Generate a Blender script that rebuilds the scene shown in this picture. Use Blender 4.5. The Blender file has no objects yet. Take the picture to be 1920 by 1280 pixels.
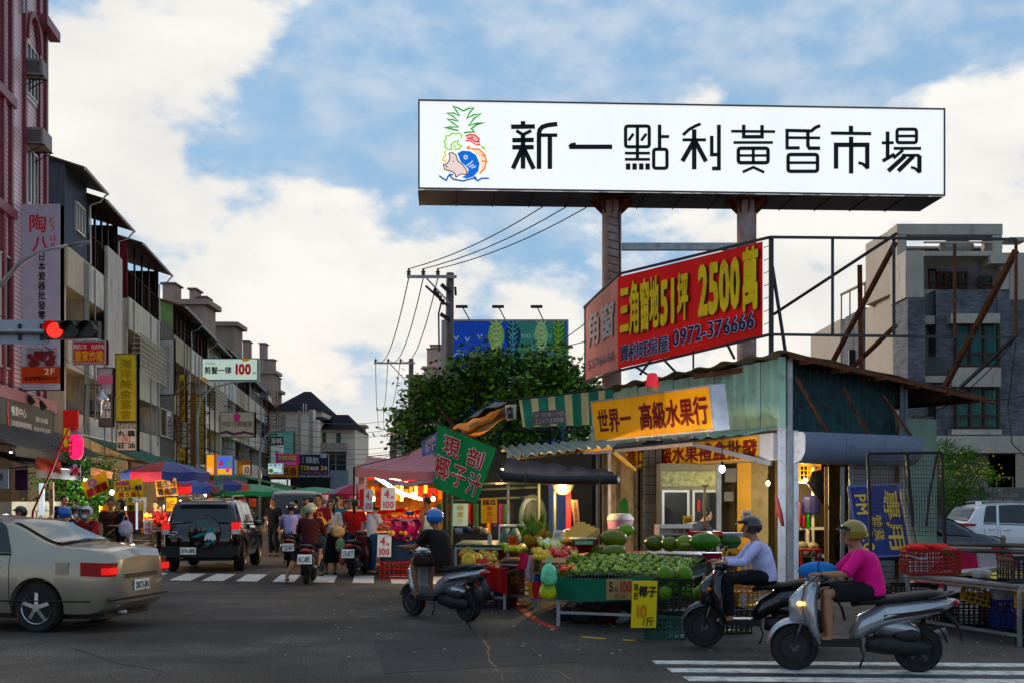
import bpy,bmesh,math,random
from mathutils import Vector,Matrix
from math import sin,cos,pi,radians as R
random.seed(7)
sc = bpy.context.scene
C = sc.collection
# ---------------------------------------------------------------- camera, sky, sun, exposure
F = 2300.0            # focal length in pixels of the 1920 px wide photograph
HZ = 936.0            # row of the horizon
CAMZ = 1.67
cam = bpy.data.cameras.new('camera'); camo = bpy.data.objects.new('camera',cam); C.objects.link(camo)
camo.location = (0,0,CAMZ); camo.rotation_euler = (pi/2,0,0)
cam.sensor_width = 36; cam.lens = F/1920*36; cam.shift_y = (HZ-640)/1920
cam.clip_start = .1; cam.clip_end = 3000
cam.dof.use_dof = False
sc.camera = camo
sc.render.engine = 'CYCLES'
sc.cycles.use_denoising = True
sc.cycles.max_bounces = 6; sc.cycles.diffuse_bounces = 3; sc.cycles.glossy_bounces = 3
sc.cycles.transparent_max_bounces = 8; sc.cycles.transmission_bounces = 3
sc.cycles.caustics_reflective = False; sc.cycles.caustics_refractive = False
sc.cycles.sample_clamp_indirect = 4
sc.view_settings.view_transform = 'Standard'; sc.view_settings.look = 'None'
sc.view_settings.exposure = 0.28; sc.view_settings.gamma = 1.0
sc.view_settings.use_curve_mapping = False
SUN_EL,SUN_AZ = 22.0,-62.0     # azimuth clockwise from +Y
W = bpy.data.worlds.new('World'); sc.world = W; W.use_nodes = True
def sky():
 nt = W.node_tree; N = nt.nodes; L = nt.links
 N.clear()
 def n(t,**k):
  x = N.new(t)
  for a,b in k.items(): setattr(x,a,b)
  return x
 def math_(op,a,b=None,clamp=False):
  x = n('ShaderNodeMath',operation=op,use_clamp=clamp)
  for i,v in enumerate((a,b)):
   if v is None: continue
   if isinstance(v,(int,float)): x.inputs[i].default_value = v
   else: L.new(v,x.inputs[i])
  return x.outputs[0]
 def maprange(v,a,b,c=0,d=1,smooth=True):
  x = n('ShaderNodeMapRange',interpolation_type='SMOOTHSTEP' if smooth else 'LINEAR')
  L.new(v,x.inputs[0])
  for i,q in enumerate((a,b,c,d)): x.inputs[i+1].default_value = q
  return x.outputs[0]
 def mixc(f,a,b):
  x = n('ShaderNodeMix',data_type='RGBA')
  for s,v in ((0,f),(6,a),(7,b)):
   if isinstance(v,(int,float)): x.inputs[s].default_value = v
   elif isinstance(v,tuple): x.inputs[s].default_value = v + (1,)
   else: L.new(v,x.inputs[s])
  return x.outputs[2]
 tc = n('ShaderNodeTexCoord'); vec = tc.outputs['Generated']
 st = n('ShaderNodeTexSky',sky_type='NISHITA',sun_disc=False,sun_elevation=R(SUN_EL),sun_rotation=R(SUN_AZ),
           air_density=1.3,dust_density=1.0,ozone_density=2.0)
 sep = n('ShaderNodeSeparateXYZ'); L.new(vec,sep.inputs[0]); z = sep.outputs[2]
 # clouds: noise-frayed direction, cumulus masses in view, plus unseen ones added for ambient light
 nz = n('ShaderNodeTexNoise'); nz.inputs['Scale'].default_value = 5; nz.inputs['Detail'].default_value = 9
 nz.inputs['Roughness'].default_value = .58
 mp = n('ShaderNodeMapping'); mp.inputs['Scale'].default_value = (1,1,1.8); L.new(vec,mp.inputs[0]); L.new(mp.outputs[0],nz.inputs['Vector'])
 nf = n('ShaderNodeTexNoise'); nf.inputs['Scale'].default_value = 22; nf.inputs['Detail'].default_value = 6; L.new(mp.outputs[0],nf.inputs['Vector'])
 def blob(px,py,r,flat=1.0):
  d = Vector(((px-960)/F,1,(HZ-py)/F)).normalized()
  s = n('ShaderNodeVectorMath',operation='SUBTRACT'); L.new(vec,s.inputs[0]); s.inputs[1].default_value = d
  m = n('ShaderNodeVectorMath',operation='MULTIPLY'); L.new(s.outputs[0],m.inputs[0]); m.inputs[1].default_value = (1,1,flat)
  l = n('ShaderNodeVectorMath',operation='LENGTH'); L.new(m.outputs[0],l.inputs[0])
  return maprange(l.outputs['Value'],0,r/F,1,0,False)
 bl = None
 for b in ((500,540,450,1.1),(330,400,260,1.1),(760,560,280,1.3),(180,150,400,1.0),(420,90,250,1.2),(250,300,330,1),(1000,640,270,1.2),
              (1340,178,190,1.3),(1480,560,420,1.3),(1860,260,300,1.1),(1700,340,200,1.5),(1290,-120,90,1.6),
              (1900,480,300,1.2),(860,330,110,1.4),(40,420,260,1),(1590,-40,130,3),
              (2300,300,400,1),(-400,300,420,1),(2500,700,500,1),(-600,600,500,1),(700,-700,420,1),(1500,-900,520,1),(1000,-2500,1900,1),(4500,0,1200,1),(-2600,0,1200,1)):  # out-of-view clouds, added to raise the ambient light
  o = blob(*b)
  bl = o if bl is None else math_('MAXIMUM',bl,o)
 cb = None
 for b in ((950,60,420,1.3),(1500,70,420,1.8),(680,170,230,1.2),(1150,120,300,1.5),(1800,60,260,2)):
  o = blob(*b); cb = o if cb is None else math_('MAXIMUM',cb,o)
 dens = math_('ADD',math_('SUBTRACT',bl,math_('MULTIPLY',cb,.75)),math_('MULTIPLY',math_('SUBTRACT',nz.outputs[0],.5),2.0))
 dens = math_('ADD',dens,math_('MULTIPLY',math_('SUBTRACT',nf.outputs[0],.5),.85))
 cl = maprange(dens,.22,.6)
 # thin veil and whitening towards the horizon
 low = maprange(z,.0,.17,1,0)
 veil = math_('MULTIPLY',maprange(nf.outputs[0],.3,.75),.38)
 cov = math_('MAXIMUM',cl,low)
 cov = math_('MAXIMUM',cov,veil)
 # cloud body: slightly greyer inside, warm near the horizon
 body = mixc(maprange(nz.outputs[0],.3,.65),(7.4,7.3,7.1),(9.0,8.7,8.2))
 body = mixc(maprange(z,.0,.17,1,0),body,(9.4,8.5,7.4))
 blue = mixc(.8,st.outputs[0],(2.8,4.75,7.1))
 col = mixc(cov,blue,body)
 gr = mixc(maprange(z,-.02,.0),(.5,.5,.5),col)
 bg = n('ShaderNodeBackground'); bg.inputs[1].default_value = .092
 L.new(gr,bg.inputs[0])
 out = n('ShaderNodeOutputWorld'); L.new(bg.outputs[0],out.inputs[0])
sky()
sun = bpy.data.lights.new('sun','SUN'); sun.energy = 1.6; sun.angle = R(12); sun.color = (1,.86,.72)
suno = bpy.data.objects.new('sun',sun); C.objects.link(suno)
sd = Vector((sin(R(SUN_AZ))*cos(R(SUN_EL)),cos(R(SUN_AZ))*cos(R(SUN_EL)),sin(R(SUN_EL))))
suno.rotation_euler = sd.to_track_quat('Z','Y').to_euler()
# ---------------------------------------------------------------- materials
def srgb(h):
 h = h.lstrip('#')
 f = lambda v: v/12.92 if v <= .04045 else ((v+.055)/1.055)**2.4
 return tuple(f(int(h[i:i+2],16)/255) for i in (0,2,4))
_m = {}
def M(key,col=None,rough=.6,metal=0,var=.18,scale=3,bump=0,bscale=40,emit=0,ecol=None,dirt=0,dcol=(.03,.025,.02),dscale=2.5,
      coat=0,alpha=1,streak=0,trans=0,spec=.28,sheen=0,det=6):
 if key in _m: return _m[key]
 if isinstance(col,str): col = srgb(col)
 l_ = .3*col[0]+.6*col[1]+.1*col[2]; col = tuple(max(.001,l_+(c-l_)*1.28) for c in col)
 m = bpy.data.materials.new(key); m.use_nodes = True
 nt = m.node_tree; b = nt.nodes['Principled BSDF']; L = nt.links
 b.inputs['Roughness'].default_value = rough; b.inputs['Metallic'].default_value = metal
 b.inputs['Coat Weight'].default_value = coat; b.inputs['Alpha'].default_value = alpha
 b.inputs['Transmission Weight'].default_value = trans
 b.inputs['Specular IOR Level'].default_value = spec
 tc = nt.nodes.new('ShaderNodeTexCoord')
 nz = nt.nodes.new('ShaderNodeTexNoise'); nz.inputs['Scale'].default_value = scale; nz.inputs['Detail'].default_value = det
 nz.inputs['Roughness'].default_value = .6
 L.new(tc.outputs['Object'],nz.inputs['Vector'])
 def mix(f,a,bb):
  x = nt.nodes.new('ShaderNodeMix'); x.data_type = 'RGBA'
  if isinstance(f,float): x.inputs[0].default_value = f
  else: L.new(f,x.inputs[0])
  for i,v in ((6,a),(7,bb)):
   if isinstance(v,tuple): x.inputs[i].default_value = v[:3]+(1,)
   else: L.new(v,x.inputs[i])
  return x.outputs[2]
 def rng(v,a,c):
  x = nt.nodes.new('ShaderNodeMapRange'); L.new(v,x.inputs[0]); x.inputs[1].default_value = a; x.inputs[2].default_value = c
  return x.outputs[0]
 lo = tuple(max(0,c*(1-var)) for c in col); hi = tuple(min(1,c*(1+var)) for c in col)
 out = mix(rng(nz.outputs[0],.3,.7),lo,hi)
 if dirt:
  mp = nt.nodes.new('ShaderNodeMapping'); L.new(tc.outputs['Object'],mp.inputs[0])
  if streak: mp.inputs['Scale'].default_value = (1,1,.18)
  n2 = nt.nodes.new('ShaderNodeTexNoise'); n2.inputs['Scale'].default_value = dscale; n2.inputs['Detail'].default_value = 8; n2.inputs['Roughness'].default_value = .7
  L.new(mp.outputs[0],n2.inputs['Vector'])
  mu = nt.nodes.new('ShaderNodeMath'); mu.operation = 'MULTIPLY'; L.new(rng(n2.outputs[0],.66-.3*dirt,.8-.1*dirt),mu.inputs[0]); mu.inputs[1].default_value = min(1,.35+dirt)
  out = mix(mu.outputs[0],out,dcol)
 L.new(out,b.inputs['Base Color'])
 if bump:
  n3 = nt.nodes.new('ShaderNodeTexNoise'); n3.inputs['Scale'].default_value = bscale; n3.inputs['Detail'].default_value = 4
  L.new(tc.outputs['Object'],n3.inputs['Vector'])
  bp = nt.nodes.new('ShaderNodeBump'); bp.inputs['Strength'].default_value = bump; bp.inputs['Distance'].default_value = .02
  L.new(n3.outputs[0],bp.inputs['Height']); L.new(bp.outputs[0],b.inputs['Normal'])
 if emit:
  b.inputs['Emission Strength'].default_value = emit
  if ecol: b.inputs['Emission Color'].default_value = (ecol if not isinstance(ecol,str) else srgb(ecol))+(1,)
  else: L.new(out,b.inputs['Emission Color'])
 _m[key] = m
 return m
def PT(hexcol,rough=.5,**k):     # plain painted / cloth material keyed by its colour
 return M('paint_%s_%d' % (hexcol,int(rough*10)),'#'+hexcol,rough,**k) if not k else M('paint_%s_%d_%s' % (hexcol,int(rough*10),'_'.join(str(v) for v in k.values())),'#'+hexcol,rough,**k)
def steel(): return M('galvanised_steel',(.3,.31,.33),.42,.7,var=.25,scale=6,dirt=.2)
def dark(): return M('dark_metal',(.025,.025,.028),.5,.3,var=.3)
def rust(): return M('rusty_steel',(.11,.045,.025),.85,.1,var=.5,scale=7,bump=.4,dirt=.45,dcol=(.025,.015,.012))
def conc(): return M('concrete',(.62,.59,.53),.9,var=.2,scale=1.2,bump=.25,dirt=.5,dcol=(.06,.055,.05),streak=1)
def glass(): return M('window_glass',(.014,.02,.024),.07,0,var=.3,scale=.6,spec=.5)
def black(): return M('black_plastic',(.012,.012,.013),.45,var=.2)
# ---------------------------------------------------------------- things and meshes
MATS = {}
def rz_(a): return Matrix.Rotation(a,4,'Z')
def setprops(o,label=None,cat=None,group=None,kind=None):
 if label: o['label'] = label
 if cat: o['category'] = cat
 if group: o['group'] = group
 if kind: o['kind'] = kind
 return o
def thing(name,label,cat,loc=(0,0,0),rz=0,group=None):
 o = bpy.data.objects.new(name,None); C.objects.link(o); o.empty_display_size = .2
 o.location = loc; o.rotation_euler = (0,0,rz)
 MATS[o.name] = Matrix.Translation(Vector(loc)) @ rz_(rz)
 return setprops(o,label,cat,group)
def place(o,loc,rz=0,s=1):
 o.location = loc; o.rotation_euler = (0,0,rz); o.scale = (s,s,s)
 MATS[o.name] = Matrix.Translation(Vector(loc)) @ rz_(rz) @ Matrix.Scale(s,4)
 return o
def clone(root,loc,rz=0,label=None,group=None,s=None,swap=None):
 def rec(o,par):
  c = o.copy(); C.objects.link(c)
  if par: c.parent = par
  if swap and o.type == 'MESH':
   for i,ms in enumerate(o.material_slots):
    if ms.material and ms.material.name in swap:
     c.data = o.data.copy(); c.data.materials[i] = swap[ms.material.name]
  for ch in kids.get(o.name,()): rec(ch,c)
  return c
 r = rec(root,None)
 r.location = loc; r.rotation_euler = (0,0,rz)
 if s: r.scale = (s,s,s)
 if label: r['label'] = label
 if group: r['group'] = group
 return r
kids = {}
class MB:
 def __init__(s): s.v = []; s.f = []; s.mi = []; s.cur = 0
 def add(s,vs,fs):
  b = len(s.v); s.v += [Vector(p) for p in vs]; s.f += [tuple(i+b for i in f) for f in fs]; s.mi += [s.cur]*len(fs)
  return s
 def box(s,cx,cy,cz,sx,sy,sz,rz=0,rot=None):
  vs = [Vector((x*sx/2,y*sy/2,z*sz/2)) for z in (-1,1) for y in (-1,1) for x in (-1,1)]
  m = rot if rot is not None else Matrix.Rotation(rz,3,'Z')
  vs = [m @ v + Vector((cx,cy,cz)) for v in vs]
  return s.add(vs,[(0,2,3,1),(4,5,7,6),(0,1,5,4),(2,6,7,3),(0,4,6,2),(1,3,7,5)])
 def bar(s,p0,p1,w,h=None):
  p0 = Vector(p0); p1 = Vector(p1); h = h or w; d = (p1-p0)
  if d.length < 1e-6: return s
  q = d.to_track_quat('Y','Z').to_matrix()
  return s.box(*((p0+p1)/2),w,d.length,h,rot=q)
 def ring(s,c,q,rx,ry,n): return [Vector(c) + q @ Vector((cos(2*pi*i/n)*rx,sin(2*pi*i/n)*ry,0)) for i in range(n)]
 def tube(s,pts,r,n=8,cap=True):
  pts = [Vector(p) for p in pts]; k = len(pts)
  rs = r if isinstance(r,(list,tuple)) else [r]*k
  vs = []; q = None
  for i,p in enumerate(pts):
   d = (pts[min(i+1,k-1)]-pts[max(i-1,0)]).normalized()
   if q is None: q = d.to_track_quat('Z','Y')
   else:
    old = q @ Vector((0,0,1)); q = old.rotation_difference(d) @ q
   rr = rs[i]; rx,ry = rr if isinstance(rr,tuple) else (rr,rr)
   vs += s.ring(p,q,rx,ry,n)
  fs = [(i*n+j,i*n+(j+1) % n,(i+1)*n+(j+1) % n,(i+1)*n+j) for i in range(k-1) for j in range(n)]
  if cap: fs += [tuple(range(n-1,-1,-1)),tuple((k-1)*n+j for j in range(n))]
  return s.add(vs,fs)
 def cyl(s,p0,p1,r0,r1=None,n=12): return s.tube([p0,p1],[r0,r0 if r1 is None else r1],n)
 def loft(s,rings,n=12):     # horizontal ellipse rings (x, y, z, rx, ry)
  vs = []
  for (x,y,z,rx,ry) in rings:
   vs += [(x+cos(2*pi*i/n)*rx,y+sin(2*pi*i/n)*ry,z) for i in range(n)]
  k = len(rings)
  fs = [(i*n+j,i*n+(j+1) % n,(i+1)*n+(j+1) % n,(i+1)*n+j) for i in range(k-1) for j in range(n)]
  fs += [tuple(range(n-1,-1,-1)),tuple((k-1)*n+j for j in range(n))]
  return s.add(vs,fs)
 def lathe(s,prof,n=16,c=(0,0,0)): return s.loft([(c[0],c[1],c[2]+z,r,r) for r,z in prof],n)
 def ell(s,c,rx,ry=None,rz=None,nu=12,nv=8,rot=None):
  ry = rx if ry is None else ry; rz = rx if rz is None else rz
  vs = [Vector((0,0,-rz))]
  for j in range(1,nv):
   a = pi*j/nv - pi/2
   vs += [Vector((cos(2*pi*i/nu)*cos(a)*rx,sin(2*pi*i/nu)*cos(a)*ry,sin(a)*rz)) for i in range(nu)]
  vs.append(Vector((0,0,rz)))
  fs = [(0,1+(i+1) % nu,1+i) for i in range(nu)]
  for j in range(nv-2):
   b = 1+j*nu
   fs += [(b+i,b+(i+1) % nu,b+nu+(i+1) % nu,b+nu+i) for i in range(nu)]
  b = 1+(nv-2)*nu
  fs += [(b+i,b+(i+1) % nu,len(vs)-1) for i in range(nu)]
  if rot is not None: vs = [rot @ v for v in vs]
  return s.add([v+Vector(c) for v in vs],fs)
 def face(s,*pts): return s.add(pts,[tuple(range(len(pts)))])
 def prism(s,pts,vec):
  pts = [Vector(p) for p in pts]; n = len(pts); vec = Vector(vec)
  return s.add(pts+[p+vec for p in pts],[tuple(range(n-1,-1,-1)),tuple(range(n,2*n))]+[(i,(i+1) % n,n+(i+1) % n,n+i) for i in range(n)])
 def grid(s,fn,nu,nv):
  vs = [fn(i/nu,j/nv) for j in range(nv+1) for i in range(nu+1)]
  return s.add(vs,[(j*(nu+1)+i,j*(nu+1)+i+1,(j+1)*(nu+1)+i+1,(j+1)*(nu+1)+i) for j in range(nv) for i in range(nu)])
 def mesh(s,name,mat,inv=None,smooth=False):
  me = bpy.data.meshes.new(name)
  vs = [inv @ v for v in s.v] if inv is not None else s.v
  me.from_pydata([tuple(v) for v in vs],[],s.f)
  for m in (mat if isinstance(mat,(list,tuple)) else [mat]): me.materials.append(m)
  if isinstance(mat,(list,tuple)): me.polygons.foreach_set('material_index',s.mi)
  if smooth is True: me.polygons.foreach_set('use_smooth',[True]*len(me.polygons))
  me.update()
  if smooth == 'auto': me.set_sharp_from_angle(angle=R(38));
  return me
 def build(s,name,mat,parent=None,smooth=False,local=False,label=None,kind=None,origin=None):
  inv = None
  if parent is not None and not local: inv = MATS[parent.name].inverted()
  loc = None
  if parent is None and s.v and origin != 'world':
   xs = [v.x for v in s.v]; ys = [v.y for v in s.v]
   loc = Vector(origin) if origin is not None else Vector(((min(xs)+max(xs))/2,(min(ys)+max(ys))/2,min(v.z for v in s.v)))
   inv = Matrix.Translation(-loc)
  me = s.mesh(name,mat,inv,smooth)
  if smooth == 'auto': me.polygons.foreach_set('use_smooth',[True]*len(me.polygons))
  o = bpy.data.objects.new(name,me); C.objects.link(o)
  if parent is not None:
   o.parent = parent; kids.setdefault(parent.name,[]).append(o); MATS[o.name] = MATS[parent.name].copy()
  else:
   if loc is not None: o.location = loc
   MATS[o.name] = Matrix.Translation(loc) if loc is not None else Matrix()
  return setprops(o,label,None,None,kind)
 def thing(s,name,mat,label,cat,group=None,smooth=False,kind=None,origin=None):
  o = s.build(name,mat,None,smooth,origin=origin)
  return setprops(o,label,cat,group,kind)
def part(name,mat,parent,smooth=False,local=False,label=None,**k):
 """part('x', mat, parent, box=(...)) - one-primitive part; value lists give several primitives"""
 b = MB()
 for kk,a in k.items():
  for q in (a if isinstance(a,list) else [a]): getattr(b,kk)(*q)
 return b.build(name,mat,parent,smooth,local,label)
def structure(o): o['kind'] = 'structure'; return o
def stuff(o): o['kind'] = 'stuff'; return o
# ---------------------------------------------------------------- measuring: photograph pixel -> place
def at(px,py,Y): return Vector(((px-960)/F*Y,Y,CAMZ+(HZ-py)/F*Y))
def gy(py): return F*CAMZ/(py-HZ)                      # distance of a ground point on row py
def gp(px,py): Y = gy(py); return Vector(((px-960)/F*Y,Y,0))
def wl(px,py,A,B):                                   # pixel -> point on the vertical plane over ground line AB
 k = (px-960)/F; ax,ay = A[0],A[1]; dx,dy = B[0]-ax,B[1]-ay
 t = (k*ay-ax)/(dx-k*dy); Y = ay+t*dy
 return Vector((ax+t*dx,Y,CAMZ+(HZ-py)/F*Y))
SD = Vector((sin(R(-6.45)),cos(R(-6.45)),0)); SN = Vector((SD.y,-SD.x,0)); SYAW = R(6.45)
def st(s,t,z=0): return SD*s + SN*t + Vector((0,0,z))   # street frame: s along, t to the right
def s_at(px,t):                                        # s where the pixel column meets the line t = const
 k = (px-960)/F; return (SN.x*t - k*SN.y*t)/(k*SD.y-SD.x)
# ---------------------------------------------------------------- lettering
_g = {}
def glyph(ch,bold):
 key = (ch,bold)
 if key not in _g:
  c = bpy.data.curves.new('t','FONT'); c.body = ch; c.resolution_u = 2
  o = bpy.data.objects.new('t',c); m = bpy.data.meshes.new_from_object(o)
  vs = [(v.co.x,v.co.y) for v in m.vertices]; fs = [tuple(p.vertices) for p in m.polygons]
  adv = 1.0 if ord(ch) > 0x2000 else ((max(x for x,y in vs)+.07) if vs else .3)
  if ch == '1': adv = .42
  if bold > .005:      # heavier strokes: the glyph drawn again, shifted by a stroke fraction
   k = len(vs); v0,f0 = vs,fs; vs,fs = [],[]; d = bold*.75
   for i,(dx,dy) in enumerate(((0,0),(d,d),(-d,d),(d,-d),(-d,-d),(d*1.3,0),(-d*1.3,0))):
    vs = vs+[(x+dx,y+dy,i*.0004) for x,y in v0]; fs = fs+[tuple(q+i*k for q in f) for f in f0]
  else: vs = [(x,y,0) for x,y in vs]
  _g[key] = (vs,fs,adv); bpy.data.objects.remove(o); bpy.data.curves.remove(c); bpy.data.meshes.remove(m)
 return _g[key]
class Face:      # rectangle in space: O lower left, U full width, V full height (seen from the front)
 def __init__(s,O,U,V): s.O = Vector(O); s.U = Vector(U); s.V = Vector(V); s.N = s.U.cross(s.V).normalized()
 def p(s,u,v,off=0): return s.O + s.U*u + s.V*v + s.N*off
def letter(parent,fc,txt,mat,u0,v0,u1,v1,bold=.012,vert=False,off=.008,name='lettering',stretch=True):
 b = MB(); lines = txt.split('\n') if not vert else [txt]
 if vert:
  n = len(txt)
  for i,ch in enumerate(txt):
   vs,fs,adv = glyph(ch,bold)
   a1 = v1-(v1-v0)*i/n; a0 = v1-(v1-v0)*(i+1)/n
   b.add([fc.p(u0+(u1-u0)*(x-(adv-1)*.5 if adv < 1 else x),a0+(a1-a0)*(y+.1)/1.0*.96,off+e) for x,y,e in vs],fs)
 else:
  nl = len(lines)
  for li,ln in enumerate(lines):
   a1 = v1-(v1-v0)*li/nl; a0 = v1-(v1-v0)*(li+1)/nl
   tot = sum(glyph(c,bold)[2] for c in ln); x0 = 0
   lat = all(ord(c) < 0x2000 for c in ln)
   for ch in ln:
    vs,fs,adv = glyph(ch,bold)
    yo,ys = (.02,.74) if lat else (.1,1.0)
    b.add([fc.p(u0+(u1-u0)*(x0+x)/tot,a0+(a1-a0)*(y+yo)/ys*(.95),off+e) for x,y,e in vs],fs)
    x0 += adv
 return b.build(name,mat,parent)
def slab(b,fc,u0=0,v0=0,u1=1,v1=1,th=.05,off=0):     # box with front on the face, thickness behind
 return b.prism([fc.p(u0,v0,off),fc.p(u1,v0,off),fc.p(u1,v1,off),fc.p(u0,v1,off)],-fc.N*th)
def edge(b,fc,w=.04,th=.07,off=.01):                    # frame round a face
 lu,lv = fc.U.length,fc.V.length; wu,wv = w/lu,w/lv
 slab(b,fc,0,0,1,wv,th,off); slab(b,fc,0,1-wv,1,1,th,off)
 slab(b,fc,0,wv,wu,1-wv,th,off); slab(b,fc,1-wu,wv,1,1-wv,th,off)
def sign(name,label,fc,board,frame=None,th=.12,texts=(),cat='sign',fw=.04,group=None):
 base = fc.p(.5,0)
 t = thing(name,label,cat,tuple(base),0,group)
 b = MB(); slab(b,fc,th=th); b.build('board',board,t)
 if frame: b = MB(); edge(b,fc,fw,th+.02,.012); b.build('frame',frame,t)
 for tx in texts:
  tx = dict(tx); letter(t,fc,tx.pop('s'),tx.pop('m'),*tx.pop('b'),**tx)
 return t
def stroke(b,fc,pts,w,off=.01,asp=None):     # flat thick polyline on a face (u,v in face units), w in metres
 P = [fc.p(u,v,off) for u,v in pts]
 L_,R_ = [],[]
 for i,p in enumerate(P):
  a = P[max(i-1,0)]; c = P[min(i+1,len(P)-1)]
  d0 = (p-a).normalized() if i > 0 else None; d1 = (c-p).normalized() if i < len(P)-1 else None
  if (P[0]-P[-1]).length < 1e-6:
   if i == 0: d0 = (P[0]-P[-2]).normalized()
   if i == len(P)-1: d1 = (P[1]-P[0]).normalized()
  d = ((d0 or d1)+(d1 or d0))
  d = d.normalized() if d.length > 1e-4 else (d0 or d1)
  n = fc.N.cross(d); k = 1/max(.55,abs(n.dot(fc.N.cross(d0 or d1))))
  L_.append(p+n*w/2*k); R_.append(p-n*w/2*k)
 n = len(P)
 b.add(L_+R_,[(i,n+i,n+i+1,i+1) for i in range(n-1)])
 return b
# ---------------------------------------------------------------- people
BAKE = []      # (object, voxel, extra mesh builder) remeshed into one continuous surface at the end
def skin(): return M('skin',(.36,.2,.135),.55,var=.08,scale=9)
def skin_dark(): return M('tanned_skin',(.24,.12,.075),.55,var=.1,scale=9)
STAND = dict(pelvis=(0,0,.93),waist=(0,0,1.05),chest=(0,.0,1.27),neck=(0,-.01,1.43),head=(0,.02,1.585),
             sh=[(-.185,0,1.37),(.185,0,1.37)],el=[(-.235,-.02,1.08),(.235,-.02,1.08)],wr=[(-.24,.07,.84),(.24,.07,.84)],
             hp=[(-.09,0,.9),(.09,0,.9)],kn=[(-.1,.02,.49),(.1,.02,.49)],an=[(-.1,-.02,.08),(.1,-.02,.08)])
WALK = dict(STAND,kn=[(-.09,.16,.5),(.09,-.02,.48)],an=[(-.09,.2,.09),(.09,-.25,.14)],wr=[(-.25,.16,.86),(.24,-.06,.84)])
REACH = dict(STAND,chest=(0,.04,1.26),neck=(0,.06,1.42),head=(0,.12,1.56),sh=[(-.18,.05,1.36),(.18,.05,1.36)],
             el=[(-.23,.16,1.12),(.24,.18,1.13)],wr=[(-.2,.4,1.05),(.22,.43,1.06)])
CARRY = dict(STAND,el=[(-.25,-.04,1.1),(.24,-.05,1.1)],wr=[(-.17,.2,1.12),(.23,.16,.98)],kn=[(-.1,.1,.49),(.1,0,.49)],an=[(-.1,.06,.08),(.1,-.1,.09)])
RIDE = dict(pelvis=(0,-.05,.86),waist=(0,-.02,.97),chest=(0,.04,1.14),neck=(0,.09,1.28),head=(0,.15,1.42),
   sh=[(-.18,.09,1.22),(.18,.09,1.22)],el=[(-.27,.26,1.03),(.27,.26,1.03)],wr=[(-.29,.5,1.03),(.29,.5,1.03)],
   hp=[(-.1,.02,.85),(.1,.02,.85)],kn=[(-.17,.42,.82),(.17,.42,.82)],an=[(-.13,.4,.38),(.13,.4,.38)])
RIDE_FOOT = dict(RIDE,neck=(0,.06,1.33),head=(0,.1,1.48),chest=(0,.02,1.18),sh=[(-.18,.05,1.27),(.18,.05,1.27)],kn=[(-.34,.3,.56),(.17,.42,.82)],an=[(-.5,.12,.1),(.13,.4,.38)])
RIDE_BACK = dict(RIDE,wr=[(-.15,.3,1.0),(.15,.3,1.0)])
LEAN = dict(STAND,waist=(0,.05,1.05),chest=(0,.2,1.2),neck=(0,.32,1.32),head=(0,.42,1.44),sh=[(-.18,.28,1.28),(.18,.28,1.28)],
   el=[(-.22,.42,1.05),(.22,.42,1.05)],wr=[(-.18,.6,.98),(.18,.6,.98)])
def lerp(a,b,t): return Vector(a)*(1-t)+Vector(b)*t
def limb(b,a,m,c,r0,r1,r2,n=10):
 b.tube([a,lerp(a,m,.5),m,lerp(m,c,.35),c],[r0,(r0+r1)/2*1.02,r1,r1*1.0,r2],n)
 b.ell(m,r1*1.0); b.ell(a,r0*1.0)
def hand(b,wr,d,side,flip=1,curl=.5):
 d = Vector(d).normalized(); up = Vector((0,0,1)) if abs(d.z) < .8 else Vector((0,1,0))
 sx = d.cross(up).normalized(); nn = sx.cross(d)
 wr = Vector(wr); q = Matrix((sx,d,nn)).transposed()
 b.ell(wr+d*.045,.04,.052,.019,10,6,rot=q)
 for i,(o,l) in enumerate(((-.028,.062),(-.009,.072),(.01,.068),(.028,.052))):
  p = wr+d*.08+sx*o; k = wr+d*(.08+l*.5)+sx*o*1.1-nn*l*.1*curl; e = wr+d*(.08+l*(1-.35*curl))+sx*o*1.1-nn*l*.75*curl
  b.tube([p,k,e],[.0095,.009,.007],6)
 b.tube([wr+d*.03-sx*side*.03,wr+d*.065-sx*side*.058-nn*.01,wr+d*.095-sx*side*.056-nn*.026],[.012,.0105,.008],6)
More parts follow.
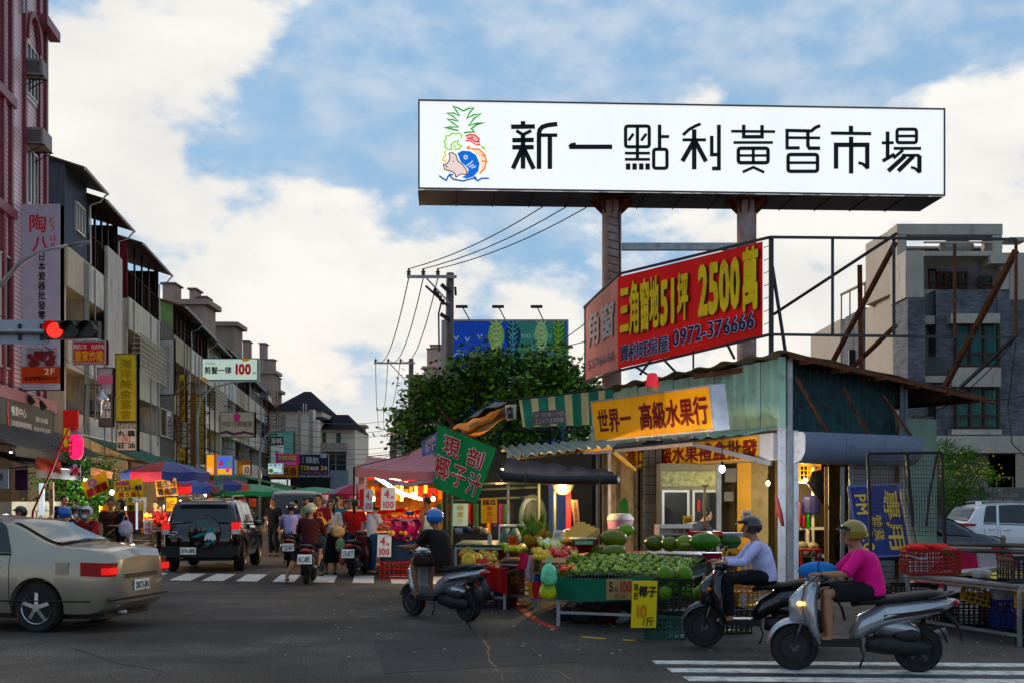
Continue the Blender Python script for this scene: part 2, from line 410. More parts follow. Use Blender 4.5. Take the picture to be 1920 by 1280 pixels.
def person(label,loc,rz,pose=STAND,h=1.7,shirt='a03030',pants='1c2230',hair='short',shirt_mat=None,sleeve=.45,legs='long',tan=False,
           group=None,bulk=1.0,helmet=None,look=0,skirt=False,mask=False,tank=False,extra=None,sandals=True,stripe=None,cat='person'):
 P = {k: ([Vector(q) for q in v] if isinstance(v,list) else Vector(v)) for k,v in pose.items()}
 if extra:
  for k,v in extra.items(): P[k] = [Vector(q) for q in v] if isinstance(v,list) else Vector(v)
 t = thing('person',label,cat,(0,0,0),0,group)
 sk = skin_dark() if tan else skin()
 b = MB(); B = bulk
 pe,wa,chs,nk,hd = P['pelvis'],P['waist'],P['chest'],P['neck'],P['head']
 b.tube([pe-Vector((0,0,.07)),pe,wa,chs,lerp(chs,nk,.6),nk],[(.14*B,.1*B),(.155*B,.11*B),(.135*B,.1*B),(.165*B,.115*B),(.13,.08),(.06,.055)],14)
 b.tube([nk-Vector((0,0,.04)),nk,lerp(nk,hd,.5)],[.062,.052,.05],10)
 b.ell(P['hp'][0],.085*B); b.ell(P['hp'][1],.085*B)
 for i in (0,1):
  limb(b,P['sh'][i],P['el'][i],P['wr'][i],.052*B,.04,.026)
  b.tube([lerp(chs,nk,.55),P['sh'][i]],[.06,.05],8)
  limb(b,P['hp'][i],P['kn'][i],P['an'][i],.082*B,.054,.036)
  a = P['an'][i]; f = Vector((0,.1,-a.z*.4 if a.z < .15 else -.05))
  b.ell(a+Vector((0,.055,-.045)),.042,.12,.034)
 # head: skull, jaw
 q = Matrix.Rotation(look,3,'Z')
 b.ell(hd+Vector((0,0,.02)),.074,.092,.1); b.ell(hd+q @ Vector((0,.025,-.05)),.055,.062,.06)
 body = b.build('body',sk,t,True,True)
 x = MB()     # finer shapes joined into the same body mesh: fingers, nose, ears, lips
 for i in (0,1): hand(x,P['wr'][i],(P['wr'][i]-P['el'][i]),1 if i else -1)
 x.ell(hd+q @ Vector((0,.096,-.012)),.013,.018,.022,8,6)
 for s_ in (-1,1):
  x.ell(hd+q @ Vector((s_*.077,-.005,-.005)),.012,.022,.032,8,6)
 x.ell(hd+q @ Vector((0,.086,-.054)),.024,.01,.008,8,5)
 BAKE.append((body,.017,x))
 e = MB()
 for s_ in (-1,1): e.ell(hd+q @ Vector((s_*.03,.086,.012)),.012,.008,.007,8,5); e.box(*(hd+q @ Vector((s_*.03,.089,.036))),.03,.008,.006)
 e.build('eyes',M('dark_eyes',(.012,.008,.006),.3),t,True,True)
 if mask:
  m_ = MB(); m_.ell(hd+q @ Vector((0,.05,-.045)),.062,.062,.05,12,8); m_.build('face_mask',M('mask_cloth',(.45,.6,.68),.8),t,True,True)
 # top
 sm = shirt_mat or PT(shirt,.85,var=.25,scale=7,bump=.55,bscale=9)
 c = MB(); k = 1.13*B
 low = pe-Vector((0,0,.06))
 c.tube([low,pe,wa,lerp(wa,chs,.5),chs,lerp(chs,nk,.5),lerp(chs,nk,.83)],[(.165*B,.125*B),(.168*B,.125*B),(.155*k,.12*k),(.16*k,.125*k),(.172*k,.13*k),(.15*k,.1*k),(.075,.065)],16)
 for i in (0,1):
  a,m_,w_ = P['sh'][i],P['el'][i],P['wr'][i]
  if tank: continue
  c.tube([lerp(chs,nk,.5),lerp(a,lerp(chs,nk,.5),.25),a],[.075,.075,.07],10)
  if sleeve > 1: c.tube([a,lerp(a,m_,.5),m_,lerp(m_,w_,sleeve-1)],[.072,.066,.056,.046],10); c.ell(m_,.055)
  else: c.tube([a,lerp(a,m_,sleeve*.6),lerp(a,m_,min(1,sleeve*1.5))],[.072,.07,.069],10)
  c.ell(a,.073)
 top = c.build('shirt' if not tank else 'tank_top',sm,t,True,True); BAKE.append((top,.016,None))
 # bottom
 pm = PT(pants,.85,var=.28,scale=6,bump=.5,bscale=8)
 d = MB()
 if skirt:
  d.tube([pe+Vector((0,0,.06)),pe-Vector((0,0,.1)),lerp(pe,(0,0,0),.4),(0,.02,.26)],[(.16,.12),(.18,.15),(.21,.19),(.27,.25)],18)
  d.build('skirt',pm,t,True,True)
 else:
  d.tube([pe+Vector((0,0,.07)),pe,pe-Vector((0,0,.09))],[(.155*B,.115*B),(.165*B,.125*B),(.15*B,.12*B)],14)
  for i in (0,1):
   a,m_,w_ = P['hp'][i],P['kn'][i],P['an'][i]
   if legs == 'short': d.tube([a,lerp(a,m_,.5),lerp(a,m_,.85)],[.1*B,.092*B,.09*B],12)
   elif legs == 'mid': d.tube([a,lerp(a,m_,.5),m_,lerp(m_,w_,.3)],[.098*B,.086*B,.072*B,.07*B],12); d.ell(m_,.07*B)
   else: d.tube([a,lerp(a,m_,.5),m_,lerp(m_,w_,.5),lerp(m_,w_,.97)],[.098*B,.086*B,.069*B,.063,.057],12); d.ell(m_,.069*B)
   d.ell(a,.1*B)
  tr = d.build('trousers' if legs == 'long' else 'shorts',pm,t,True,True); BAKE.append((tr,.017,None))
 for i in (0,1):
  a = P['an'][i]; s_ = MB()
  s_.ell(a+Vector((0,.06,-.062 if a.z < .2 else -.066)),.052,.135,.02 if sandals else .045,12,6)
  if sandals: s_.ell(a+Vector((0,.1,-.045)),.048,.045,.03,10,6)
  s_.build('shoe',PT('221c1a',.6),t,True,True)
 # hair / helmet
 if helmet:
  hm = helmet if not isinstance(helmet,str) else PT(helmet,.18,coat=.6)
  g = MB(); g.ell(hd+Vector((0,-.01,.045)),.125,.14,.125,18,12)
  hl = g.build('helmet',hm,t,True,True)
  # open the front and bottom of the shell
  bm = bmesh.new(); bm.from_mesh(hl.data)
  dl = [v for v in bm.verts if (v.co.z < hd.z-.05) or ((q.transposed() @ (v.co-hd)).y > .07 and v.co.z < hd.z+.045)]
  bmesh.ops.delete(bm,geom=dl,context='VERTS'); bmesh.ops.solidify(bm,geom=bm.faces[:],thickness=.012); bm.to_mesh(hl.data); bm.free()
  g = MB(); g.grid(lambda u,v: hd+q @ Vector((sin((u-.5)*2.2)*.135,cos((u-.5)*2.2)*.15,.07+v*.03)),10,1)
  g.grid(lambda u,v: hd+q @ Vector((sin((u-.5)*2.0)*.13,cos((u-.5)*2.0)*(.14+.045*v),.078-.012*v)),10,1)
  g.build('visor',black(),t,True,True)
  if hair == 'pony': pass
 hh = PT('0d0a09',.5,var=.3,scale=30)
 if not helmet or hair in ('long','pony'):
  g = MB()
  if not helmet:
   g.ell(hd+Vector((0,-.018,.045)),.084,.096,.09,14,10)
   if hair == 'cap': pass
  if hair == 'long':
   g.ell(hd+q @ Vector((0,-.035,-.03)),.088,.085,.13,14,10); g.tube([hd+q @ Vector((0,-.05,-.05)),hd+q @ Vector((0,-.085,-.2)),hd+q @ Vector((.01,-.09,-.33))],[(.08,.06),(.085,.045),(.04,.03)],10)
   for s_ in (-1,1): g.tube([hd+q @ Vector((s_*.07,.02,.03)),hd+q @ Vector((s_*.085,.03,-.1)),hd+q @ Vector((s_*.08,.04,-.26))],[.025,.026,.012],8)
  if hair in ('pony',):
   g.tube([hd+Vector((0,-.08,.03)),hd+Vector((0,-.14,-.03)),hd+Vector((0,-.13,-.2)),hd+Vector((.01,-.1,-.34))],[.03,.036,.034,.012],8)
  if hair == 'bob': g.ell(hd+Vector((0,-.03,-.0)),.094,.088,.115,14,10)
  if g.v:
   hr = g.build('hair',hh,t,True,True)
   bm = bmesh.new(); bm.from_mesh(hr.data)
   dl = [v for v in bm.verts if (lambda l: l.y > .05 and l.z < .058 and abs(l.x) < .066)(q.transposed() @ (v.co-hd))]
   bmesh.ops.delete(bm,geom=dl,context='VERTS'); bmesh.ops.solidify(bm,geom=bm.faces[:],thickness=.008); bm.to_mesh(hr.data); bm.free()
 place(t,loc,rz,h/1.7)
 t['_h'] = h/1.7; del t['_h']
 return t
def bake_bodies():
 obs = []
 for o,vx,x in BAKE:
  r = o.modifiers.new('r','REMESH'); r.mode = 'VOXEL'; r.voxel_size = vx; r.use_smooth_shade = True
  s = o.modifiers.new('s','SMOOTH'); s.factor = .5; s.iterations = 3
 dg = bpy.context.evaluated_depsgraph_get()
 for o,vx,x in BAKE:
  me = bpy.data.meshes.new_from_object(o.evaluated_get(dg))
  me.name = o.name
  if x is not None:
   bm = bmesh.new(); bm.from_mesh(me); m2 = x.mesh('x',o.data.materials[0],None,True); bm.from_mesh(m2); bm.to_mesh(me); bm.free()
   bpy.data.meshes.remove(m2)
  me.polygons.foreach_set('use_smooth',[True]*len(me.polygons))
  obs.append((o,me))
 for o,me in obs:
  o.modifiers.clear(); o.data = me
# ---------------------------------------------------------------- vehicles
def interp(tab,y):
 for (a,va),(b,vb) in zip(tab,tab[1:]):
  if y <= b:
   t = (y-a)/(b-a) if b > a else 0; t = max(0,min(1,t)); t = t*t*(3-2*t)*.6+t*.4
   return va+(vb-va)*t
 return tab[-1][1]
def wheel(parent,x,y,r,w=.2,rim_mat=None,spokes=5,side=1,rim_r=.66,two=False):
 t = MB(); t.tube([(x-w/2+.04,y,r),(x-w/2+.0,y,r),(x-w/2+.03,y,r),(x+w/2-.03,y,r),(x+w/2,y,r),(x+w/2-.04,y,r)],[r*.66,r*.93,r,r,r*.93,r*.66],28,False)
 ty = t.build('wheel',M('tyre_rubber',(.018,.018,.018),.85,var=.3,scale=20),parent,'auto',True)
 rm = rim_mat or M('alloy_rim',(.45,.45,.46),.28,.9,var=.1)
 b = MB(); R_ = r*rim_r; sx = [x+side*w/2] if not two else [x+w/2,x-w/2]
 for xo in sx:
  sg = 1 if xo > x else -1; xo += sg*.004
  n = 28
  o = [Vector((xo,y+cos(2*pi*i/n)*R_,r+sin(2*pi*i/n)*R_)) for i in range(n)]
  i_ = [Vector((xo-sg*.02,y+cos(2*pi*i/n)*R_*.9,r+sin(2*pi*i/n)*R_*.9)) for i in range(n)]
  b.add(o+i_,[(i,(i+1) % n,n+(i+1) % n,n+i) for i in range(n)])
  for k in range(spokes):
   a = 2*pi*k/spokes+.3
   p0 = Vector((xo,y,r)); p1 = Vector((xo-sg*.012,y+cos(a)*R_*.93,r+sin(a)*R_*.93))
   s_ = Vector((0,-sin(a),cos(a)))
   wd = R_*.13*5/max(5,spokes)
   b.add([p0+s_*wd,p0-s_*wd,p1-s_*wd*.8,p1+s_*wd*.8],[(0,1,2,3)])
  b.cyl((xo-sg*.01,y,r),(xo+sg*.008,y,r),R_*.22,n=14)
 ob = b.build('rim',rm,ty,False,True)
 d = MB()
 for xo in sx:
  sg = 1 if xo > x else -1
  d.cyl((xo-sg*.1,y,r),(xo-sg*.035,y,r),R_*.9,n=24)
 d.build('brake_disc',M('dark_disc_metal',(.03,.03,.032),.6,.4),ty,False,True)  # dark metal disc behind the spokes
 return ty
def car(name,label,cat,paint,L=4.5,Wd=.87,roof=None,belt=None,top_in=.62,zb=.2,wheels=(.85,3.45),wr=.32,glass_side=((1.0,2.35),(2.4,3.6)),
  rear=(.1,.55),front=(3.4,4.0),group=None,rim_mat=None,spokes=5,lights=None,cladding=False):
 """y = 0 is the rear bumper, y = L the nose; local frame centred on x = 0"""
 t = thing(name,label,cat,(0,0,0),0,group)
 rf = lambda y: interp(roof,y); bl = lambda y: interp(belt,y)
 def width(y):
  e = min(y,L-y); return Wd*(1-.17*max(0,1-e/.45)**2.2)
 def sect(y):
  w = width(y); b_ = bl(y); tp = rf(y); z0 = zb+max(0,.12*(1-min(y,L-y)/.25))
  g = max(0,min(1,(tp-b_)/.42)); wr_ = w*(.93-(.93-top_in/ .87)*g) if g > 0 else w*.93
  zm = (z0+b_)*.52
  dz = tp-b_
  return [(0,z0),(w*.8,z0),(w*.95,z0+.04),(w*.985,z0+.16),(w,zm),(w*.995,lerp1(zm,b_,.6)),(w*.972,b_-.03),(w*.95,b_),
    (lerp1(w*.945,wr_,.5),b_+dz*.48),(wr_,b_+dz*.86),(wr_*.93,b_+dz*.965),(wr_*.75,tp),(wr_*.4,tp+.018),(0,tp+.024)]
 def lerp1(a,b,q): return a+(b-a)*q
 ys = [0,.03,.08] + [L*i/46 for i in range(2,45)] + [L-.08,L-.03,L]
 K = 14
 vs,fs = [],[]
 for y in ys:
  s_ = sect(y); full = [(x,z) for x,z in s_]+[(-x,z) for x,z in reversed(s_[1:-1])]
  e = min(y,L-y); sq = 1-.12*max(0,1-e/.08)
  cz = (s_[0][1]+s_[-1][1])/2
  vs += [(x*(sq),y,cz+(z-cz)*sq) for x,z in full]
 n = 2*K-2
 for i in range(len(ys)-1): fs += [(i*n+j,i*n+(j+1) % n,(i+1)*n+(j+1) % n,(i+1)*n+j) for j in range(n)]
 fs += [tuple(range(n)),tuple((len(ys)-1)*n+j for j in range(n-1,-1,-1))]
 b = MB(); b.add(vs,fs); body = b.build('body',paint,t,'auto',True)
 bm = bmesh.new(); bm.from_mesh(body.data); bmesh.ops.recalc_face_normals(bm,faces=bm.faces[:]); bm.to_mesh(body.data); bm.free()
 for y in wheels:     # real wheel wells
  cu = MB();
  for sx in (-1,1): cu.cyl((sx*(Wd+.3),y,wr+.01),(sx*(Wd-.3),y,wr+.01),wr*1.17,n=28)
  CUT.append((body,cu))
  for sx in (-1,1): wheel(t,sx*(Wd-.12),y,wr,.21,rim_mat,spokes,sx)
  a = MB()
  for sx in (-1,1):
   nn = 16; ro,ri = wr*1.2,wr*1.1
   o = []
   for i in range(nn+1):
    an = pi*i/nn; o += [Vector((sx*(width(y)*.985),y+cos(an)*ro,wr+.01+sin(an)*ro)),Vector((sx*(width(y)*.9),y+cos(an)*ri,wr+.01+sin(an)*ri))]
   a.add(o,[(2*i,2*i+1,2*i+3,2*i+2) for i in range(nn)])
  a.build('wheel_arch',black() if cladding else paint,t,False,True)
 # the surface between belt and roof, used for the panes
 def S(y,k,side,off=.006):
  s_ = sect(y); seq = s_[7:12]; k = max(0,min(.999,k))*4; i = int(k); f = k-i
  x = lerp1(seq[i][0],seq[i+1][0],f); z = lerp1(seq[i][1],seq[i+1][1],f)
  return Vector((side*(x+off),y,z+off*.3))
 gm = glass(); tr = black()
 for side in (-1,1):
  for (a0,a1,c0,c1) in glass_side:       # bottom y range, top y range
   g = MB(); g.grid(lambda u,v: S(lerp1(lerp1(a0,a1,u),lerp1(c0,c1,u),v),.06+.66*v,side,.008),8,6)
   g.build('side_window',gm,t,True,True)
   g = MB(); g.tube([S(lerp1(a0,a1,u),.03,side,.01) for u in (0,.25,.5,.75,1)],.012,6); g.build('window_trim',tr,t,True,True)
 def scr(y0,y1,nm,win=.9):
  g = MB()
  def fn(u,v):
   y = lerp1(y0,y1,v); s_ = sect(y); tp = rf(y); ww = s_[9][0]*win
   x = (u-.5)*2*ww; f = abs(x)/max(.01,s_[9][0])
   z = tp+.024-(.012*f+.05*max(0,f-.7)*(rf(y)-bl(y)+.1))
   return Vector((x,y,z+.012)) + Vector((0,(-.012 if y1 < L/2 else .012),0))
  g.grid(fn,10,8); g.build(nm,gm,t,True,True)
 scr(rear[0],rear[1],'rear_window'); scr(front[1],front[0],'windscreen')
 # seams: doors
 for yy in ([q for a in glass_side for q in (a[0],a[1])]):
  g = MB()
  for side in (-1,1):
   pts = []
   for i in range(3,8):
    s_ = sect(yy); pts.append((side*(s_[i][0]+.001),yy,s_[i][1]))
   g.tube(pts,.005,4)
  g.build('door_seam',tr,t,False,True)
 for side in (-1,1):
  for a in glass_side[:2]:
   g = MB(); g.tube([(side*(Wd*.99),a[0]+.12,bl(a[0])-.14),(side*(Wd*.99+.03),a[0]+.16,bl(a[0])-.135),(side*(Wd*.99+.03),a[0]+.28,bl(a[0])-.13),(side*(Wd*.99),a[0]+.33,bl(a[0])-.13)],.013,6)
   g.build('door_handle',M('chrome',(.6,.6,.6),.15,1),t,True,True)
  g = MB(); g.ell((side*(Wd+.09),front[0]-.35,bl(front[0])+.08),.1,.06,.07,10,8); g.build('wing_mirror',paint,t,True,True)
 for side in (-1,1):
  g = MB(); g.tube([(side*(width(y)+.003),y,zb+.2) for y in (.25,.5,1,1.6,2.4,L-1,L-.5)],.009,5); g.build('side_moulding',tr,t,False,True)
 g = MB(); g.box(-(Wd+.001),.62,bl(.6)-.16,.008,.17,.15); g.build('fuel_flap',paint,t,False,True)
 g = MB(); g.cyl((-.45,.12,zb+.04),(-.45,-.03,zb+.04),.03,n=10); g.build('exhaust',steel(),t,True,True)
 g = MB(); g.box(0,L/2,zb-.01,Wd*1.5,L*.9,.06); g.build('underbody',tr,t,False,True)
 return t
CUT = []
def cut_wells():
 tmp = []
 for body,cu in CUT:
  me = cu.mesh('cut',black()); o = bpy.data.objects.new('cut',me); C.objects.link(o); o.matrix_world = MATS[body.parent.name]
  bm = bmesh.new(); bm.from_mesh(me); bmesh.ops.recalc_face_normals(bm,faces=bm.faces[:]); bm.to_mesh(me); bm.free()
  md = body.modifiers.new('b','BOOLEAN'); md.object = o; md.operation = 'DIFFERENCE'; md.solver = 'EXACT'
  tmp.append(o)
 if not tmp: return
 dg = bpy.context.evaluated_depsgraph_get()
 done = {}
 for body,cu in CUT:
  if body.name not in done: done[body.name] = (body,bpy.data.meshes.new_from_object(body.evaluated_get(dg)))
 for body,me in done.values():
  body.modifiers.clear(); body.data = me; me.set_sharp_from_angle(angle=R(38))
 for o in tmp: bpy.data.objects.remove(o)
def plate(parent,fc,txt,green=False):
 b = MB(); slab(b,fc,th=.012); o = b.build('number_plate',PT('dfe3e0',.4),parent)
 letter(o,fc,txt,PT('10131a',.5),.06,.16,.94,.84,bold=.014,off=.004)
 return o
def scooter(name,label,paint,trim=None,group=None,plate_txt='',headlamp=False,glow=False):
 """local frame: rear wheel at y = -.62, front wheel at y = .65, rides towards +Y"""
 trim = trim or black()
 t = thing(name,label,'scooter',(0,0,0),0,group)
 al = M('grey_alloy',(.09,.09,.095),.4,.7)
 wheel(t,0,-.62,.25,.11,al,5,1,.62,True); wheel(t,0,.65,.25,.1,al,5,1,.62,True)
 b = MB()   # rear bodywork
 b.tube([(0,-1.0,.75),(0,-.86,.72),(0,-.6,.66),(0,-.3,.6),(0,-.08,.5),(0,.04,.36)],[(.06,.035),(.13,.075),(.18,.115),(.175,.14),(.15,.12),(.14,.06)],16)
 b.tube([(0,-.2,.5),(0,-.45,.46),(0,-.62,.44)],[(.12,.12),(.15,.1),(.12,.05)],12)
 b.build('rear_body',paint,t,True,True)
 b = MB()
 b.tube([(0,-.92,.82),(0,-.75,.825),(0,-.5,.79),(0,-.3,.76),(0,-.05,.75),(0,.06,.71)],[(.07,.03),(.14,.05),(.15,.055),(.14,.05),(.12,.05),(.06,.03)],14)
 b.build('seat',M('black_vinyl',(.014,.014,.014),.5,var=.3,bump=.2),t,True,True)
 b = MB(); b.box(0,.22,.31,.34,.5,.07); b.box(0,.22,.35,.28,.46,.012); b.build('floorboard',trim,t,False,True)
 b = MB()   # leg shield and nose
 b.tube([(0,.4,.3),(0,.47,.5),(0,.5,.72),(0,.46,.92),(0,.42,1.0)],[(.19,.035),(.24,.06),(.22,.09),(.16,.08),(.09,.05)],16)
 b.tube([(0,.5,.5),(0,.62,.6),(0,.62,.74),(0,.52,.9)],[(.1,.05),(.12,.1),(.11,.09),(.07,.04)],14)
 b.build('leg_shield',paint,t,True,True)
 b = MB()
 b.grid(lambda u,v: Vector(((v-.5)*.15*(1-.25*abs(u-.5)),.65+cos(pi*(.05+.75*u))*.29,.25+sin(pi*(.05+.75*u))*.3+(.02-.06*(v-.5)**2*4))),14,6)
 b.build('front_fender',paint,t,True,True)
 b = MB()
 b.grid(lambda u,v: Vector(((v-.5)*.16,-.62+cos(pi*(.35+.6*u))*.3,.27+sin(pi*(.35+.6*u))*.29)),10,4)
 b.tube([(0,-.9,.66),(0,-1.02,.5),(0,-1.06,.34)],[(.08,.015),(.09,.012),(.08,.01)],8)
 b.build('rear_fender',trim,t,True,True)
 b = MB(); b.tube([(-.33,.36,1.0),(-.2,.42,1.03),(0,.43,1.02),(.2,.42,1.03),(.33,.36,1.0)],.014,8); b.build('handlebar',dark(),t,True,True)
 b = MB(); b.ell((0,.44,1.0),.17,.1,.075,14,8); b.build('handlebar_cover',paint,t,True,True)
 for s_ in (-1,1):
  b = MB(); b.tube([(s_*.35,.35,.995),(s_*.24,.4,1.03)],.02,8); b.build('grip',black(),t,True,True)
  b = MB(); b.tube([(s_*.22,.42,1.04),(s_*.27,.43,1.15),(s_*.3,.42,1.21)],.006,6); b.ell((s_*.31,.415,1.23),.055,.02,.035,12,8); b.build('mirror',dark(),t,True,True)
  b = MB(); b.tube([(s_*.055,.66,.25),(s_*.06,.55,.6)],.018,8); b.build('fork',al,t,True,True)
  b = MB(); b.ell((s_*.13,.6,.72),.05,.035,.025,10,6)
  b.build('turn_signal',M('amber_lens_lit',(.6,.2,.02),.3,emit=5,ecol=(1,.45,.08)) if glow else M('amber_lens',(.5,.15,.02),.3),t,True,True)
 b = MB(); b.ell((0,.525,1.0),.09,.03,.045,12,8)
 b.build('headlamp',M('headlamp_lit',(.8,.8,.8),.2,emit=2.5,ecol=(1,.95,.85)) if headlamp else M('clear_lens',(.45,.47,.5),.12,coat=.5),t,True,True)
 b = MB(); b.ell((0,-1.0,.74),.11,.04,.04,12,8); b.build('tail_lamp',M('red_lens',(.3,.008,.008),.25,coat=.4),t,True,True)
 b = MB(); b.tube([(.15,-.1,.26),(.17,-.4,.25),(.18,-.6,.3),(.18,-.95,.4)],[.025,.03,.055,.06],10); b.build('exhaust',M('exhaust_steel',(.12,.12,.13),.4,.8),t,True,True)
 b = MB(); b.tube([(-.07,-.08,.3),(-.09,-.3,.29),(-.1,-.6,.27),(-.1,-.72,.27)],[(.06,.08),(.07,.1),(.05,.085),(.03,.05)],12); b.ell((0,-.32,.36),.1,.16,.12); b.ell((-.12,-.5,.4),.04,.14,.07); b.build('engine',M('engine_metal',(.03,.03,.033),.5,.5),t,True,True)
 b = MB(); b.tube([(-.15,.0,.3),(-.17,-.05,.18),(-.18,.0,.06)],.012,6); b.build('kickstand',dark(),t,True,True)
 b = MB(); b.tube([(.02,-.62,.33),(.03,-.7,.6)],.028,8); b.build('shock_absorber',dark(),t,True,True)
 b = MB()
 for s_ in (-1,1): b.tube([(s_*.2,.43,1.02),(s_*.16,.55,.9),(s_*.07,.6,.62),(s_*.06,.65,.35)],.005,5)
 b.build('cables',black(),t,True,True)
 b = MB()
 for s_ in (-1,1): b.grid(lambda u,v: Vector((s_*(.184-.035*abs(u-.45)),-.25-.6*u,.56+.1*u+.055*v-.02*u*v)),8,1)
 b.build('side_stripe',trim,t,False,True)
 b = MB(); b.cyl((.062,.65,.25),(.068,.65,.25),.1,n=18); b.cyl((.07,.65,.25),(.076,.65,.25),.03,n=10); b.build('front_disc',M('disc_steel',(.3,.3,.31),.3,.9),t,False,True)
 b = MB(); b.tube([(-.12,-.7,.78),(-.13,-.95,.84),(0,-1.03,.86),(.13,-.95,.84),(.12,-.7,.78)],.013,8); b.build('grab_rail',al,t,True,True)
 fc = Face((-.15,-1.075,.47),(.3,0,0),(0,.05,.19)); MATS[t.name] = Matrix()
 if plate_txt: plate(t,Face((-.15,-1.085,.46),(.3,0,0),(0,.04,.2)),plate_txt)
 return t
# ---------------------------------------------------------------- ground
def road():
 asph = M('asphalt',(.050,.046,.042),.88,var=.35,scale=1.3,bump=.8,bscale=90,dirt=.45,dcol=(.022,.021,.021),dscale=.6)
 nt = asph.node_tree; b = nt.nodes['Principled BSDF']
 tc = nt.nodes['Texture Coordinate']; nz = nt.nodes.new('ShaderNodeTexNoise'); nz.inputs['Scale'].default_value = 38; nz.inputs['Detail'].default_value = 8; nt.links.new(tc.outputs['Object'],nz.inputs['Vector'])
 mx = nt.nodes.new('ShaderNodeMix'); mx.data_type = 'RGBA'; mx.blend_type = 'MULTIPLY'; mx.inputs[0].default_value = .9
 src = b.inputs['Base Color'].links[0].from_socket
 mr = nt.nodes.new('ShaderNodeMapRange'); mr.inputs[1].default_value = .38; mr.inputs[2].default_value = .64; mr.inputs[3].default_value = .45; mr.inputs[4].default_value = 1.9
 nt.links.new(nz.outputs[0],mr.inputs[0]); nt.links.new(src,mx.inputs[6]); nt.links.new(mr.outputs[0],mx.inputs[7]); nt.links.new(mx.outputs[2],b.inputs['Base Color'])
 n2 = nt.nodes.new('ShaderNodeTexNoise'); n2.inputs['Scale'].default_value = .28; n2.inputs['Detail'].default_value = 5; nt.links.new(tc.outputs['Object'],n2.inputs['Vector'])
 m2 = nt.nodes.new('ShaderNodeMapRange'); m2.inputs[1].default_value = .38; m2.inputs[2].default_value = .62; m2.inputs[3].default_value = .55; m2.inputs[4].default_value = 1.5; nt.links.new(n2.outputs[0],m2.inputs[0])
 m3 = nt.nodes.new('ShaderNodeMix'); m3.data_type = 'RGBA'; m3.blend_type = 'MULTIPLY'; m3.inputs[0].default_value = 1; nt.links.new(mx.outputs[2],m3.inputs[6]); nt.links.new(m2.outputs[0],m3.inputs[7]); nt.links.new(m3.outputs[2],b.inputs['Base Color'])
 g = MB(); g.face((-400,-40,0),(400,-40,0),(400,1200,0),(-400,1200,0)); o = g.build('road',asph,None,origin='world'); structure(o)
 wp = M('worn_road_paint',(.62,.62,.60),.7,var=.12,scale=6,dirt=.68,dcol=(.06,.058,.055),dscale=7)
 for i,px in enumerate((249,317,378,442,511,586,661,734,808,884)):
  p = gp(px,1087.0+(px-320)*.014); q = gp(px+(40 if i else 30),1087.0+(px-280)*.014)
  m = MB(); m.prism([p,q,q+SD*2.35,p+SD*2.35],(0,0,.005)); m.build('crosswalk_stripe',wp,o)
 for y0,y1,x0 in ((12.72,12.47,1.47),(12.15,11.88,1.55),(11.58,11.30,1.63),(11.0,10.7,1.72)):
  m = MB(); m.prism([(x0,y1,0),(5.6,y1-.25,0),(5.6,y0-.25,0),(x0-.02,y0,0)],(0,0,.005)); m.build('crosswalk_stripe',wp,o)
 def line(p,q,w,mat,nm='lane_line'):
  d = (q-p).normalized(); n = Vector((d.y,-d.x,0))*w/2
  m = MB(); m.prism([p-n,p+n,q+n,q-n],(0,0,.005)); m.build(nm,mat,o)
 line(gp(275,1027),gp(330,1010),.12,wp); line(gp(655,1062),gp(668,1030),.14,wp); line(gp(1480-1200,1060),gp(330,1057),.2,wp)
 rp = M('red_kerb_paint',(.36,.07,.045),.7,var=.2,scale=8,dirt=.5,dcol=(.06,.04,.035),dscale=8)
 pts = [(958,1122),(968,1133),(985,1147),(1003,1160),(1022,1170),(1042,1178)]
 for a,c in zip(pts,pts[1:]): line(gp(*a),gp(*c),.11,rp,'red_kerb_line')
 yp = M('yellow_road_paint',(.5,.35,.03),.7,dirt=.3)
 line(gp(1090,1193),gp(1136,1197),.05,yp,'yellow_mark'); line(gp(1168,1199),gp(1190,1200),.05,yp,'yellow_mark')
 # cracks: thin tar lines
 ck = M('crack_tar',(.008,.008,.008),.6)
 random.seed(3)
 for pts in (((870,1160),(892,1185),(915,1212),(915,1235),(938,1262),(945,1280)),((1000,1215),(1015,1233),(1040,1252),(1075,1280)),((860,1172),(905,1178),(960,1170)),((140,1215),(210,1240),(330,1262))):
  m = MB(); P = []
  for a,c in zip(pts,pts[1:]):
   for k in range(5):
    t = k/5; p = gp(a[0]*(1-t)+c[0]*t,a[1]*(1-t)+c[1]*t); P.append(p+Vector((random.uniform(-.02,.02),random.uniform(-.03,.03),.004)))
  vs = []
  for i,p in enumerate(P):
   w = random.uniform(.006,.016); vs += [p+Vector((-w,0,0)),p+Vector((w,w,0))]
  m.add(vs,[(2*i,2*i+1,2*i+3,2*i+2) for i in range(len(P)-1)]); m.build('road_crack',ck,o)
 # manhole-less repair patch and litter
 m = MB(); m.prism([gp(700,1200),gp(1010,1192),gp(1090,1240),gp(720,1262)],(0,0,.003)); m.build('asphalt_patch',M('asphalt_patch',(.035,.034,.034),.85,var=.3,scale=3,bump=.6,bscale=90),o)
 random.seed(5); m = MB()
 for i in range(260):
  x = random.uniform(-3,7); y = random.uniform(13,24); s_ = random.uniform(.01,.04)
  m.box(x,y,.006,s_,s_*random.uniform(.5,1.5),.008,rz=random.uniform(0,3))
 l = m.thing('litter',M('litter_scraps',(.35,.3,.2),.8,var=.6,scale=2),'tiny pale scraps and leaf bits scattered over the asphalt','litter',kind='stuff')
road()
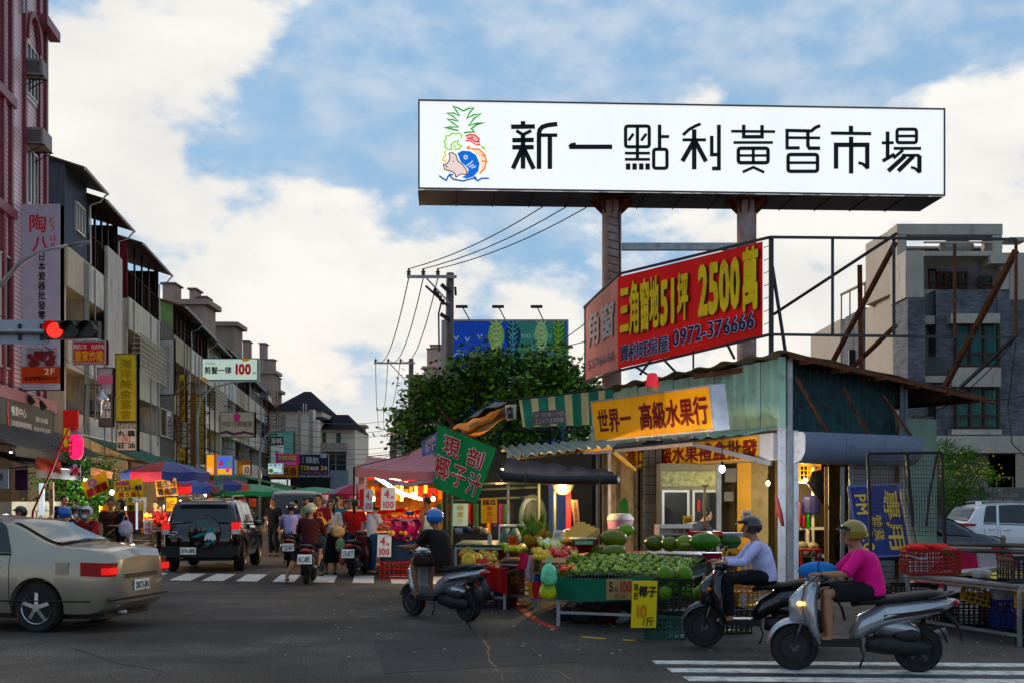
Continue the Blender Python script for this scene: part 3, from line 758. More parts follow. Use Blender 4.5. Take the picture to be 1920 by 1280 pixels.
# ---------------------------------------------------------------- left row of buildings
def lz(px,py,t=-11): s = s_at(px,t); Y = SD.y*s+SN.y*t; return CAMZ+(HZ-py)/F*Y
def tile_mat():
 m = M('pink_wall_tiles',(.68,.55,.58),.35,var=.08,scale=2,dirt=.3,dcol=(.18,.1,.11),streak=1)
 nt = m.node_tree; b = nt.nodes['Principled BSDF']; tc = nt.nodes['Texture Coordinate']
 sp = nt.nodes.new('ShaderNodeSeparateXYZ'); nt.links.new(tc.outputs['Object'],sp.inputs[0])
 mu = nt.nodes.new('ShaderNodeMath'); mu.operation = 'MULTIPLY'; mu.inputs[1].default_value = 1/.14; nt.links.new(sp.outputs[2],mu.inputs[0])
 fr = nt.nodes.new('ShaderNodeMath'); fr.operation = 'FRACT'; nt.links.new(mu.outputs[0],fr.inputs[0])
 gt = nt.nodes.new('ShaderNodeMath'); gt.operation = 'GREATER_THAN'; gt.inputs[1].default_value = .72; nt.links.new(fr.outputs[0],gt.inputs[0])
 mx = nt.nodes.new('ShaderNodeMix'); mx.data_type = 'RGBA'; nt.links.new(gt.outputs[0],mx.inputs[0])
 nt.links.new(b.inputs['Base Color'].links[0].from_socket,mx.inputs[6]); mx.inputs[7].default_value = (.34,.17,.2,1); nt.links.new(mx.outputs[2],b.inputs['Base Color'])
 bp = nt.nodes.new('ShaderNodeBump'); bp.inputs['Strength'].default_value = .6; bp.invert = True; nt.links.new(gt.outputs[0],bp.inputs['Height']); nt.links.new(bp.outputs[0],b.inputs['Normal'])
 return m
def sbox(b,s0,s1,t0,t1,z0,z1):     # box in the street frame
 return b.prism([st(s0,t0,z0),st(s1,t0,z0),st(s1,t1,z0),st(s0,t1,z0)],(0,0,z1-z0))
BM = M('burgundy_tiles',(.17,.05,.065),.4,var=.25,scale=4,bump=.2)
AL = M('aluminium_frame',(.5,.5,.48),.4,.5,var=.1)
def win(parent,s0,s1,z0,z1,t,frame=None,n=2,gl=None):
 f = MB(); w = .06
 sbox(f,s0,s1,t-.03,t+.06,z0,z0+w); sbox(f,s0,s1,t-.03,t+.06,z1-w,z1)
 for i in range(n+1):
  x = s0+(s1-s0-w)*i/n; sbox(f,x,x+w,t-.03,t+.06,z0+w,z1-w)
 wn = f.build('window',frame or AL,parent)
 g = MB(); sbox(g,s0+w,s1-w,t-.02,t+.02,z0+w,z1-w)
 # the pane hangs directly on the window, a sub-part
 g.build('pane',gl or glass(),wn)
 return wn
def ac_unit(s,z,t,label,w=.75):
 u = thing('air_conditioner',label,'air conditioner',tuple(st(s,t,z)),SYAW,'window air conditioners')
 b = MB(); sbox(b,s-w/2,s+w/2,t,t+.55,z,z+.5); b.build('casing',M('ac_grey',(.22,.21,.2),.6,var=.2,dirt=.3),u)
 b = MB()
 for i in range(7): sbox(b,s-w/2-.012,s-w/2,t+.08,t+.48,z+.06+i*.055,z+.08+i*.055)
 b.build('grille',dark(),u)
 b = MB()
 for ds in (-w/2+.05,w/2-.05): b.bar(st(s+ds,t,z-.35),st(s+ds,t+.55,z-.03),.03); b.bar(st(s+ds,t,z-.03),st(s+ds,t+.6,z-.03),.03)
 b.build('bracket',dark(),u)
def pink_building():
 t_ = -11.0; a = thing('tiled_building','pink and burgundy tiled apartment block at the left edge of the picture','building',tuple(st(38,t_,0)),SYAW)
 b = MB(); sbox(b,24,43.2,t_-8,t_,4.6,22); b.build('wall',tile_mat(),a)
 b = MB(); sbox(b,24,43.2,t_-8,t_-1.2,0,4.6); b.build('shop_wall',PT('2c2a26',.8),a)
 for px,w in ((2,.22),(17,.2),(43,.2),(70,.2),(82.5,.2)):
  s = s_at(px,t_); b = MB(); sbox(b,s-w/2,s+w/2,t_,t_+.12,4.9,21); b.build('trim_strip',BM,a)
 for z in (10.2,13.6,17.2):
  b = MB(); sbox(b,24,s_at(22,t_),t_,t_+.18,z,z+.28); b.build('floor_band',BM,a)
 b = MB(); sbox(b,24,43.25,t_,t_+.3,4.62,5.0); b.build('floor_band',M('pink_tiles_band',(.26,.13,.14),.5,bump=.2),a)
 b = MB(); sbox(b,s_at(68,t_),43.5,t_,t_+.35,17.3,17.62); b.build('cornice',BM,a)
 s0,s1 = s_at(46.5,t_),s_at(67,t_)
 for z0,z1 in ((14.6,16.25),(11.1,12.9),(7.6,9.4)):
  sf = MB(); sbox(sf,s0-.02,s1+.02,t_,t_+.05,z0-.12,z0-.02); sf.build('window_sill',AL,a); win(a,s0,s1,z0,z1,t_+.02,AL,3)
 # arch over the upper window
 b = MB(); cs = (s0+s1)/2; r = (s1-s0)/2+.12
 n = 10
 for i in range(n):
  p = [st(cs+cos(pi*k/n)*r,t_+.1,16.3+sin(pi*k/n)*r*1.3) for k in (i,i+1)]
  b.bar(p[0],p[1],.16)
 b.build('window_arch',BM,a)
 for px,z0,z1 in ((-30,11.2,13.0),(8,5.6,9.0),(-30,14.6,16.6)): win(a,s_at(px,t_)-.6,s_at(px,t_)+.5,z0,z1,t_+.02,AL,2)
 ac_unit(s_at(47,t_),15.1,t_+.05,'small grey window air conditioner beside the topmost window of the pink building',.5)
 ac_unit(s_at(53,t_),12.95,t_+.05,'boxy grey air conditioner on brackets above the lower window of the pink building',1.1)
 b = MB(); b.tube([st(s_at(38,t_),t_+.1,18.5),st(s_at(38,t_),t_+.1,16.9)],.05); b.build('downpipe',steel(),a)
pink_building()
def corrugated(b,p0,p1,z0,z1,amp=.03,pitch=.2,nrm=None):     # vertical ribbed sheet from ground line p0-p1
 p0 = Vector(p0); p1 = Vector(p1); L_ = (p1-p0).length; d = (p1-p0)/L_; n_ = nrm or Vector((d.y,-d.x,0))
 k = max(1,int(L_/pitch)); prof = []
 for i in range(k):
  for f,o in ((0,0),(.55,0),(.68,1),(.87,1)): prof.append((min(L_,(i+f)*L_/k),o*amp))
 prof.append((L_,0)); vs = []
 z1f = z1 if callable(z1) else (lambda f: z1)
 z0f = z0 if callable(z0) else (lambda f: z0)
 for x,o in prof: vs += [p0+d*x+n_*o+Vector((0,0,z0f(x/L_))),p0+d*x+n_*o+Vector((0,0,z1f(x/L_)))]
 return b.add(vs,[(2*i,2*i+2,2*i+3,2*i+1) for i in range(len(prof)-1)])
def row_house(label,s0,s1,zp,pent=None,pentcol='55606a',wall=None,grille=(),ztop=14.3,blank=False,floors=((9.4,10.85),(6.45,7.9),(3.6,4.9)),back=1.4,pent_open=False,roofc='3a3a3c'):
 t_ = -11.0; cs = (s0+s1)/2
 a = thing('row_house',label,'building',tuple(st(cs,t_,0)),SYAW,'row houses along the left side of the street')
 wm = wall or conc()
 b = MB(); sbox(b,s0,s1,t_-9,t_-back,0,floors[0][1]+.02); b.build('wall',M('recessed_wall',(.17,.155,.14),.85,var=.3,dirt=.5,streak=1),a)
 for sx in (s0,s1-.22):
  b = MB(); sbox(b,sx+.004,sx+.216,t_-back,t_-.12,0,floors[0][1]-.05); b.build('party_wall',wm,a)
 for z0,z1 in floors:
  b = MB(); sbox(b,s0+.01,s1-.01,t_-.1,t_,z0,z1); sbox(b,s0+.22,s1-.22,t_-back,t_-.1,z0,z0+.16); b.build('balcony_parapet',wm,a)
 for i,(z0,z1) in enumerate(floors[:-1] if len(floors) > 1 else floors):
  zz = floors[i+1][1] if i+1 < len(floors) else 4.9
  n = 2 if s1-s0 > 4 else 1
  for k in range(n):
   w0 = s0+.5+(s1-s0-1)*k/n; w1 = w0+(s1-s0-1)/n-.35
   win(a,w0,w1,zz+.25,z0-.35,t_-back+.05,AL,2)
 for lv in grille:
  z1 = floors[lv][0]-.02; z0 = floors[lv+1][1]+.02 if lv+1 < len(floors) else 4.9
  b = MB(); sbox(b,s0+.5,s1-.5,t_+.38,t_+.42,z0-.4,z0-.36); m = int((s1-s0-1)/.28)
  for i in range(m+1): x = s0+.5+(s1-s0-1)*i/m; b.bar(st(x,t_+.4,z0-.4),st(x,t_+.4,z1-.1),.03)
  for j in range(9): z = z0-.4+(z1-z0+.3)*j/8; b.bar(st(s0+.5,t_+.4,z),st(s1-.5,t_+.4,z),.03)
  for sx in (s0+.5,s1-.5):
   for j in range(9): z = z0-.4+(z1-z0+.3)*j/8; b.bar(st(sx,t_,z),st(sx,t_+.4,z),.03)
  b.build('window_grille',M('cream_grille',(.45,.43,.36),.6,dirt=.4),a)
 if blank: b = MB(); sbox(b,s0+(s1-s0)*.45,s1,t_+.01,t_+.14,6.9,12.1); b.build('blank_wall_panel',M('whitewashed_panel',(.5,.48,.44),.85,var=.12,dirt=.5,dcol=(.16,.13,.1),streak=1),a)
 zb = floors[0][1]; rr = random.Random(int(s0*7))
 for q in range(3):
  s = s0+.6+(s1-s0-1.2)*(q+rr.uniform(.2,.8))/3; z = rr.choice([f_[0] for f_ in floors[:2]])-rr.uniform(.9,1.7)
  ac_unit(s,z,t_-back+.1,('nearest','middle','farthest')[q]+' window air conditioner on the '+' '.join(label.split()[:8]),.7)
 b = MB()
 for q in range(3): s = s0+rr.uniform(.3,s1-s0-.3); b.tube([st(s,t_+.04,rr.uniform(3.2,5)),st(s,t_+.04,zb-.1)],.03,6)
 b.build('drain_pipes',PT('8a8c8a',.5),a)
 if pent:
  pm = PT(pentcol,.45,var=.14,scale=3,dirt=.25,streak=1)
  depth = 3.2; zs = pent
  if not pent_open:
   b = MB(); corrugated(b,st(s0+.1,t_-.15),st(s1-.1,t_-.15),zb,zs,nrm=SN*1.0); b.build('penthouse_front',pm,a)
   win(a,s0+(s1-s0)*.42,s0+(s1-s0)*.8,zb+.9,zb+2.0,t_-.1,AL,3)
  b = MB(); corrugated(b,st(s0+.08,t_-depth),st(s0+.08,t_-.1),zb,lambda f: zs+.84-.9*f,nrm=-SD*1.0); b.build('penthouse_side',pm,a)
  if pent_open:
   b = MB(); sbox(b,s0+.3,s1,t_-depth-.2,t_-depth,zb,zs+.9); b.build('penthouse_back',PT('241f1c',.9),a)
   b = MB(); sbox(b,s1-.12,s1-.04,t_-depth,t_-.05,zb,zs-.05); b.build('penthouse_side',PT('241f1c',.9),a)  # dark end wall added, its colour gives the shade inside the open loft
   for k in range(5): x = s0+.4+(s1-s0-.6)*k/4; b = MB(); b.bar(st(x,t_-.2,zb),st(x,t_-.2,zs),.08); b.build('post',dark(),a)
   b = MB()
   for k in range(10): x = s0+.4+(s1-s0-.6)*k/9; b.bar(st(x,t_-.15,zb),st(x,t_-.15,zb+1.3),.02)
   b.bar(st(s0,t_-.15,zb+1.3),st(s1,t_-.15,zb+1.3),.03); b.build('railing',rust(),a)
  b = MB()   # mono-pitch roof falling towards the street with an overhang
  p = [st(s0-.25,t_-depth-.4,zs+1.0),st(s1+.3,t_-depth-.4,zs+1.0),st(s1+.1,t_+.6,zs-.25),st(s0-.1,t_+.6,zs-.25)]
  b.prism(p,(0,0,.07)); b.build('roof',PT(roofc,.5,var=.3,dirt=.4),a)
  b = MB(); b.tube([st(s0-.1,t_+.64,zs-.26),st(s1+.05,t_+.64,zs-.26)],.06,6); b.tube([st(s1-.1,t_+.64,zs-.3),st(s1-.1,t_+.4,zs-.6),st(s1-.1,t_,zs-.75),st(s1-.1,t_+.02,zb)],.035,6); b.build('gutter',AL,a)
 return a
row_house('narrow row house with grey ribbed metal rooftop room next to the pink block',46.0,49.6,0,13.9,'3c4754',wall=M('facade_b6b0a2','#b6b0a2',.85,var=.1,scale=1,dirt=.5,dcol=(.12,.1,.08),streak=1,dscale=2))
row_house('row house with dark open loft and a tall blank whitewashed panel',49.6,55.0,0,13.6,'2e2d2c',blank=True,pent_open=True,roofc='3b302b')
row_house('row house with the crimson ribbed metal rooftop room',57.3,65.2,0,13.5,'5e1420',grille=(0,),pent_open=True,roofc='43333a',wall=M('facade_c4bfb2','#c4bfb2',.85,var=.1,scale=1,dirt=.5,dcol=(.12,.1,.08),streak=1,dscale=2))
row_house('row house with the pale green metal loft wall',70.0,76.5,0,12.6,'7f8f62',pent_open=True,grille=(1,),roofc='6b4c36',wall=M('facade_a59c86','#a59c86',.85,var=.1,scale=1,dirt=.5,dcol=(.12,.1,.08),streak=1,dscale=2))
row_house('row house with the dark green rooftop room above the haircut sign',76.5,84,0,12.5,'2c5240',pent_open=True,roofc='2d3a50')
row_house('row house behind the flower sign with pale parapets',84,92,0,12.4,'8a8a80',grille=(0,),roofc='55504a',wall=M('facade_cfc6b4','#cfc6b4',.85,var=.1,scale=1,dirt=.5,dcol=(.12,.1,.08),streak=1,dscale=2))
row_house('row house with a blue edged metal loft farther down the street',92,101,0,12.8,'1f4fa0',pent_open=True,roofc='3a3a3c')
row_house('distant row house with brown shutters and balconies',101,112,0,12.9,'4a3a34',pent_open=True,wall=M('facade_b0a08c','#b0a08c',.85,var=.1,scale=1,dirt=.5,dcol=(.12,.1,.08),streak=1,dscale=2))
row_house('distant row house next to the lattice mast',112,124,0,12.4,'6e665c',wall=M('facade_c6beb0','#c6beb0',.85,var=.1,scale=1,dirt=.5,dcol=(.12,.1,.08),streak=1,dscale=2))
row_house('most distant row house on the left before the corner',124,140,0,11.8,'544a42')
def infill(label,s0,s1,z,col,t0=-11.6):
 a = thing('row_house',label,'building',tuple(st((s0+s1)/2,t0,0)),SYAW,'row houses along the left side of the street')
 b = MB(); sbox(b,s0,s1,-20,t0,0,z); b.build('wall',M('aged_render_'+col,'#'+col,.9,var=.2,scale=1,dirt=.6,streak=1,dcol=(.05,.045,.04)),a)
 for k in range(3):
  z0 = 5.0+k*3;
  if z0+1.6 < z: win(a,s0+.5,s1-.5,z0,z0+1.5,t0+.03,AL,2)
infill('narrow soot stained house squeezed beside the pink block',43.2,46,10.4,'4b4846',-12.4)
infill('narrow stained concrete house before the crimson roof',55.0,57.3,11.6,'77736b')
infill('grey stained concrete house below the green loft',65.2,70.0,11.2,'5d5a55',-11.1)
# decorative wheel of rods on the crimson wall
t = thing('wheel_ornament','large rusty half wheel of rods leaning on the crimson wall','ornament',tuple(st(57.1,-11.6,11.2)),SYAW)
b = MB(); c = st(57.15,-13.6,12.1)
for i in range(17): an = R(-80+i*10); d = SN*cos(an)+Vector((0,0,sin(an))); b.bar(c+d*.5,c+d*1.75,.03)
for rr in (.5,1.1,1.75):
 for i in range(16):
  a0,a1 = R(-80+i*10),R(-70+i*10); b.bar(c+(SN*cos(a0)+Vector((0,0,sin(a0))))*rr,c+(SN*cos(a1)+Vector((0,0,sin(a1))))*rr,.02)
b.build('rods',M('pinkish_rust',(.35,.12,.1),.7),t)
def tower(label,px0,px1,pytop,Y,depth,col,posts=(),steps=()):
 depth = 3.5
 p0,p1 = at(px0,pytop,Y),at(px1,pytop,Y); z = p0.z
 a = thing('apartment_tower',label,'building',((p0.x+p1.x)/2,Y,0))
 m = M('tower_render_'+col,'#'+col,.85,var=.12,scale=.4,dirt=.3,streak=1,dcol=(.12,.09,.08))
 b = MB(); b.box((p0.x+p1.x)/2,Y+depth/2,z/2,p1.x-p0.x,depth,z); b.build('wall',m,a)
 b = MB(); b.box((p0.x+p1.x)/2,Y+depth/2,z+.2,p1.x-p0.x+.8,depth+.8,.4); b.build('cornice',m,a)
 for si,(x0,x1,yt) in enumerate(steps):
  q0,q1 = at(x0,yt,Y),at(x1,yt,Y); b = MB(); b.box((q0.x+q1.x)/2,Y+depth/2,(z+q0.z)/2+.2,q1.x-q0.x,depth*(.6-.06*si),q0.z-z); b.build('stair_tower',m,a)
  b = MB(); b.box((q0.x+q1.x)/2,Y+depth/2,q0.z+.28,q1.x-q0.x+.3,depth*(.6-.06*si)+.3,.12); b.build('cap',PT('6f625c',.8),a)
 W_ = p1.x-p0.x; nx = max(2,int(W_/3)); k = 0
 for iz in range(int(z/3.1)):
  for ix in range(nx):
   x = p0.x+W_*(ix+.5)/nx; zz = 1.2+iz*3.1
   if (HZ-(zz-CAMZ)*F/Y) > 900: continue
   b = MB(); b.box(x,Y-.03,zz+.8,1.1,.1,1.3); b.build('window',M('tower_window',(.05,.055,.06),.2),a)
   b = MB(); b.box(x,Y-.2,zz+.02,1.7,.35,.12); b.build('balcony_slab',m,a)
 return a
tower('pinkish grey tower block behind the green loft, far left',292,384,572,96,14,'9b8a80',steps=((300,322,535),(350,361,545),(368,380,560)))
tower('brown grey apartment block with flat roofed stair tower above the haircut sign',386,440,612,120,12,'8c7d74',steps=((392,432,608),))
tower('mauve apartment block with two square chimneys',448,512,700,150,14,'94847a',steps=((453,463,642),(484,494,646),(488,510,676)))
tower('narrow block with a square chimney at the far end of the row',500,519,735,160,12,'7d6f68',steps=((512,519,710),))
tower('pink and white high rise beyond the utility poles',795,850,690,230,20,'b79c92',steps=((800,838,655),(806,826,648)))
tower('brown striped high rise left of the tree',765,800,705,260,20,'a5806f')
tower('pale apartment block behind the tree, low and distant',738,800,770,200,16,'b5aca5')
tower('thin brick coloured block right of the corner building',664,681,800,190,16,'a08070')
def corner_building():
 Y = 128; a = thing('corner_building','cream corner building with dark hipped roofs closing the street','building',(-21,Y,0))
 cm = M('cream_stucco',(.66,.57,.48),.85,var=.08,scale=.5,dirt=.15,streak=1); rm = M('slate_roof',(.012,.014,.02),.95,var=.2,spec=.03)
 def X(px,Y=Y): return (px-960)/F*Y
 def Z(py,Y=Y): return CAMZ+(HZ-py)/F*Y
 b = MB(); b.box((X(505)+X(604))/2,Y+7,Z(768)/2,X(604)-X(505),14,Z(768)); b.build('wall',cm,a)
 b = MB(); b.box((X(572)+X(610))/2,Y-1,Z(792)/2,X(610)-X(572),8,Z(792)); b.build('wall',cm,a)
 b = MB(); b.box((X(606)+X(670))/2,Y+4,Z(805)/2,X(670)-X(606),12,Z(805)); b.build('wall',cm,a)
 def hip(x0,x1,y0,y1,z0,z1,i0,i1):
  b = MB(); b.add([(x0,y0,z0),(x1,y0,z0),(x1,y1,z0),(x0,y1,z0),(x0+i0,(y0+y1)/2-.5,z1),(x1-i1,(y0+y1)/2-.5,z1),(x1-i1,(y0+y1)/2+.5,z1),(x0+i0,(y0+y1)/2+.5,z1)],
   [(0,1,5,4),(1,2,6,5),(2,3,7,6),(3,0,4,7),(4,5,6,7),(3,2,1,0)]); b.build('roof',rm,a)
 hip(X(505),X(607),Y-.6,Y+14,Z(770),Z(745)+1.2,2.6,2.4); hip(X(608),X(672),Y-3,Y+10,Z(806),Z(789)+.9,.5,1.5); hip(X(590),X(625),Y-3,Y+3,Z(790),Z(781),.3,1)
 for px in (515,520,560): pass
 for px,py0,py1 in ((613,812,832),(640,812,832)):
  b = MB(); b.box(X(px),Y-2.03,(Z(py0)+Z(py1))/2,.45,.12,Z(py0)-Z(py1)); b.build('window',M('green_pane',(.04,.1,.08),.2),a)
 b = MB(); b.box(X(631),Y-2.6,Z(840),X(656)-X(606),1.2,.9); b.build('balcony',M('balcony_band',(.3,.26,.22),.8),a)
 for px,w in ((531,.5),(598,.35),(577,.3)):
  b = MB(); b.box(X(px),Y-5.02 if px > 570 else Y-.05,Z(830),w,.12,6); b.build('pilaster',M('dark_stucco_band',(.33,.28,.25),.85),a)  # strips in a darker stucco colour
 for px,z in ((625,868),(645,868)):
  b = MB(); b.box(X(px),Y-2.05,Z(z),1.0,.12,2.2); b.build('window',glass(),a)
 b = MB(); b.box((X(505)+X(636))/2,Y-6.5,(Z(920)+Z(893))/2,X(636)-X(505),.8,Z(893)-Z(920)); b.build('shop_fascia',PT('15161a',.6),a)
 b = MB(); b.box((X(636)+X(668))/2,Y-6,Z(905),X(668)-X(636),.6,2.4); b.build('shop_fascia',PT('7f868c',.6),a)
 # rooftop pipes and tank
 b = MB(); b.cyl((X(594),Y-3,Z(795)),(X(594),Y-3,Z(772)),.35,n=10); b.build('water_tank',AL,a)
 b = MB(); b.bar((X(578),Y-3,Z(795)),(X(578),Y-3,Z(760)),.08); b.bar((X(583),Y-3,Z(795)),(X(583),Y-3,Z(760)),.08); b.build('vent_pipe',AL,a)
 return a
corner_building()
# ---------------------------------------------------------------- signs on the left side (in front of the facades)
def sgn_perp(px0,px1,py0,py1,s=None,Y=None):     # a board roughly facing the camera, perpendicular to the street
 P0 = at(px0,py1,Y); P1 = at(px1,py1,Y);
 return Face(P0,P1-P0,(0,0,(py1-py0)/F*Y))
def perp_sign(px0,px1,py0,py1,Y,name,label,board,frame=None,texts=(),th=.15,**k):
 return sign(name,label,sgn_perp(px0,px1,py0,py1,None,Y),board,frame,th,texts,**k)
RED = PT('b02a18',.5); INK = PT('101014',.5); WHT = PT('e4e4e0',.5); CRIM = PT('8c1414',.5); YEL = PT('d8b020',.5); NAVY = PT('16205c',.5)
# tall grey-lilac banner sign
f = sgn_perp(41,113,383,730,None,38.6)
t = sign('banner_sign','tall lilac grey vertical sign with red calligraphy on the pink block',f,PT('a9a4b2',.6,var=.1),PT('b8b8b8',.4),.35,
 [dict(s='陶',m=RED,b=(.17,.845,.66,.955),bold=.01),dict(s='八',m=RED,b=(.27,.74,.72,.84),bold=.015),dict(s='とう',m=RED,b=(.68,.855,.9,.935),vert=True,bold=0),
     dict(s='はち',m=RED,b=(.72,.755,.92,.84),vert=True,bold=0),dict(s='日本瓷器批發零',m=INK,b=(.42,.375,.62,.745),vert=True,bold=.02)],cat='sign',fw=.03)
b = MB(); slab(b,f,.0,.035,1,.125,.02,.016); b.build('foot_panel',M('vermilion_panel',(.42,.07,.03),.5),t)
letter(t,f,'2F',PT('e8d8c0',.5),.58,.082,.88,.118,off=.022); letter(t,f,'鍋張實業有限公司',PT('3a0e08',.5),.08,.05,.93,.075,off=.022)
b = MB(); slab(b,f,.12,.13,.92,.225,.02,.012)
b.build('picture_panel',PT('8b8890',.6),t); b = MB()
random.seed(2)
for i in range(26): p = f.p(.5+random.uniform(-.3,.33),.135+abs(random.gauss(0,.04)),.03); b.ell(p,.1,.02,.09,8,5)
b.build('pot_picture',M('dark_red_glaze',(.12,.02,.025),.3,var=.6,scale=6),t)
b = MB()
for z in [f.O.z+f.V.z*i/9 for i in range(10)]: b.bar((f.O.x-.28,38.8,z),(f.O.x+.02,38.8,z),.04); b.bar((f.O.x-.28,38.8,z),(f.O.x-.02,38.8,min(z+.55,f.O.z+f.V.z)),.025)
b.bar((f.O.x-.28,38.8,f.O.z),(f.O.x-.28,38.8,f.O.z+f.V.z),.05); b.bar((f.O.x-.0,38.85,f.O.z),(f.O.x-.0,38.85,f.O.z+f.V.z),.04); b.build('lattice_bracket',rust(),t)
for i,(px,py) in enumerate(((38,730),(55,742),(77,752))):
 t = thing('spot_lamp',('first','middle','last')[i]+' of the three black spot lamps under the lilac sign, counted from the left','lamp',tuple(at(px,py,38.3)),0,'spot lamps under the lilac sign')
 p = at(px,py,38.3); b = MB(); b.tube([p+Vector((-.25,.3,.12)),p+Vector((-.1,.1,.1)),p],.015,6); b.build('arm',dark(),t)
 b = MB(); b.cyl(p,p+Vector((.12,-.1,-.2)),.06,.11,12); b.build('lamp_head',black(),t)
# dark shop sign on the ground floor of the pink building
A = st(34,-10.7); B = st(44,-10.7)
o = wl(-25,806,A,B); z0 = lz(50,826,-10.7); z1 = lz(50,756,-10.7); pa = st(s_at(-40,-10.7),-10.7,z0); pb = st(s_at(101,-10.7),-10.7,z0)
f = Face(pa,pb-pa,(0,0,z1-z0))
sign('shop_sign','long dark green grey shop sign with white characters above the grey awning',f,M('dark_sign_board',(.035,.04,.038),.5,var=.15),PT('3a3a38',.5),.2,
 [dict(s='暢貨中心',m=WHT,b=(.38,.6,.58,.88)),dict(s='日本瓷器專售批發贈品',m=WHT,b=(.38,.33,.66,.5)),dict(s='花田燒 九谷燒 美濃燒',m=WHT,b=(.71,.58,.9,.74),bold=0),dict(s='萬古燒 有田燒 生活雜貨',m=WHT,b=(.69,.3,.94,.46),bold=0)])
b = MB(); stroke(b,f,[(.335,.9),(.33,.7),(.345,.4),(.35,.3)],.1,.015); b.build('brush_mark',PT('c05030',.5),bpy.data.objects['shop_sign'])
# grey awning, striped scallop, shutter interior
def awning(label,s0,s1,t0,t1,z0,z1,col,front=.25,mat=None,under=None,group=None):
 a = thing('awning',label,'awning',tuple(st((s0+s1)/2,t0,z0)),SYAW,group)
 m = mat or PT(col,.7,var=.2,scale=2,dirt=.3)
 b = MB(); n = max(6,int((s1-s0)/.5))
 b.grid(lambda u,v: st(s0+(s1-s0)*u,t0+(t1-t0)*v,z0+(z1-z0)*v-.08*sin(pi*v)*abs(sin(u*n*pi/2))),n*2,4)
 b.grid(lambda u,v: st(s0+(s1-s0)*u,t1+.01*sin(u*40),z1-front*v),n*2,1); b.build('canopy',m,a)
 b = MB(); b.tube([st(s0,t1,z1),st(s1,t1,z1)],.025,6)
 for s in (s0+.1,(s0+s1)/2,s1-.1): b.tube([st(s,t0,z0-.6),st(s,t1,z1)],.018,6)
 b.build('frame',dark(),a); return a
awning('weathered grey awning with an uneven edge below the dark shop sign',33,44.4,-10.9,-9.2,4.0,3.05,'3a3836')
awning('brown scalloped lower awning above the cream counter front',33,40.5,-10.2,-8.7,3.0,2.55,'2b2420',.3)
awning('dark green sloping awning beside the yellow banners',47,58,-10.9,-8.0,4.1,2.9,'1c4a3c',.2)
awning('teal green awning behind the black car',60,76,-10.9,-7.6,3.9,2.9,'1f5a4c',.25)
awning('bright green canopy far along the left stalls',84,102,-10.9,-6.6,3.7,2.7,'157048',.3)
awning('dull olive canopy at the far end of the left stalls',103,128,-10.9,-6.4,3.7,2.7,'2c4434',.3)
# cream peeling counter wall
t = MB(); A_ = st(34,-9.3);
t.prism([st(33,-9.3,0),st(40.2,-9.3,0),st(40.2,-9.6,0),st(33,-9.6,0)],(0,0,1.62)); t.thing('low_wall',M('peeling_cream_paint',(.42,.40,.31),.8,var=.1,dirt=.45,dcol=(.05,.05,.045),dscale=4),'cream painted low wall with peeling patches at the left edge','wall')
for i in range(5):
 p = st(35.2+i*1.0,-9.15,1.35); h = thing('coat_hanger','wire coat hanger on the rail before the cream low wall','hanger',tuple(p),SYAW,'coat hangers on the rail')
 b = MB(); b.tube([p+SD*.0,p+Vector((0,0,-.1)),p+SD*.18+Vector((0,0,-.22)),p-SD*.18+Vector((0,0,-.22)),p+Vector((0,0,-.1))],.012,5); b.build('wire',dark(),h)
t = thing('hanger_rail','thin dark clothes rail along the cream low wall','rail',tuple(st(37,-9.1,0)),SYAW)
b = MB(); b.tube([st(34.5,-9.1,1.36),st(40,-9.1,1.4)],.015,6); b.tube([st(34.6,-9.1,0),st(34.6,-9.1,1.36)],.015,6); b.tube([st(40,-9.1,0),st(40,-9.1,1.4)],.015,6); b.build('rail_tube',dark(),t)
# traffic light with its arm and grey panel
t = thing('traffic_light','horizontal traffic light glowing red on an arm from the left edge','traffic light',tuple(at(120,636,20.5)))
Y = 20.5
b = MB(); c0,c1 = at(86,636,Y),at(187,603,Y); b.box((c0.x+c1.x)/2,Y,(c0.z+c1.z)/2,c1.x-c0.x,.18,c1.z-c0.z); b.build('housing',M('signal_housing',(.02,.028,.022),.5),t)
for i,px in enumerate((103,135,168)):
 p = at(px,619.5,Y-.1); b = MB(); b.cyl(p+Vector((0,.02,0)),p+Vector((0,-.03,0)),.125,n=24)
 b.build('lens',M('red_signal_lit',(.8,.02,.01),.4,emit=3.2,ecol=(1,.012,.008)) if i == 0 else M('dark_lens',(.02,.015,.015),.2),t)
 b = MB(); n = 14; b.add([p+Vector((cos(pi*k/n*1.0)*.14,0 if e == 0 else -.2,sin(pi*k/n)*.14)) for e in (0,1) for k in range(n+1)],[(k,k+1,n+2+k,n+1+k) for k in range(n)]); b.build('visor',black(),t)
b = MB(); b.tube([at(88,622,Y+.05),at(-120,620,Y+.05),at(-420,622,Y+.05)],.045,10); b.build('arm',steel(),t)
b = MB(); p0,p1 = at(-420,622,Y+.05),at(-420,950,Y+.05); b.tube([p0+Vector((0,0,.6)),Vector((p0.x,p0.y,0))],.11,12); b.build('pole',steel(),t)
b = MB(); c0,c1 = at(-140,643,Y),at(89,598,Y); b.box((c0.x+c1.x)/2,Y+.12,(c0.z+c1.z)/2,c1.x-c0.x,.03,c1.z-c0.z); b.build('back_panel',M('grey_panel',(.36,.38,.42),.5,var=.08),t)
b = MB()
for px in (33,74): c0,c1 = at(px-3,636,Y),at(px+3,606,Y); b.box((c0.x+c1.x)/2,Y+.09,(c0.z+c1.z)/2,.05,.04,c1.z-c0.z)
b.build('clamp',dark(),t)
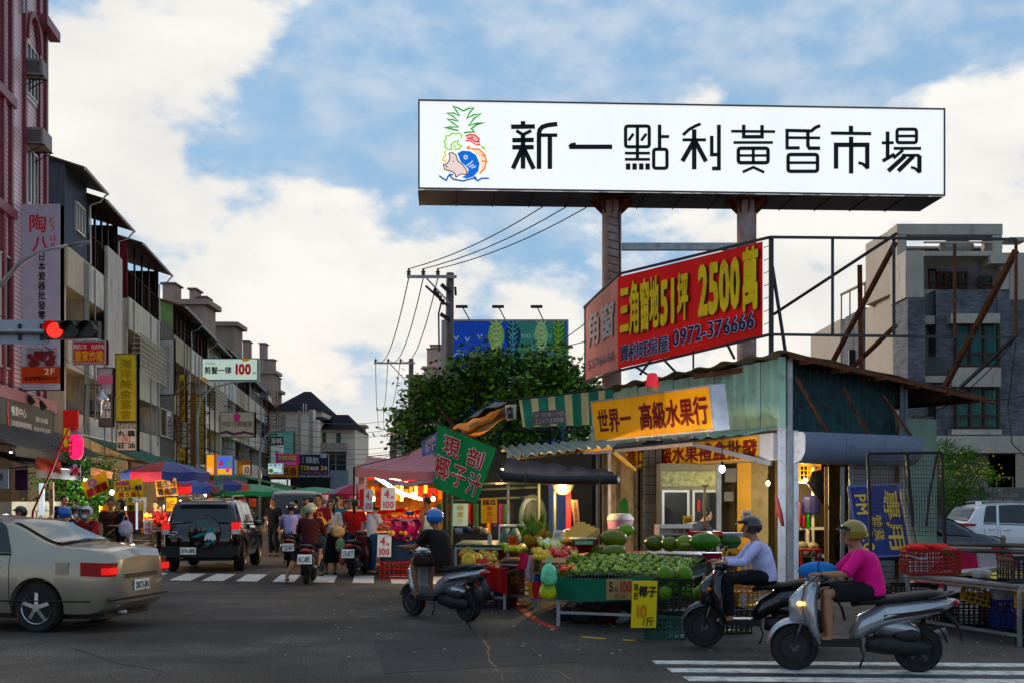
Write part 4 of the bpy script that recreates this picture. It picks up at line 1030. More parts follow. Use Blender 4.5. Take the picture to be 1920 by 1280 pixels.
# street lamp arm curving in from the left
t = thing('street_lamp','slim grey street lamp curving in over the lilac sign at the left','street lamp',tuple(gp(-60,1075)))
Y = 27.0; p = [at(-60,1076,Y),at(-50,700,Y),at(-35,600,Y),at(0,535,Y),at(40,490,Y),at(80,470,Y),at(135,459,Y)]
p[0].z = 0
b = MB(); b.tube(p,[.09,.06,.055,.05,.045,.04,.035],10); b.build('pole',steel(),t,True)
b = MB(); b.tube([at(128,460,Y),at(150,457,Y),at(168,454,Y)],[(.04,.04),(.07,.05),(.04,.03)],10); b.build('lamp_head',PT('6f7276',.4),t,True)
perp_sign(135,199,638,682,31,'shop_sign','small red sign with yellow fried chicken characters beneath the traffic light',M('lit_red_sign',(.32,.02,.03),.5,emit=.12),PT('a0a0a0',.4),
 [dict(s='獨家口味    日式炸物',m=WHT,b=(.05,.62,.95,.86),bold=0),dict(s='董家炸雞',m=PT('e0a818',.4),b=(.07,.1,.93,.62),bold=.03)],th=.2)
p = at(165,668,30.9); b = MB();
perp_sign(216,257,662,790,44,'banner_sign','faded yellow vertical sign over the white soy sauce panel',M('faded_yellow_board',(.42,.38,.09),.6,var=.15,dirt=.35),PT('55524a',.5),
 [dict(s='海洋美食宴會',m=PT('8a7a20',.6),b=(.2,.04,.78,.93),vert=True,bold=.03)],th=.3)
perp_sign(217,257,791,845,44,'banner_sign','grey white panel with four black characters round a red ring, under the yellow sign',M('grey_white_board',(.45,.46,.47),.55,dirt=.25),PT('55524a',.5),
 [dict(s='2437540\n2242096',m=PT('1a2a20',.5),b=(.04,.78,.96,.99),bold=.01),dict(s='丸 醬',m=INK,b=(.08,.52,.92,.74),bold=.03),dict(s='莊 油',m=INK,b=(.08,.1,.92,.32),bold=.03),dict(s='旺',m=RED,b=(.4,.35,.6,.5))],th=.3)
f = sgn_perp(217,257,791,845,None,44); o = bpy.data.objects['banner_sign.002']; b = MB(); stroke(b,f,[(.5+.19*cos(2*pi*i/20),.42+.14*sin(2*pi*i/20)) for i in range(21)],.02,.012); b.build('ring',RED,o)
perp_sign(182,212,688,742,41.5,'banner_sign','small pink and grey picture sign left of the faded yellow sign',PT('9a9296',.6),PT('55524a',.5),[dict(s='美容',m=PT('c8c8c8',.5),b=(.1,.05,.9,.3))],th=.2)
b = MB(); f = sgn_perp(182,212,688,742,None,41.5); slab(b,f,.02,.42,.98,.7,.01,.02); b.build('pink_stripe',PT('c06a80',.5),bpy.data.objects['banner_sign.003'])
perp_sign(185,211,742,800,41.3,'banner_sign','brownish picture sign with white characters behind the ornate lamp',PT('5d544e',.6,var=.3),PT('55524a',.5),[dict(s='染燙\n護髮',m=WHT,b=(.1,.3,.9,.85))],th=.2)
perp_sign(296,327,636,740,64,'banner_sign','bleached white vertical banner with worn characters',M('bleached_banner',(.5,.5,.48),.7,var=.08,dirt=.25),PT('44423c',.6),[dict(s='眼鏡行',m=PT('9a9a98',.6),b=(.25,.1,.75,.9),vert=True,bold=.02)],th=.25)
perp_sign(378,484,671,713,52,'shop_sign','pale mint lit haircut sign with a big red 100',M('mint_lit_board',(.52,.66,.60),.5,emit=.38,var=.04),PT('2a4a58',.5),
 [dict(s='剪髮一律',m=INK,b=(.05,.3,.53,.66),bold=.03),dict(s='100',m=PT('c01818',.4),b=(.57,.28,.88,.78),bold=.05),dict(s='元',m=INK,b=(.9,.28,.97,.42)),dict(s='不分男女',m=INK,b=(.07,.72,.25,.82),bold=0)],th=.5)
f = sgn_perp(378,484,671,713,None,52); b = MB()
for cu,cv in ((.78,.96),(.03,.05)): b.face(*[f.p(max(0,min(1,cu+.07*cos(2*pi*i/14))),max(0,min(1,cv+.1*sin(2*pi*i/14))),.014) for i in range(14)])
b.build('sunflower',PT('d0a018',.5),bpy.data.objects['shop_sign.002'])
perp_sign(412,477,771,819,60,'shop_sign','grey sign with a pink blossom and white lettering',PT('9a9d98',.6),PT('6a6a66',.5),[dict(s='花好月圓婚宴',m=PT('5d5d58',.5),b=(.05,.42,.95,.66),bold=.02)],th=.4)
f = sgn_perp(412,477,771,819,None,60); b = MB()
for k in range(5): b.face(*[f.p(.5+.05*cos(R(90+72*k))+.055*cos(2*pi*i/10),.78+.09*sin(R(90+72*k))+.09*sin(2*pi*i/10),.014+.002*k) for i in range(10)])
b.build('blossom',PT('b03a78',.5),bpy.data.objects['shop_sign.003']); b = MB(); stroke(b,f,[(.0,.15),(.2,.22),(.4,.12),(.7,.2),(1,.12)],.12,.014); b.build('branch',PT('46304a',.6),bpy.data.objects['shop_sign.003'])
perp_sign(386,403,850,890,50,'shop_sign','glowing orange sign panel beside the blue umbrella',M('orange_lit',(.8,.28,.02),.5,emit=.7,var=.2),PT('555555',.5),[dict(s='粥',m=WHT,b=(.2,.1,.8,.4))],th=.3)
perp_sign(407,436,853,890,50,'shop_sign','square lit sign with blue top, pink and green shapes',M('blue_lit',(.05,.12,.6),.5,emit=.5,var=.2),PT('8a8a8a',.5),(),th=.3)
f = sgn_perp(407,436,853,890,None,50); o = bpy.data.objects['shop_sign.005']
b = MB(); slab(b,f,.05,.05,.95,.33,.01,.014); b.build('sand_band',M('gold_lit',(.6,.4,.1),.5,emit=.4),o)
for cu,cv,m in ((.25,.6,'c0307a'),(.75,.6,'70b050'),(.68,.28,'d060a0')): b = MB(); b.face(*[f.p(cu+.13*cos(2*pi*i/12),cv+.15*sin(2*pi*i/12),.02) for i in range(12)]); b.build('fruit_picture',PT(m,.5),o)
t = perp_sign(446,470,862,890,52,'shop_sign','yellow and red sign with a white number 10 panel',PT('c09a18',.5),PT('8a6a18',.5),[dict(s='豆漿',m=CRIM,b=(.3,.72,.95,.98),bold=.03)],th=.2)
f = sgn_perp(446,470,862,890,None,52); b = MB(); slab(b,f,.42,.05,.95,.68,.01,.014); b.build('number_panel',WHT,t); letter(t,f,'10',INK,.47,.12,.9,.62,bold=.03,off=.02)
# signs at the far end of the street
perp_sign(506,531,818,833,95,'shop_sign','black and white dentist sign on the lattice mast',INK,None,[dict(s='牙科',m=WHT,b=(.08,.1,.92,.92),bold=.03)],th=.3)
perp_sign(508,530,834,868,95,'shop_sign','white narrow sign with a small pink bloom under the dentist sign',WHT,None,[dict(s='春',m=PT('a04060',.5),b=(.3,.4,.7,.75))],th=.3)
perp_sign(506,551,808,872,100,'billboard','plain mint green board behind the dentist sign',PT('7fb0a2',.6),PT('3a6a5c',.5),(),th=.4)
perp_sign(517,561,850,872,88,'shop_sign','purple sign with yellow green characters',M('magenta_lit',(.3,.03,.14),.5,emit=.15),PT('c04070',.5),[dict(s='檳榔冷飲',m=PT('b0b828',.5),b=(.12,.45,.88,.9),bold=.02),dict(s='冷熱飲料行',m=PT('c8a0b0',.5),b=(.12,.06,.88,.36),bold=0)],th=.3)
perp_sign(503,560,871,894,90,'shop_sign','amber sign with two large brown characters',PT('c08418',.5),PT('8a5a10',.5),[dict(s='氏香',m=PT('50140c',.5),b=(.48,.12,.94,.9),bold=.03)],th=.3)
t = perp_sign(502,530,867,888,86,'shop_sign','small pale blue lit sign with a lime green shape',M('paleblue_lit',(.55,.7,.75),.5,emit=.5),PT('80a0a8',.5),[dict(s='早餐店',m=PT('2050a0',.5),b=(.1,.7,.9,.95)),dict(s='總匯吐司',m=PT('204080',.5),b=(.35,.05,.95,.25))],th=.3)
f = sgn_perp(502,530,867,888,None,86); b = MB(); b.face(*[f.p(.22+.16*cos(2*pi*i/12),.32+.2*sin(2*pi*i/12),.014) for i in range(12)]); b.build('lime_picture',PT('90c020',.5),t)
t = perp_sign(560,617,850,893,92,'billboard','dark navy property billboard with yellow 778 facing up the street',PT('101c38',.5),PT('c0c4c8',.4),
 [dict(s='領航',m=PT('b8c0c4',.5),b=(.22,.58,.68,.9),bold=.01),dict(s='新北',m=PT('9aa0a8',.5),b=(.1,.6,.18,.88),vert=True),dict(s='778',m=YEL,b=(.06,.28,.36,.5),bold=.03),dict(s='萬起買',m=WHT,b=(.38,.29,.66,.47)),dict(s='3',m=YEL,b=(.72,.28,.82,.5),bold=.03),dict(s='房',m=WHT,b=(.84,.29,.94,.47)),
     dict(s='馬卡龍公園第一排',m=PT('b05a90',.5),b=(.05,.14,.95,.25),bold=0),dict(s='04 2241 0778',m=PT('a0a8b0',.5),b=(.05,.04,.95,.11),bold=0)],th=.5)
f = sgn_perp(560,617,850,893,None,92); b = MB(); b.face(*[f.p(.82+.12*cos(2*pi*i/14),.9+.08*sin(2*pi*i/14),.014) for i in range(14)]); b.build('seal',PT('9aa8b8',.5),t)
perp_sign(508,543,898,910,110,'shop_sign','pale cream blank looking lit sign low on the dark fascia',M('cream_lit',(.7,.75,.68),.5,emit=.5),None,[dict(s='UMore',m=PT('b0b8a8',.5),b=(.2,.25,.8,.75))],th=.3)
# generic small signs on the middle facades
for px0,px1,y0,y1,Y,lab,col,s_ in ((335,348,700,790,66,'narrow yellow green sign strip behind the umbrella poles','c0a820','燒臘便當'),(336,348,838,880,60,'yellow picture panel above the blue umbrella','c8b030','飯糰'),
  (358,384,738,870,70,'tall tan vertical billboard on scaffolding','9a8850',''),(484,492,880,898,80,'tiny pale lit sign by the far street lamp','d8e0c8','')):
 perp_sign(px0,px1,y0,y1,Y,'banner_sign',lab,PT(col,.6),PT('4a4a44',.5),[dict(s=s_,m=INK,b=(.2,.1,.8,.9),vert=True)] if s_ else (),th=.2)
# scaffold and lattice masts
def lattice(label,px,y0,y1,Y,w,n):
 t = thing('lattice_mast',label,'mast',tuple(at(px,936,Y)))
 b = MB(); a = at(px,y1,Y); c = at(px,y0,Y); zs = [a.z+(c.z-a.z)*i/n for i in range(n+1)]
 for dx in (-w/2,w/2):
  for dy in (0,w): b.bar((a.x+dx,Y+dy,max(0,a.z)),(a.x+dx,Y+dy,c.z),.06)
 for i in range(n):
  s_ = 1 if i % 2 else -1
  b.bar((a.x-s_*w/2,Y,zs[i]),(a.x+s_*w/2,Y,zs[i+1]),.035); b.bar((a.x-w/2,Y,zs[i]),(a.x+w/2,Y,zs[i]),.035)
 b.build('lattice',rust(),t); return t
lattice('dark lattice mast rising at the far end of the left row',508,732,880,100,.9,22)
lattice('lattice frame in front of the tan vertical billboard',372,730,905,66,1.2,8)
lattice('thin frame left of the haircut sign',345,715,900,60,.7,8)
# lantern on a red pole
t = thing('lantern','glowing pink red paper lantern with black characters','lantern',tuple(at(143,858,30)))
c = at(143,837,30); b = MB(); prof = [(.06,-.3),(.12,-.27),(.165,-.15),(.175,0),(.165,.15),(.12,.27),(.06,.3)]
b.lathe(prof,20,tuple(c)); b.build('paper_shade',M('lantern_glow',(.7,.02,.1),.6,emit=1.0,ecol=(1,.012,.12),var=.1),t,True)
b = MB()
for z in (-.2,-.1,0,.1,.2): r_ = interp([(-.3,.06),(-.15,.165),(0,.176),(.15,.165),(.3,.06)],z); b.tube([c+Vector((cos(2*pi*i/20)*(r_+.003),sin(2*pi*i/20)*(r_+.003),z)) for i in range(21)],.004,4)
b.build('rib',PT('60101a',.6),t)
b = MB(); b.lathe([(.17,.3),(.05,.4),(.02,.42)],14,tuple(c)); b.build('cap',PT('6a6a68',.5),t)
letter(t,Face(c+Vector((-.14,-.19,-.24)),(.12,.02,0),(0,0,.42)),'麻辣燙',INK,0,0,1,1,vert=True,bold=.02)
pl = bpy.data.lights.new('lantern_light','POINT'); pl.energy = 14; pl.color = (1,.1,.2); pl.shadow_soft_size = .3; lo = bpy.data.objects.new('lantern_light',pl); C.objects.link(lo); lo.location = c+Vector((0,-.45,-.2))
t = thing('lantern_pole','slanting red pole carrying the glowing lantern','pole',tuple(at(62,985,30)))
b = MB(); q = at(50,1000,30.1); q.z = 0; b.tube([q,at(62,957,30.1),at(100,873,30.1),at(118,825,30.1),at(128,805,30.1),at(138,801,30.1),at(143,806,30.1)],.028,8); b.build('pole_tube',PT('8c1626',.5),t,True)
# ornate silver lamp
t = thing('ornate_lamp','silvery bell shaped wall lamp left of the faded yellow sign','lamp',tuple(at(192,790,36)))
c = at(190,740,36); b = MB(); b.lathe([(.02,.14),(.06,.1),(.1,.04),(.2,-.06),(.21,-.12),(.15,-.18),(.12,-.3),(.05,-.5),(.0,-.6)],14,tuple(c)); b.build('lamp_shade',M('silver_lamp',(.4,.4,.4),.3,.8),t,'auto')
b = MB(); b.tube([c+Vector((0,0,.14)),c+Vector((0,0,.3)),c+Vector((-.5,.1,.32)),c+Vector((-.55,.1,-.9))],.02,6); b.build('bracket',dark(),t)
# far street lamps
for px,py,Y,lab in ((370,716,58,'tall grey street lamp arching past the haircut sign'),(487,800,76,'street lamp arching near the blossom sign'),(539,848,100,'farthest small street lamp in front of the corner building')):
 w = 62/58*Y*.0; t = thing('street_lamp',lab,'street lamp',tuple(at(px,936,Y)),0,'street lamps down the left side')
 x = (px-960)/F*Y; z = CAMZ+(HZ-py)/F*Y; b = MB(); b.tube([(x,Y,0),(x,Y,z-1.6),(x+.15,Y,z-.8),(x+.7,Y,z-.25),(x+1.7,Y,z),(x+2.1,Y,z+.05)],[.1,.07,.06,.05,.04,.06],8); b.build('pole',M('blue_grey_pole',(.2,.25,.29),.5),t,True)
# red poster and ladder-like lit board on the wall
perp_sign(118,146,768,845,36,'banner_sign','red and yellow food poster behind the lantern',M('poster_red',(.45,.04,.03),.6,var=.4,scale=2),None,[dict(s='麻辣\n鴨血',m=PT('d0c020',.5),b=(.05,.1,.5,.6),bold=.02)],th=.1)
t = perp_sign(131,151,870,891,31,'flag','small square flag with a red ice character on a blue splash',PT('c8c4c8',.6),None,[dict(s='冰',m=PT('a01428',.5),b=(.12,.1,.9,.9),bold=.05,off=.02)],th=.01,cat='flag')
f = sgn_perp(131,151,870,891,None,31); b = MB()
for u0,v0,u1,v1 in ((0,0,.3,.3),(.7,.7,1,1),(0,.75,.3,1),(.72,0,1,.28)): slab(b,f,u0,v0,u1,v1,.004,.008)
b.build('blue_splash',PT('223a6a',.6),t)
perp_sign(92,100,903,965,30,'banner_sign','slim cream measuring-stick shaped sign with a red crest',PT('c8b088',.6),None,[dict(s='章魚小丸子',m=INK,b=(.15,.05,.85,.8),vert=True)],th=.06)
perp_sign(73,82,905,965,30.5,'banner_sign','narrow pale glowing board beside the slim cream sign',M('cool_lit',(.6,.7,.75),.5,emit=.6),None,(),th=.06)
perp_sign(-14,16,878,915,30,'banner_sign','white hanging cloth with a small mark at the left edge',PT('8f979c',.7),None,[dict(s='壺',m=INK,b=(.3,.4,.7,.8))],th=.02)
perp_sign(28,52,880,918,32.5,'banner_sign','dark purple hanging curtain by the stall',PT('2a0e2c',.8),None,(),th=.02)
# hanging fringe banner (red and white), and the yellow cloth banners
def cloth(name,label,pts,mat,texts=(),cat='banner',wave=.04,nu=12,nv=8):
 """pts: lower-left, lower-right, upper-right, upper-left (world)"""
 a,b_,c,d = [Vector(p) for p in pts]; t = thing(name,label,cat,tuple((a+b_+c+d)/4))
 N = (b_-a).cross(d-a).normalized()
 def fn(u,v): return lerp(lerp(a,b_,u),lerp(d,c,u),v)+N*wave*sin(u*7+v*3)*(1.2-v)
 b = MB(); b.grid(fn,nu,nv); b.build('cloth',mat,t,True)
 for tx in texts:
  tx = dict(tx); o = MB(); s_ = tx['s']; u0,v0,u1,v1 = tx['b']; n = len(s_)
  for i,ch in enumerate(s_):
   vs,fs,adv = glyph(ch,tx.get('bold',.03))
   def mp(x,y,e):
    if tx.get('vert'): u = u0+(u1-u0)*x; v = v1-(v1-v0)*(i+1)/n+(v1-v0)/n*(y+.1)
    else: u = u0+(u1-u0)*(i+x/(adv if adv < 1 else 1))/n; v = v0+(v1-v0)*(y+.1)
    return fn(u,v)+N*(e+tx.get('off',.012))
   o.add([mp(*q) for q in vs],fs)
  o.build('lettering',tx['m'],t)
 return t
def cl4(p,Y): return [at(x,y,Y) for x,y in p]
yc = M('yellow_cloth',(.68,.54,.02),.7,var=.15)
t = cloth('banner','tilted yellow cloth banner with red egg cake characters',cl4(((164,935),(206,916),(198,880),(152,904)),30),yc,[dict(s='雞蛋糕',m=PT('8c1020',.5),b=(.08,.05,.96,.5),bold=.05)])
f = Face(*[(lambda P: (P[0],P[1]-P[0],P[3]-P[0]))(cl4(((164,935),(206,916),(198,880),(152,904)),29.93))][0]); b = MB(); stroke(b,f,[(.42+.14*cos(2*pi*i/16),.74+.17*sin(2*pi*i/16)) for i in range(17)],.05,.0); b.build('round_logo',PT('8068b0',.5),t)
cloth('banner','yellow cloth banner with purple steamed bun wording',cl4(((216,934),(270,930),(267,895),(214,901)),31),yc,[dict(s='阿桃的',m=PT('a02070',.5),b=(.04,.68,.55,.96)),dict(s='手工包子·饅頭',m=NAVY,b=(.06,.36,.97,.66)),dict(s='買５送１',m=PT('8c1030',.5),b=(.14,.04,.92,.34))])
cloth('banner','orange cloth banner with black peanut wording',cl4(((295,930),(335,928),(330,895),(290,900)),33),M('orange_cloth',(.6,.25,.03),.7,var=.2,emit=.1),[dict(s='花生ㄉ',m=INK,b=(.04,.52,.96,.95)),dict(s='菱角粿',m=INK,b=(.04,.06,.96,.5))])  # cloth glows faintly by itself, though it holds no lamp
cloth('banner','red and white fringed curtain banner under the grey awning',cl4(((66,878),(116,887),(114,866),(68,855)),31.5),M('red_white_print',(.5,.12,.08),.7,var=.8,scale=3),(),wave=.06)
cloth('banner','small orange print curtain under the green awning',cl4(((170,890),(210,897),(212,884),(172,875)),34),M('orange_print',(.55,.22,.12),.7,var=.7,scale=4),(),wave=.05)
# market umbrellas
def umbrella(label,px,pytop,Y,r,h,cols,base=None,group='market umbrellas over the left stalls',tilt=0,hexa=8,nm='market_umbrella'):
 c = at(px,pytop,Y); t = thing(nm,label,'umbrella',(c.x,c.y,0),0,group)
 top = Vector((c.x,c.y,c.z))
 for k in range(hexa):
  a0,a1 = 2*pi*k/hexa+.2,2*pi*(k+1)/hexa+.2
  def fn(u,v):
   a = a0+(a1-a0)*u; chord = cos(pi/hexa)/cos((a-(a0+a1)/2)); rr = r*v*chord
   return top+Vector((cos(a)*rr+tilt*0,sin(a)*rr,-h*(v**1.5)-.03*sin(pi*u)*v))
  b = MB(); b.grid(fn,6,6); b.grid(lambda u,v: fn(u,1)-Vector((0,0,.22*v+.03*sin(pi*u)*v)),6,1)
  b.build('canopy_panel',cols[k % len(cols)],t,True)
 b = MB()
 for k in range(hexa): a = 2*pi*k/hexa+.2; b.bar(top+Vector((0,0,-.06)),top+Vector((cos(a)*r,sin(a)*r,-h-.03)),.02)
 b.build('ribs',dark(),t)
 b = MB(); b.tube([(c.x,c.y,0),(c.x,c.y,c.z)],.025,8); b.build('pole',dark(),t)
 return t
BL = M('blue_canopy',(.012,.03,.16),.55,var=.2); RD = M('red_canopy',(.3,.015,.03),.55,var=.2); GR = M('green_canopy',(.01,.2,.1),.55,var=.2)
umbrella('largest blue and red market umbrella, nearest on the left side',310,864,34,1.2,.3,[BL,BL,RD])
umbrella('smaller blue and purple umbrella behind the largest one',362,897,42,.9,.25,[BL,PT('5a2030',.6),RD])
umbrella('blue topped umbrella with a red side above the black car roof',420,896,50,1.0,.25,[BL,RD,PT('205060',.6)])
umbrella('flat green canopy umbrella beyond the blue topped one',470,906,66,2.1,.4,[GR])
umbrella('wide green umbrella in front of the dark fascia at the street end',590,912,84,2.9,.5,[GR])
umbrella('green umbrella at the right end of the distant row',640,915,80,2.1,.5,[GR])
umbrella('distant green umbrella below the amber sign',532,916,92,2.6,.4,[GR])
# ---------------------------------------------------------------- modern grey building on the right
def X_(px,Y): return (px-960)/F*Y
def Z_(py,Y): return CAMZ+(HZ-py)/F*Y
def pbox(b,px0,px1,py0,py1,Y,d,both=None):   # box whose front spans those pixels at distance Y, depth d
 x0,x1,z0,z1 = X_(px0,Y),X_(px1,Y),max(0,Z_(py1,Y)),Z_(py0,Y)
 return b.box((x0+x1)/2,Y+d/2,(z0+z1)/2,x1-x0,d,z1-z0)
def stone_mat():
 m = M('grey_split_stone',(.10,.105,.118),.7,var=.4,scale=1.5,bump=.5,bscale=18)
 nt = m.node_tree; b = nt.nodes['Principled BSDF']; tc = nt.nodes['Texture Coordinate']
 mp = nt.nodes.new('ShaderNodeMapping'); mp.inputs['Scale'].default_value = (3,3,16); nt.links.new(tc.outputs['Object'],mp.inputs[0])
 v = nt.nodes.new('ShaderNodeTexVoronoi'); v.distance = 'CHEBYCHEV'; v.inputs['Scale'].default_value = 1; nt.links.new(mp.outputs[0],v.inputs['Vector'])
 mx = nt.nodes.new('ShaderNodeMix'); mx.data_type = 'RGBA'; mx.blend_type = 'MULTIPLY'; mx.inputs[0].default_value = .8
 bw = nt.nodes.new('ShaderNodeRGBToBW'); nt.links.new(v.outputs['Color'],bw.inputs[0])
 mr = nt.nodes.new('ShaderNodeMapRange'); mr.inputs[3].default_value = .55; mr.inputs[4].default_value = 1.6; nt.links.new(bw.outputs[0],mr.inputs[0])
 nt.links.new(b.inputs['Base Color'].links[0].from_socket,mx.inputs[6]); nt.links.new(mr.outputs[0],mx.inputs[7]); nt.links.new(mx.outputs[2],b.inputs['Base Color'])
 return m
def modern():
 a = thing('stone_building','modern four storey building of grey split stone and concrete frames','building',(20,51,0))
 sm = stone_mat(); cm = M('fair_concrete',(.42,.395,.35),.85,var=.15,scale=.8,bump=.2,dirt=.4,dcol=(.12,.11,.1),streak=1)
 lm = M('pale_side_render',(.40,.36,.31),.85,var=.08,scale=.6,dirt=.2,streak=1,dcol=(.25,.2,.16))
 def P(nm,mat,*bx):
  b = MB()
  for q in bx: pbox(b,*q)
  return b.build(nm,mat,a)
 # side mass (lit face looks to the left)
 b = MB(); x0,x1 = X_(1686,50.5),X_(1740,50.5); b.prism([(x0,50.5,0),(x1+9,50.5,0),(x1+9,58,0),(X_(1622,56),56,0),(X_(1648,53),53.2,0)],(0,0,Z_(543,50.5))); b.build('side_wall',lm,a)
 b = MB(); b.prism([(X_(1683.5,50.3),50.3,Z_(543,50)),(X_(1700,50.3),50.3,Z_(543,50)),(X_(1700,50),54.5,Z_(543,50)),(X_(1623,54),54,Z_(543,50))],(0,0,Z_(420,50)-Z_(543,50))); b.build('side_wall',lm,a)
 P('rear_wing',lm,(1576,1626,598,960,60,6)); P('rear_wing_stone',sm,(1618,1640,577,960,56,3),(1600,1617,600,960,57.5,2))
 P('rear_window',glass(),(1592,1602,655,700,57.3,.2));
 b = MB()
 for px in (1578,1594,1611,1622): pbox(b,px-1,px+1,553-(px-1578)*.5,598,60,.08)
 b.bar((X_(1577,60),60,Z_(553,60)),(X_(1624,57),57,Z_(530,57)),.1); b.build('terrace_rail',M('bronze_rail',(.2,.15,.1),.5),a)
 # upper portal frames
 P('concrete_frame',cm,(1682,1880,420,440,50,1.2),(1682,1699,441,484,50,1.2),(1861,1879,441,492,50,1.2))
 P('concrete_frame',cm,(1733,1860,471,480,49.4,2.2),(1698,1732,470,558,48.8,2.0),(1858,1895,474,494,49.2,1.4),(1876,1892,495,545,49.6,.8),(1893,1925,445,452,50,.8),(1893,1930,474,562,50.2,.6),(1733,1861,453,456,49.8,.1))
 P('stone_column',sm,(1702,1735,559,962,48.8,1.9)); P('stone_column',sm,(1683,1699,486,540,50.1,1))
 P('penthouse_wall',M('dark_brick_tile',(.09,.08,.085),.7,var=.2,bump=.4,bscale=14),(1735,1878,478,545,53,3),)
 P('roof_slab',cm,(1699,1880,462,466,53,3))
 def W_(px0,px1,py0,py1,Y,n=3,tr=.72,fr='3a1e1c',curtain=True):
  b = MB(); x0,x1,z0,z1 = X_(px0,Y),X_(px1,Y),Z_(py1,Y),Z_(py0,Y); w = .09
  zt = z0+(z1-z0)*(1-tr)
  for z in (z0,z1-w,zt): b.box((x0+x1)/2,Y-.08,z+w/2,x1-x0,.12,w)
  for i in range(n+1): x = x0+(x1-x0-w)*i/n+w/2; b.box(x,Y-.083,(z0+z1)/2,w,.12,z1-z0-.01)
  wn = b.build('window',PT(fr,.5),a)
  g = MB(); g.box((x0+x1)/2,Y-.03,(z0+z1)/2,x1-x0-.02,.02,z1-z0-.02); g.build('pane',M('teal_glass',(.015,.045,.045),.08,var=.2,alpha=.28),wn)
  if curtain:
   g = MB(); g.grid(lambda u,v: Vector((x0+(x1-x0)*u,Y+.12+.04*sin(u*60),z0+(z1-z0)*v)),60,1); g.build('curtain',M('teal_curtain',(.13,.45,.42),.8,var=.3),wn)
 P('stone_bay',sm,(1755,1791,543,816,49.6,3),(1870,1893,543,816,49.6,3),(1791,1870,543,605,49.65,3),(1791,1870,686,727,49.65,3),(1791,1870,800,816,49.65,3))
 P('bay_interior',PT('0c0f10',.9),(1790,1871,600,805,50.6,.2))
 P('lintel',cm,(1783,1875,588,606,49.1,.6)); P('window_apron',cm,(1785,1877,688,724,49.1,.6)); P('window_apron',cm,(1785,1878,804,814,49.1,.6))
 W_(1789,1872,606,688,49.5); W_(1789,1872,725,803,49.5)
 P('recess_wall',sm,(1733,1757,545,905,51.5,.5)); W_(1737,1756,618,668,51.4,1); W_(1737,1754,505,545,51.6,1,curtain=False); W_(1756,1813,510,542,52.9,4); W_(1834,1861,518,542,52.9,1)
 W_(1737,1755,755,795,51.4,1)
 P('balcony_slab',cm,(1735,1785,704,716,49.3,2)); P('balcony_slab',cm,(1733,1756,592,608,49.7,2)); P('glass_railing',M('railing_glass',(.05,.07,.07),.1,alpha=.5),(1736,1780,668,704,49.35,.04),(1736,1755,552,592,49.75,.04))
 P('glass_railing',M('railing_glass'),(1736,1758,780,815,49.7,.04))
 P('concrete_band',cm,(1712,1930,816,848,48.6,3)); P('ground_floor_wall',sm,(1716,1752,848,965,48.9,2),(1840,1930,848,965,50.6,2)); P('stone_wall',sm,(1893,1935,563,816,50.1,3))
 P('garage_opening',PT('0b0c0d',.8),(1853,1904,850,960,50.5,.1)); P('door_frame',PT('8a7a60',.5),(1868,1900,893,895,50.4,.06),(1868,1870,895,925,50.4,.06),(1898,1900,895,925,50.4,.06))
 # white tank with pipe on the roof terrace
 b = MB(); b.ell(Vector((X_(1793,51),51,Z_(463,51))),.75,.5,.3,14,8); b.build('rooftop_cover',PT('b8b8b6',.6),a,True)
 b = MB(); b.tube([(X_(1763,50.8),50.8,Z_(470,50.8)),(X_(1763,50.8),50.8,Z_(455,50.8)),(X_(1775,50.8),50.8,Z_(454,50.8)),(X_(1776,50.8),50.8,Z_(470,50.8))],.03,6); b.build('roof_pipe',AL,a)
 P('vent_window',dark(),(1650,1664,465,495,52.7,.3))
modern()
# block wall
def block_wall():
 Y = 46.5; x0,x1 = 14.2,21.5; z1 = 2.15
 w = thing('block_wall','grey concrete block wall behind the parked cars','wall',((x0+x1)/2,Y,0))
 b = MB(); b.box((x0+x1)/2,Y+.12,z1/2,x1-x0,.18,z1-.01); b.build('core',M('mortar',(.12,.12,.115),.9),w)
 mt = [M('block_a',(.19,.185,.175),.95,var=.3,bump=.5,dirt=.4),M('block_b',(.15,.148,.14),.95,var=.3,bump=.5,dirt=.5)]
 random.seed(9); ms = []
 for k in range(2): q = MB(); q.box(0,0,0,.385,.1,.185); ms.append(q.mesh('brick',mt[k]))
 for r in range(11):
  for c in range(int((x1-x0)/.4)):
   x = x0+.2+c*.4+(.2 if r % 2 else 0); o = bpy.data.objects.new('brick',random.choice(ms)); C.objects.link(o)
   o.parent = w; o.location = (x-(x0+x1)/2,-random.uniform(.0,.012),.1+r*.195)
block_wall()
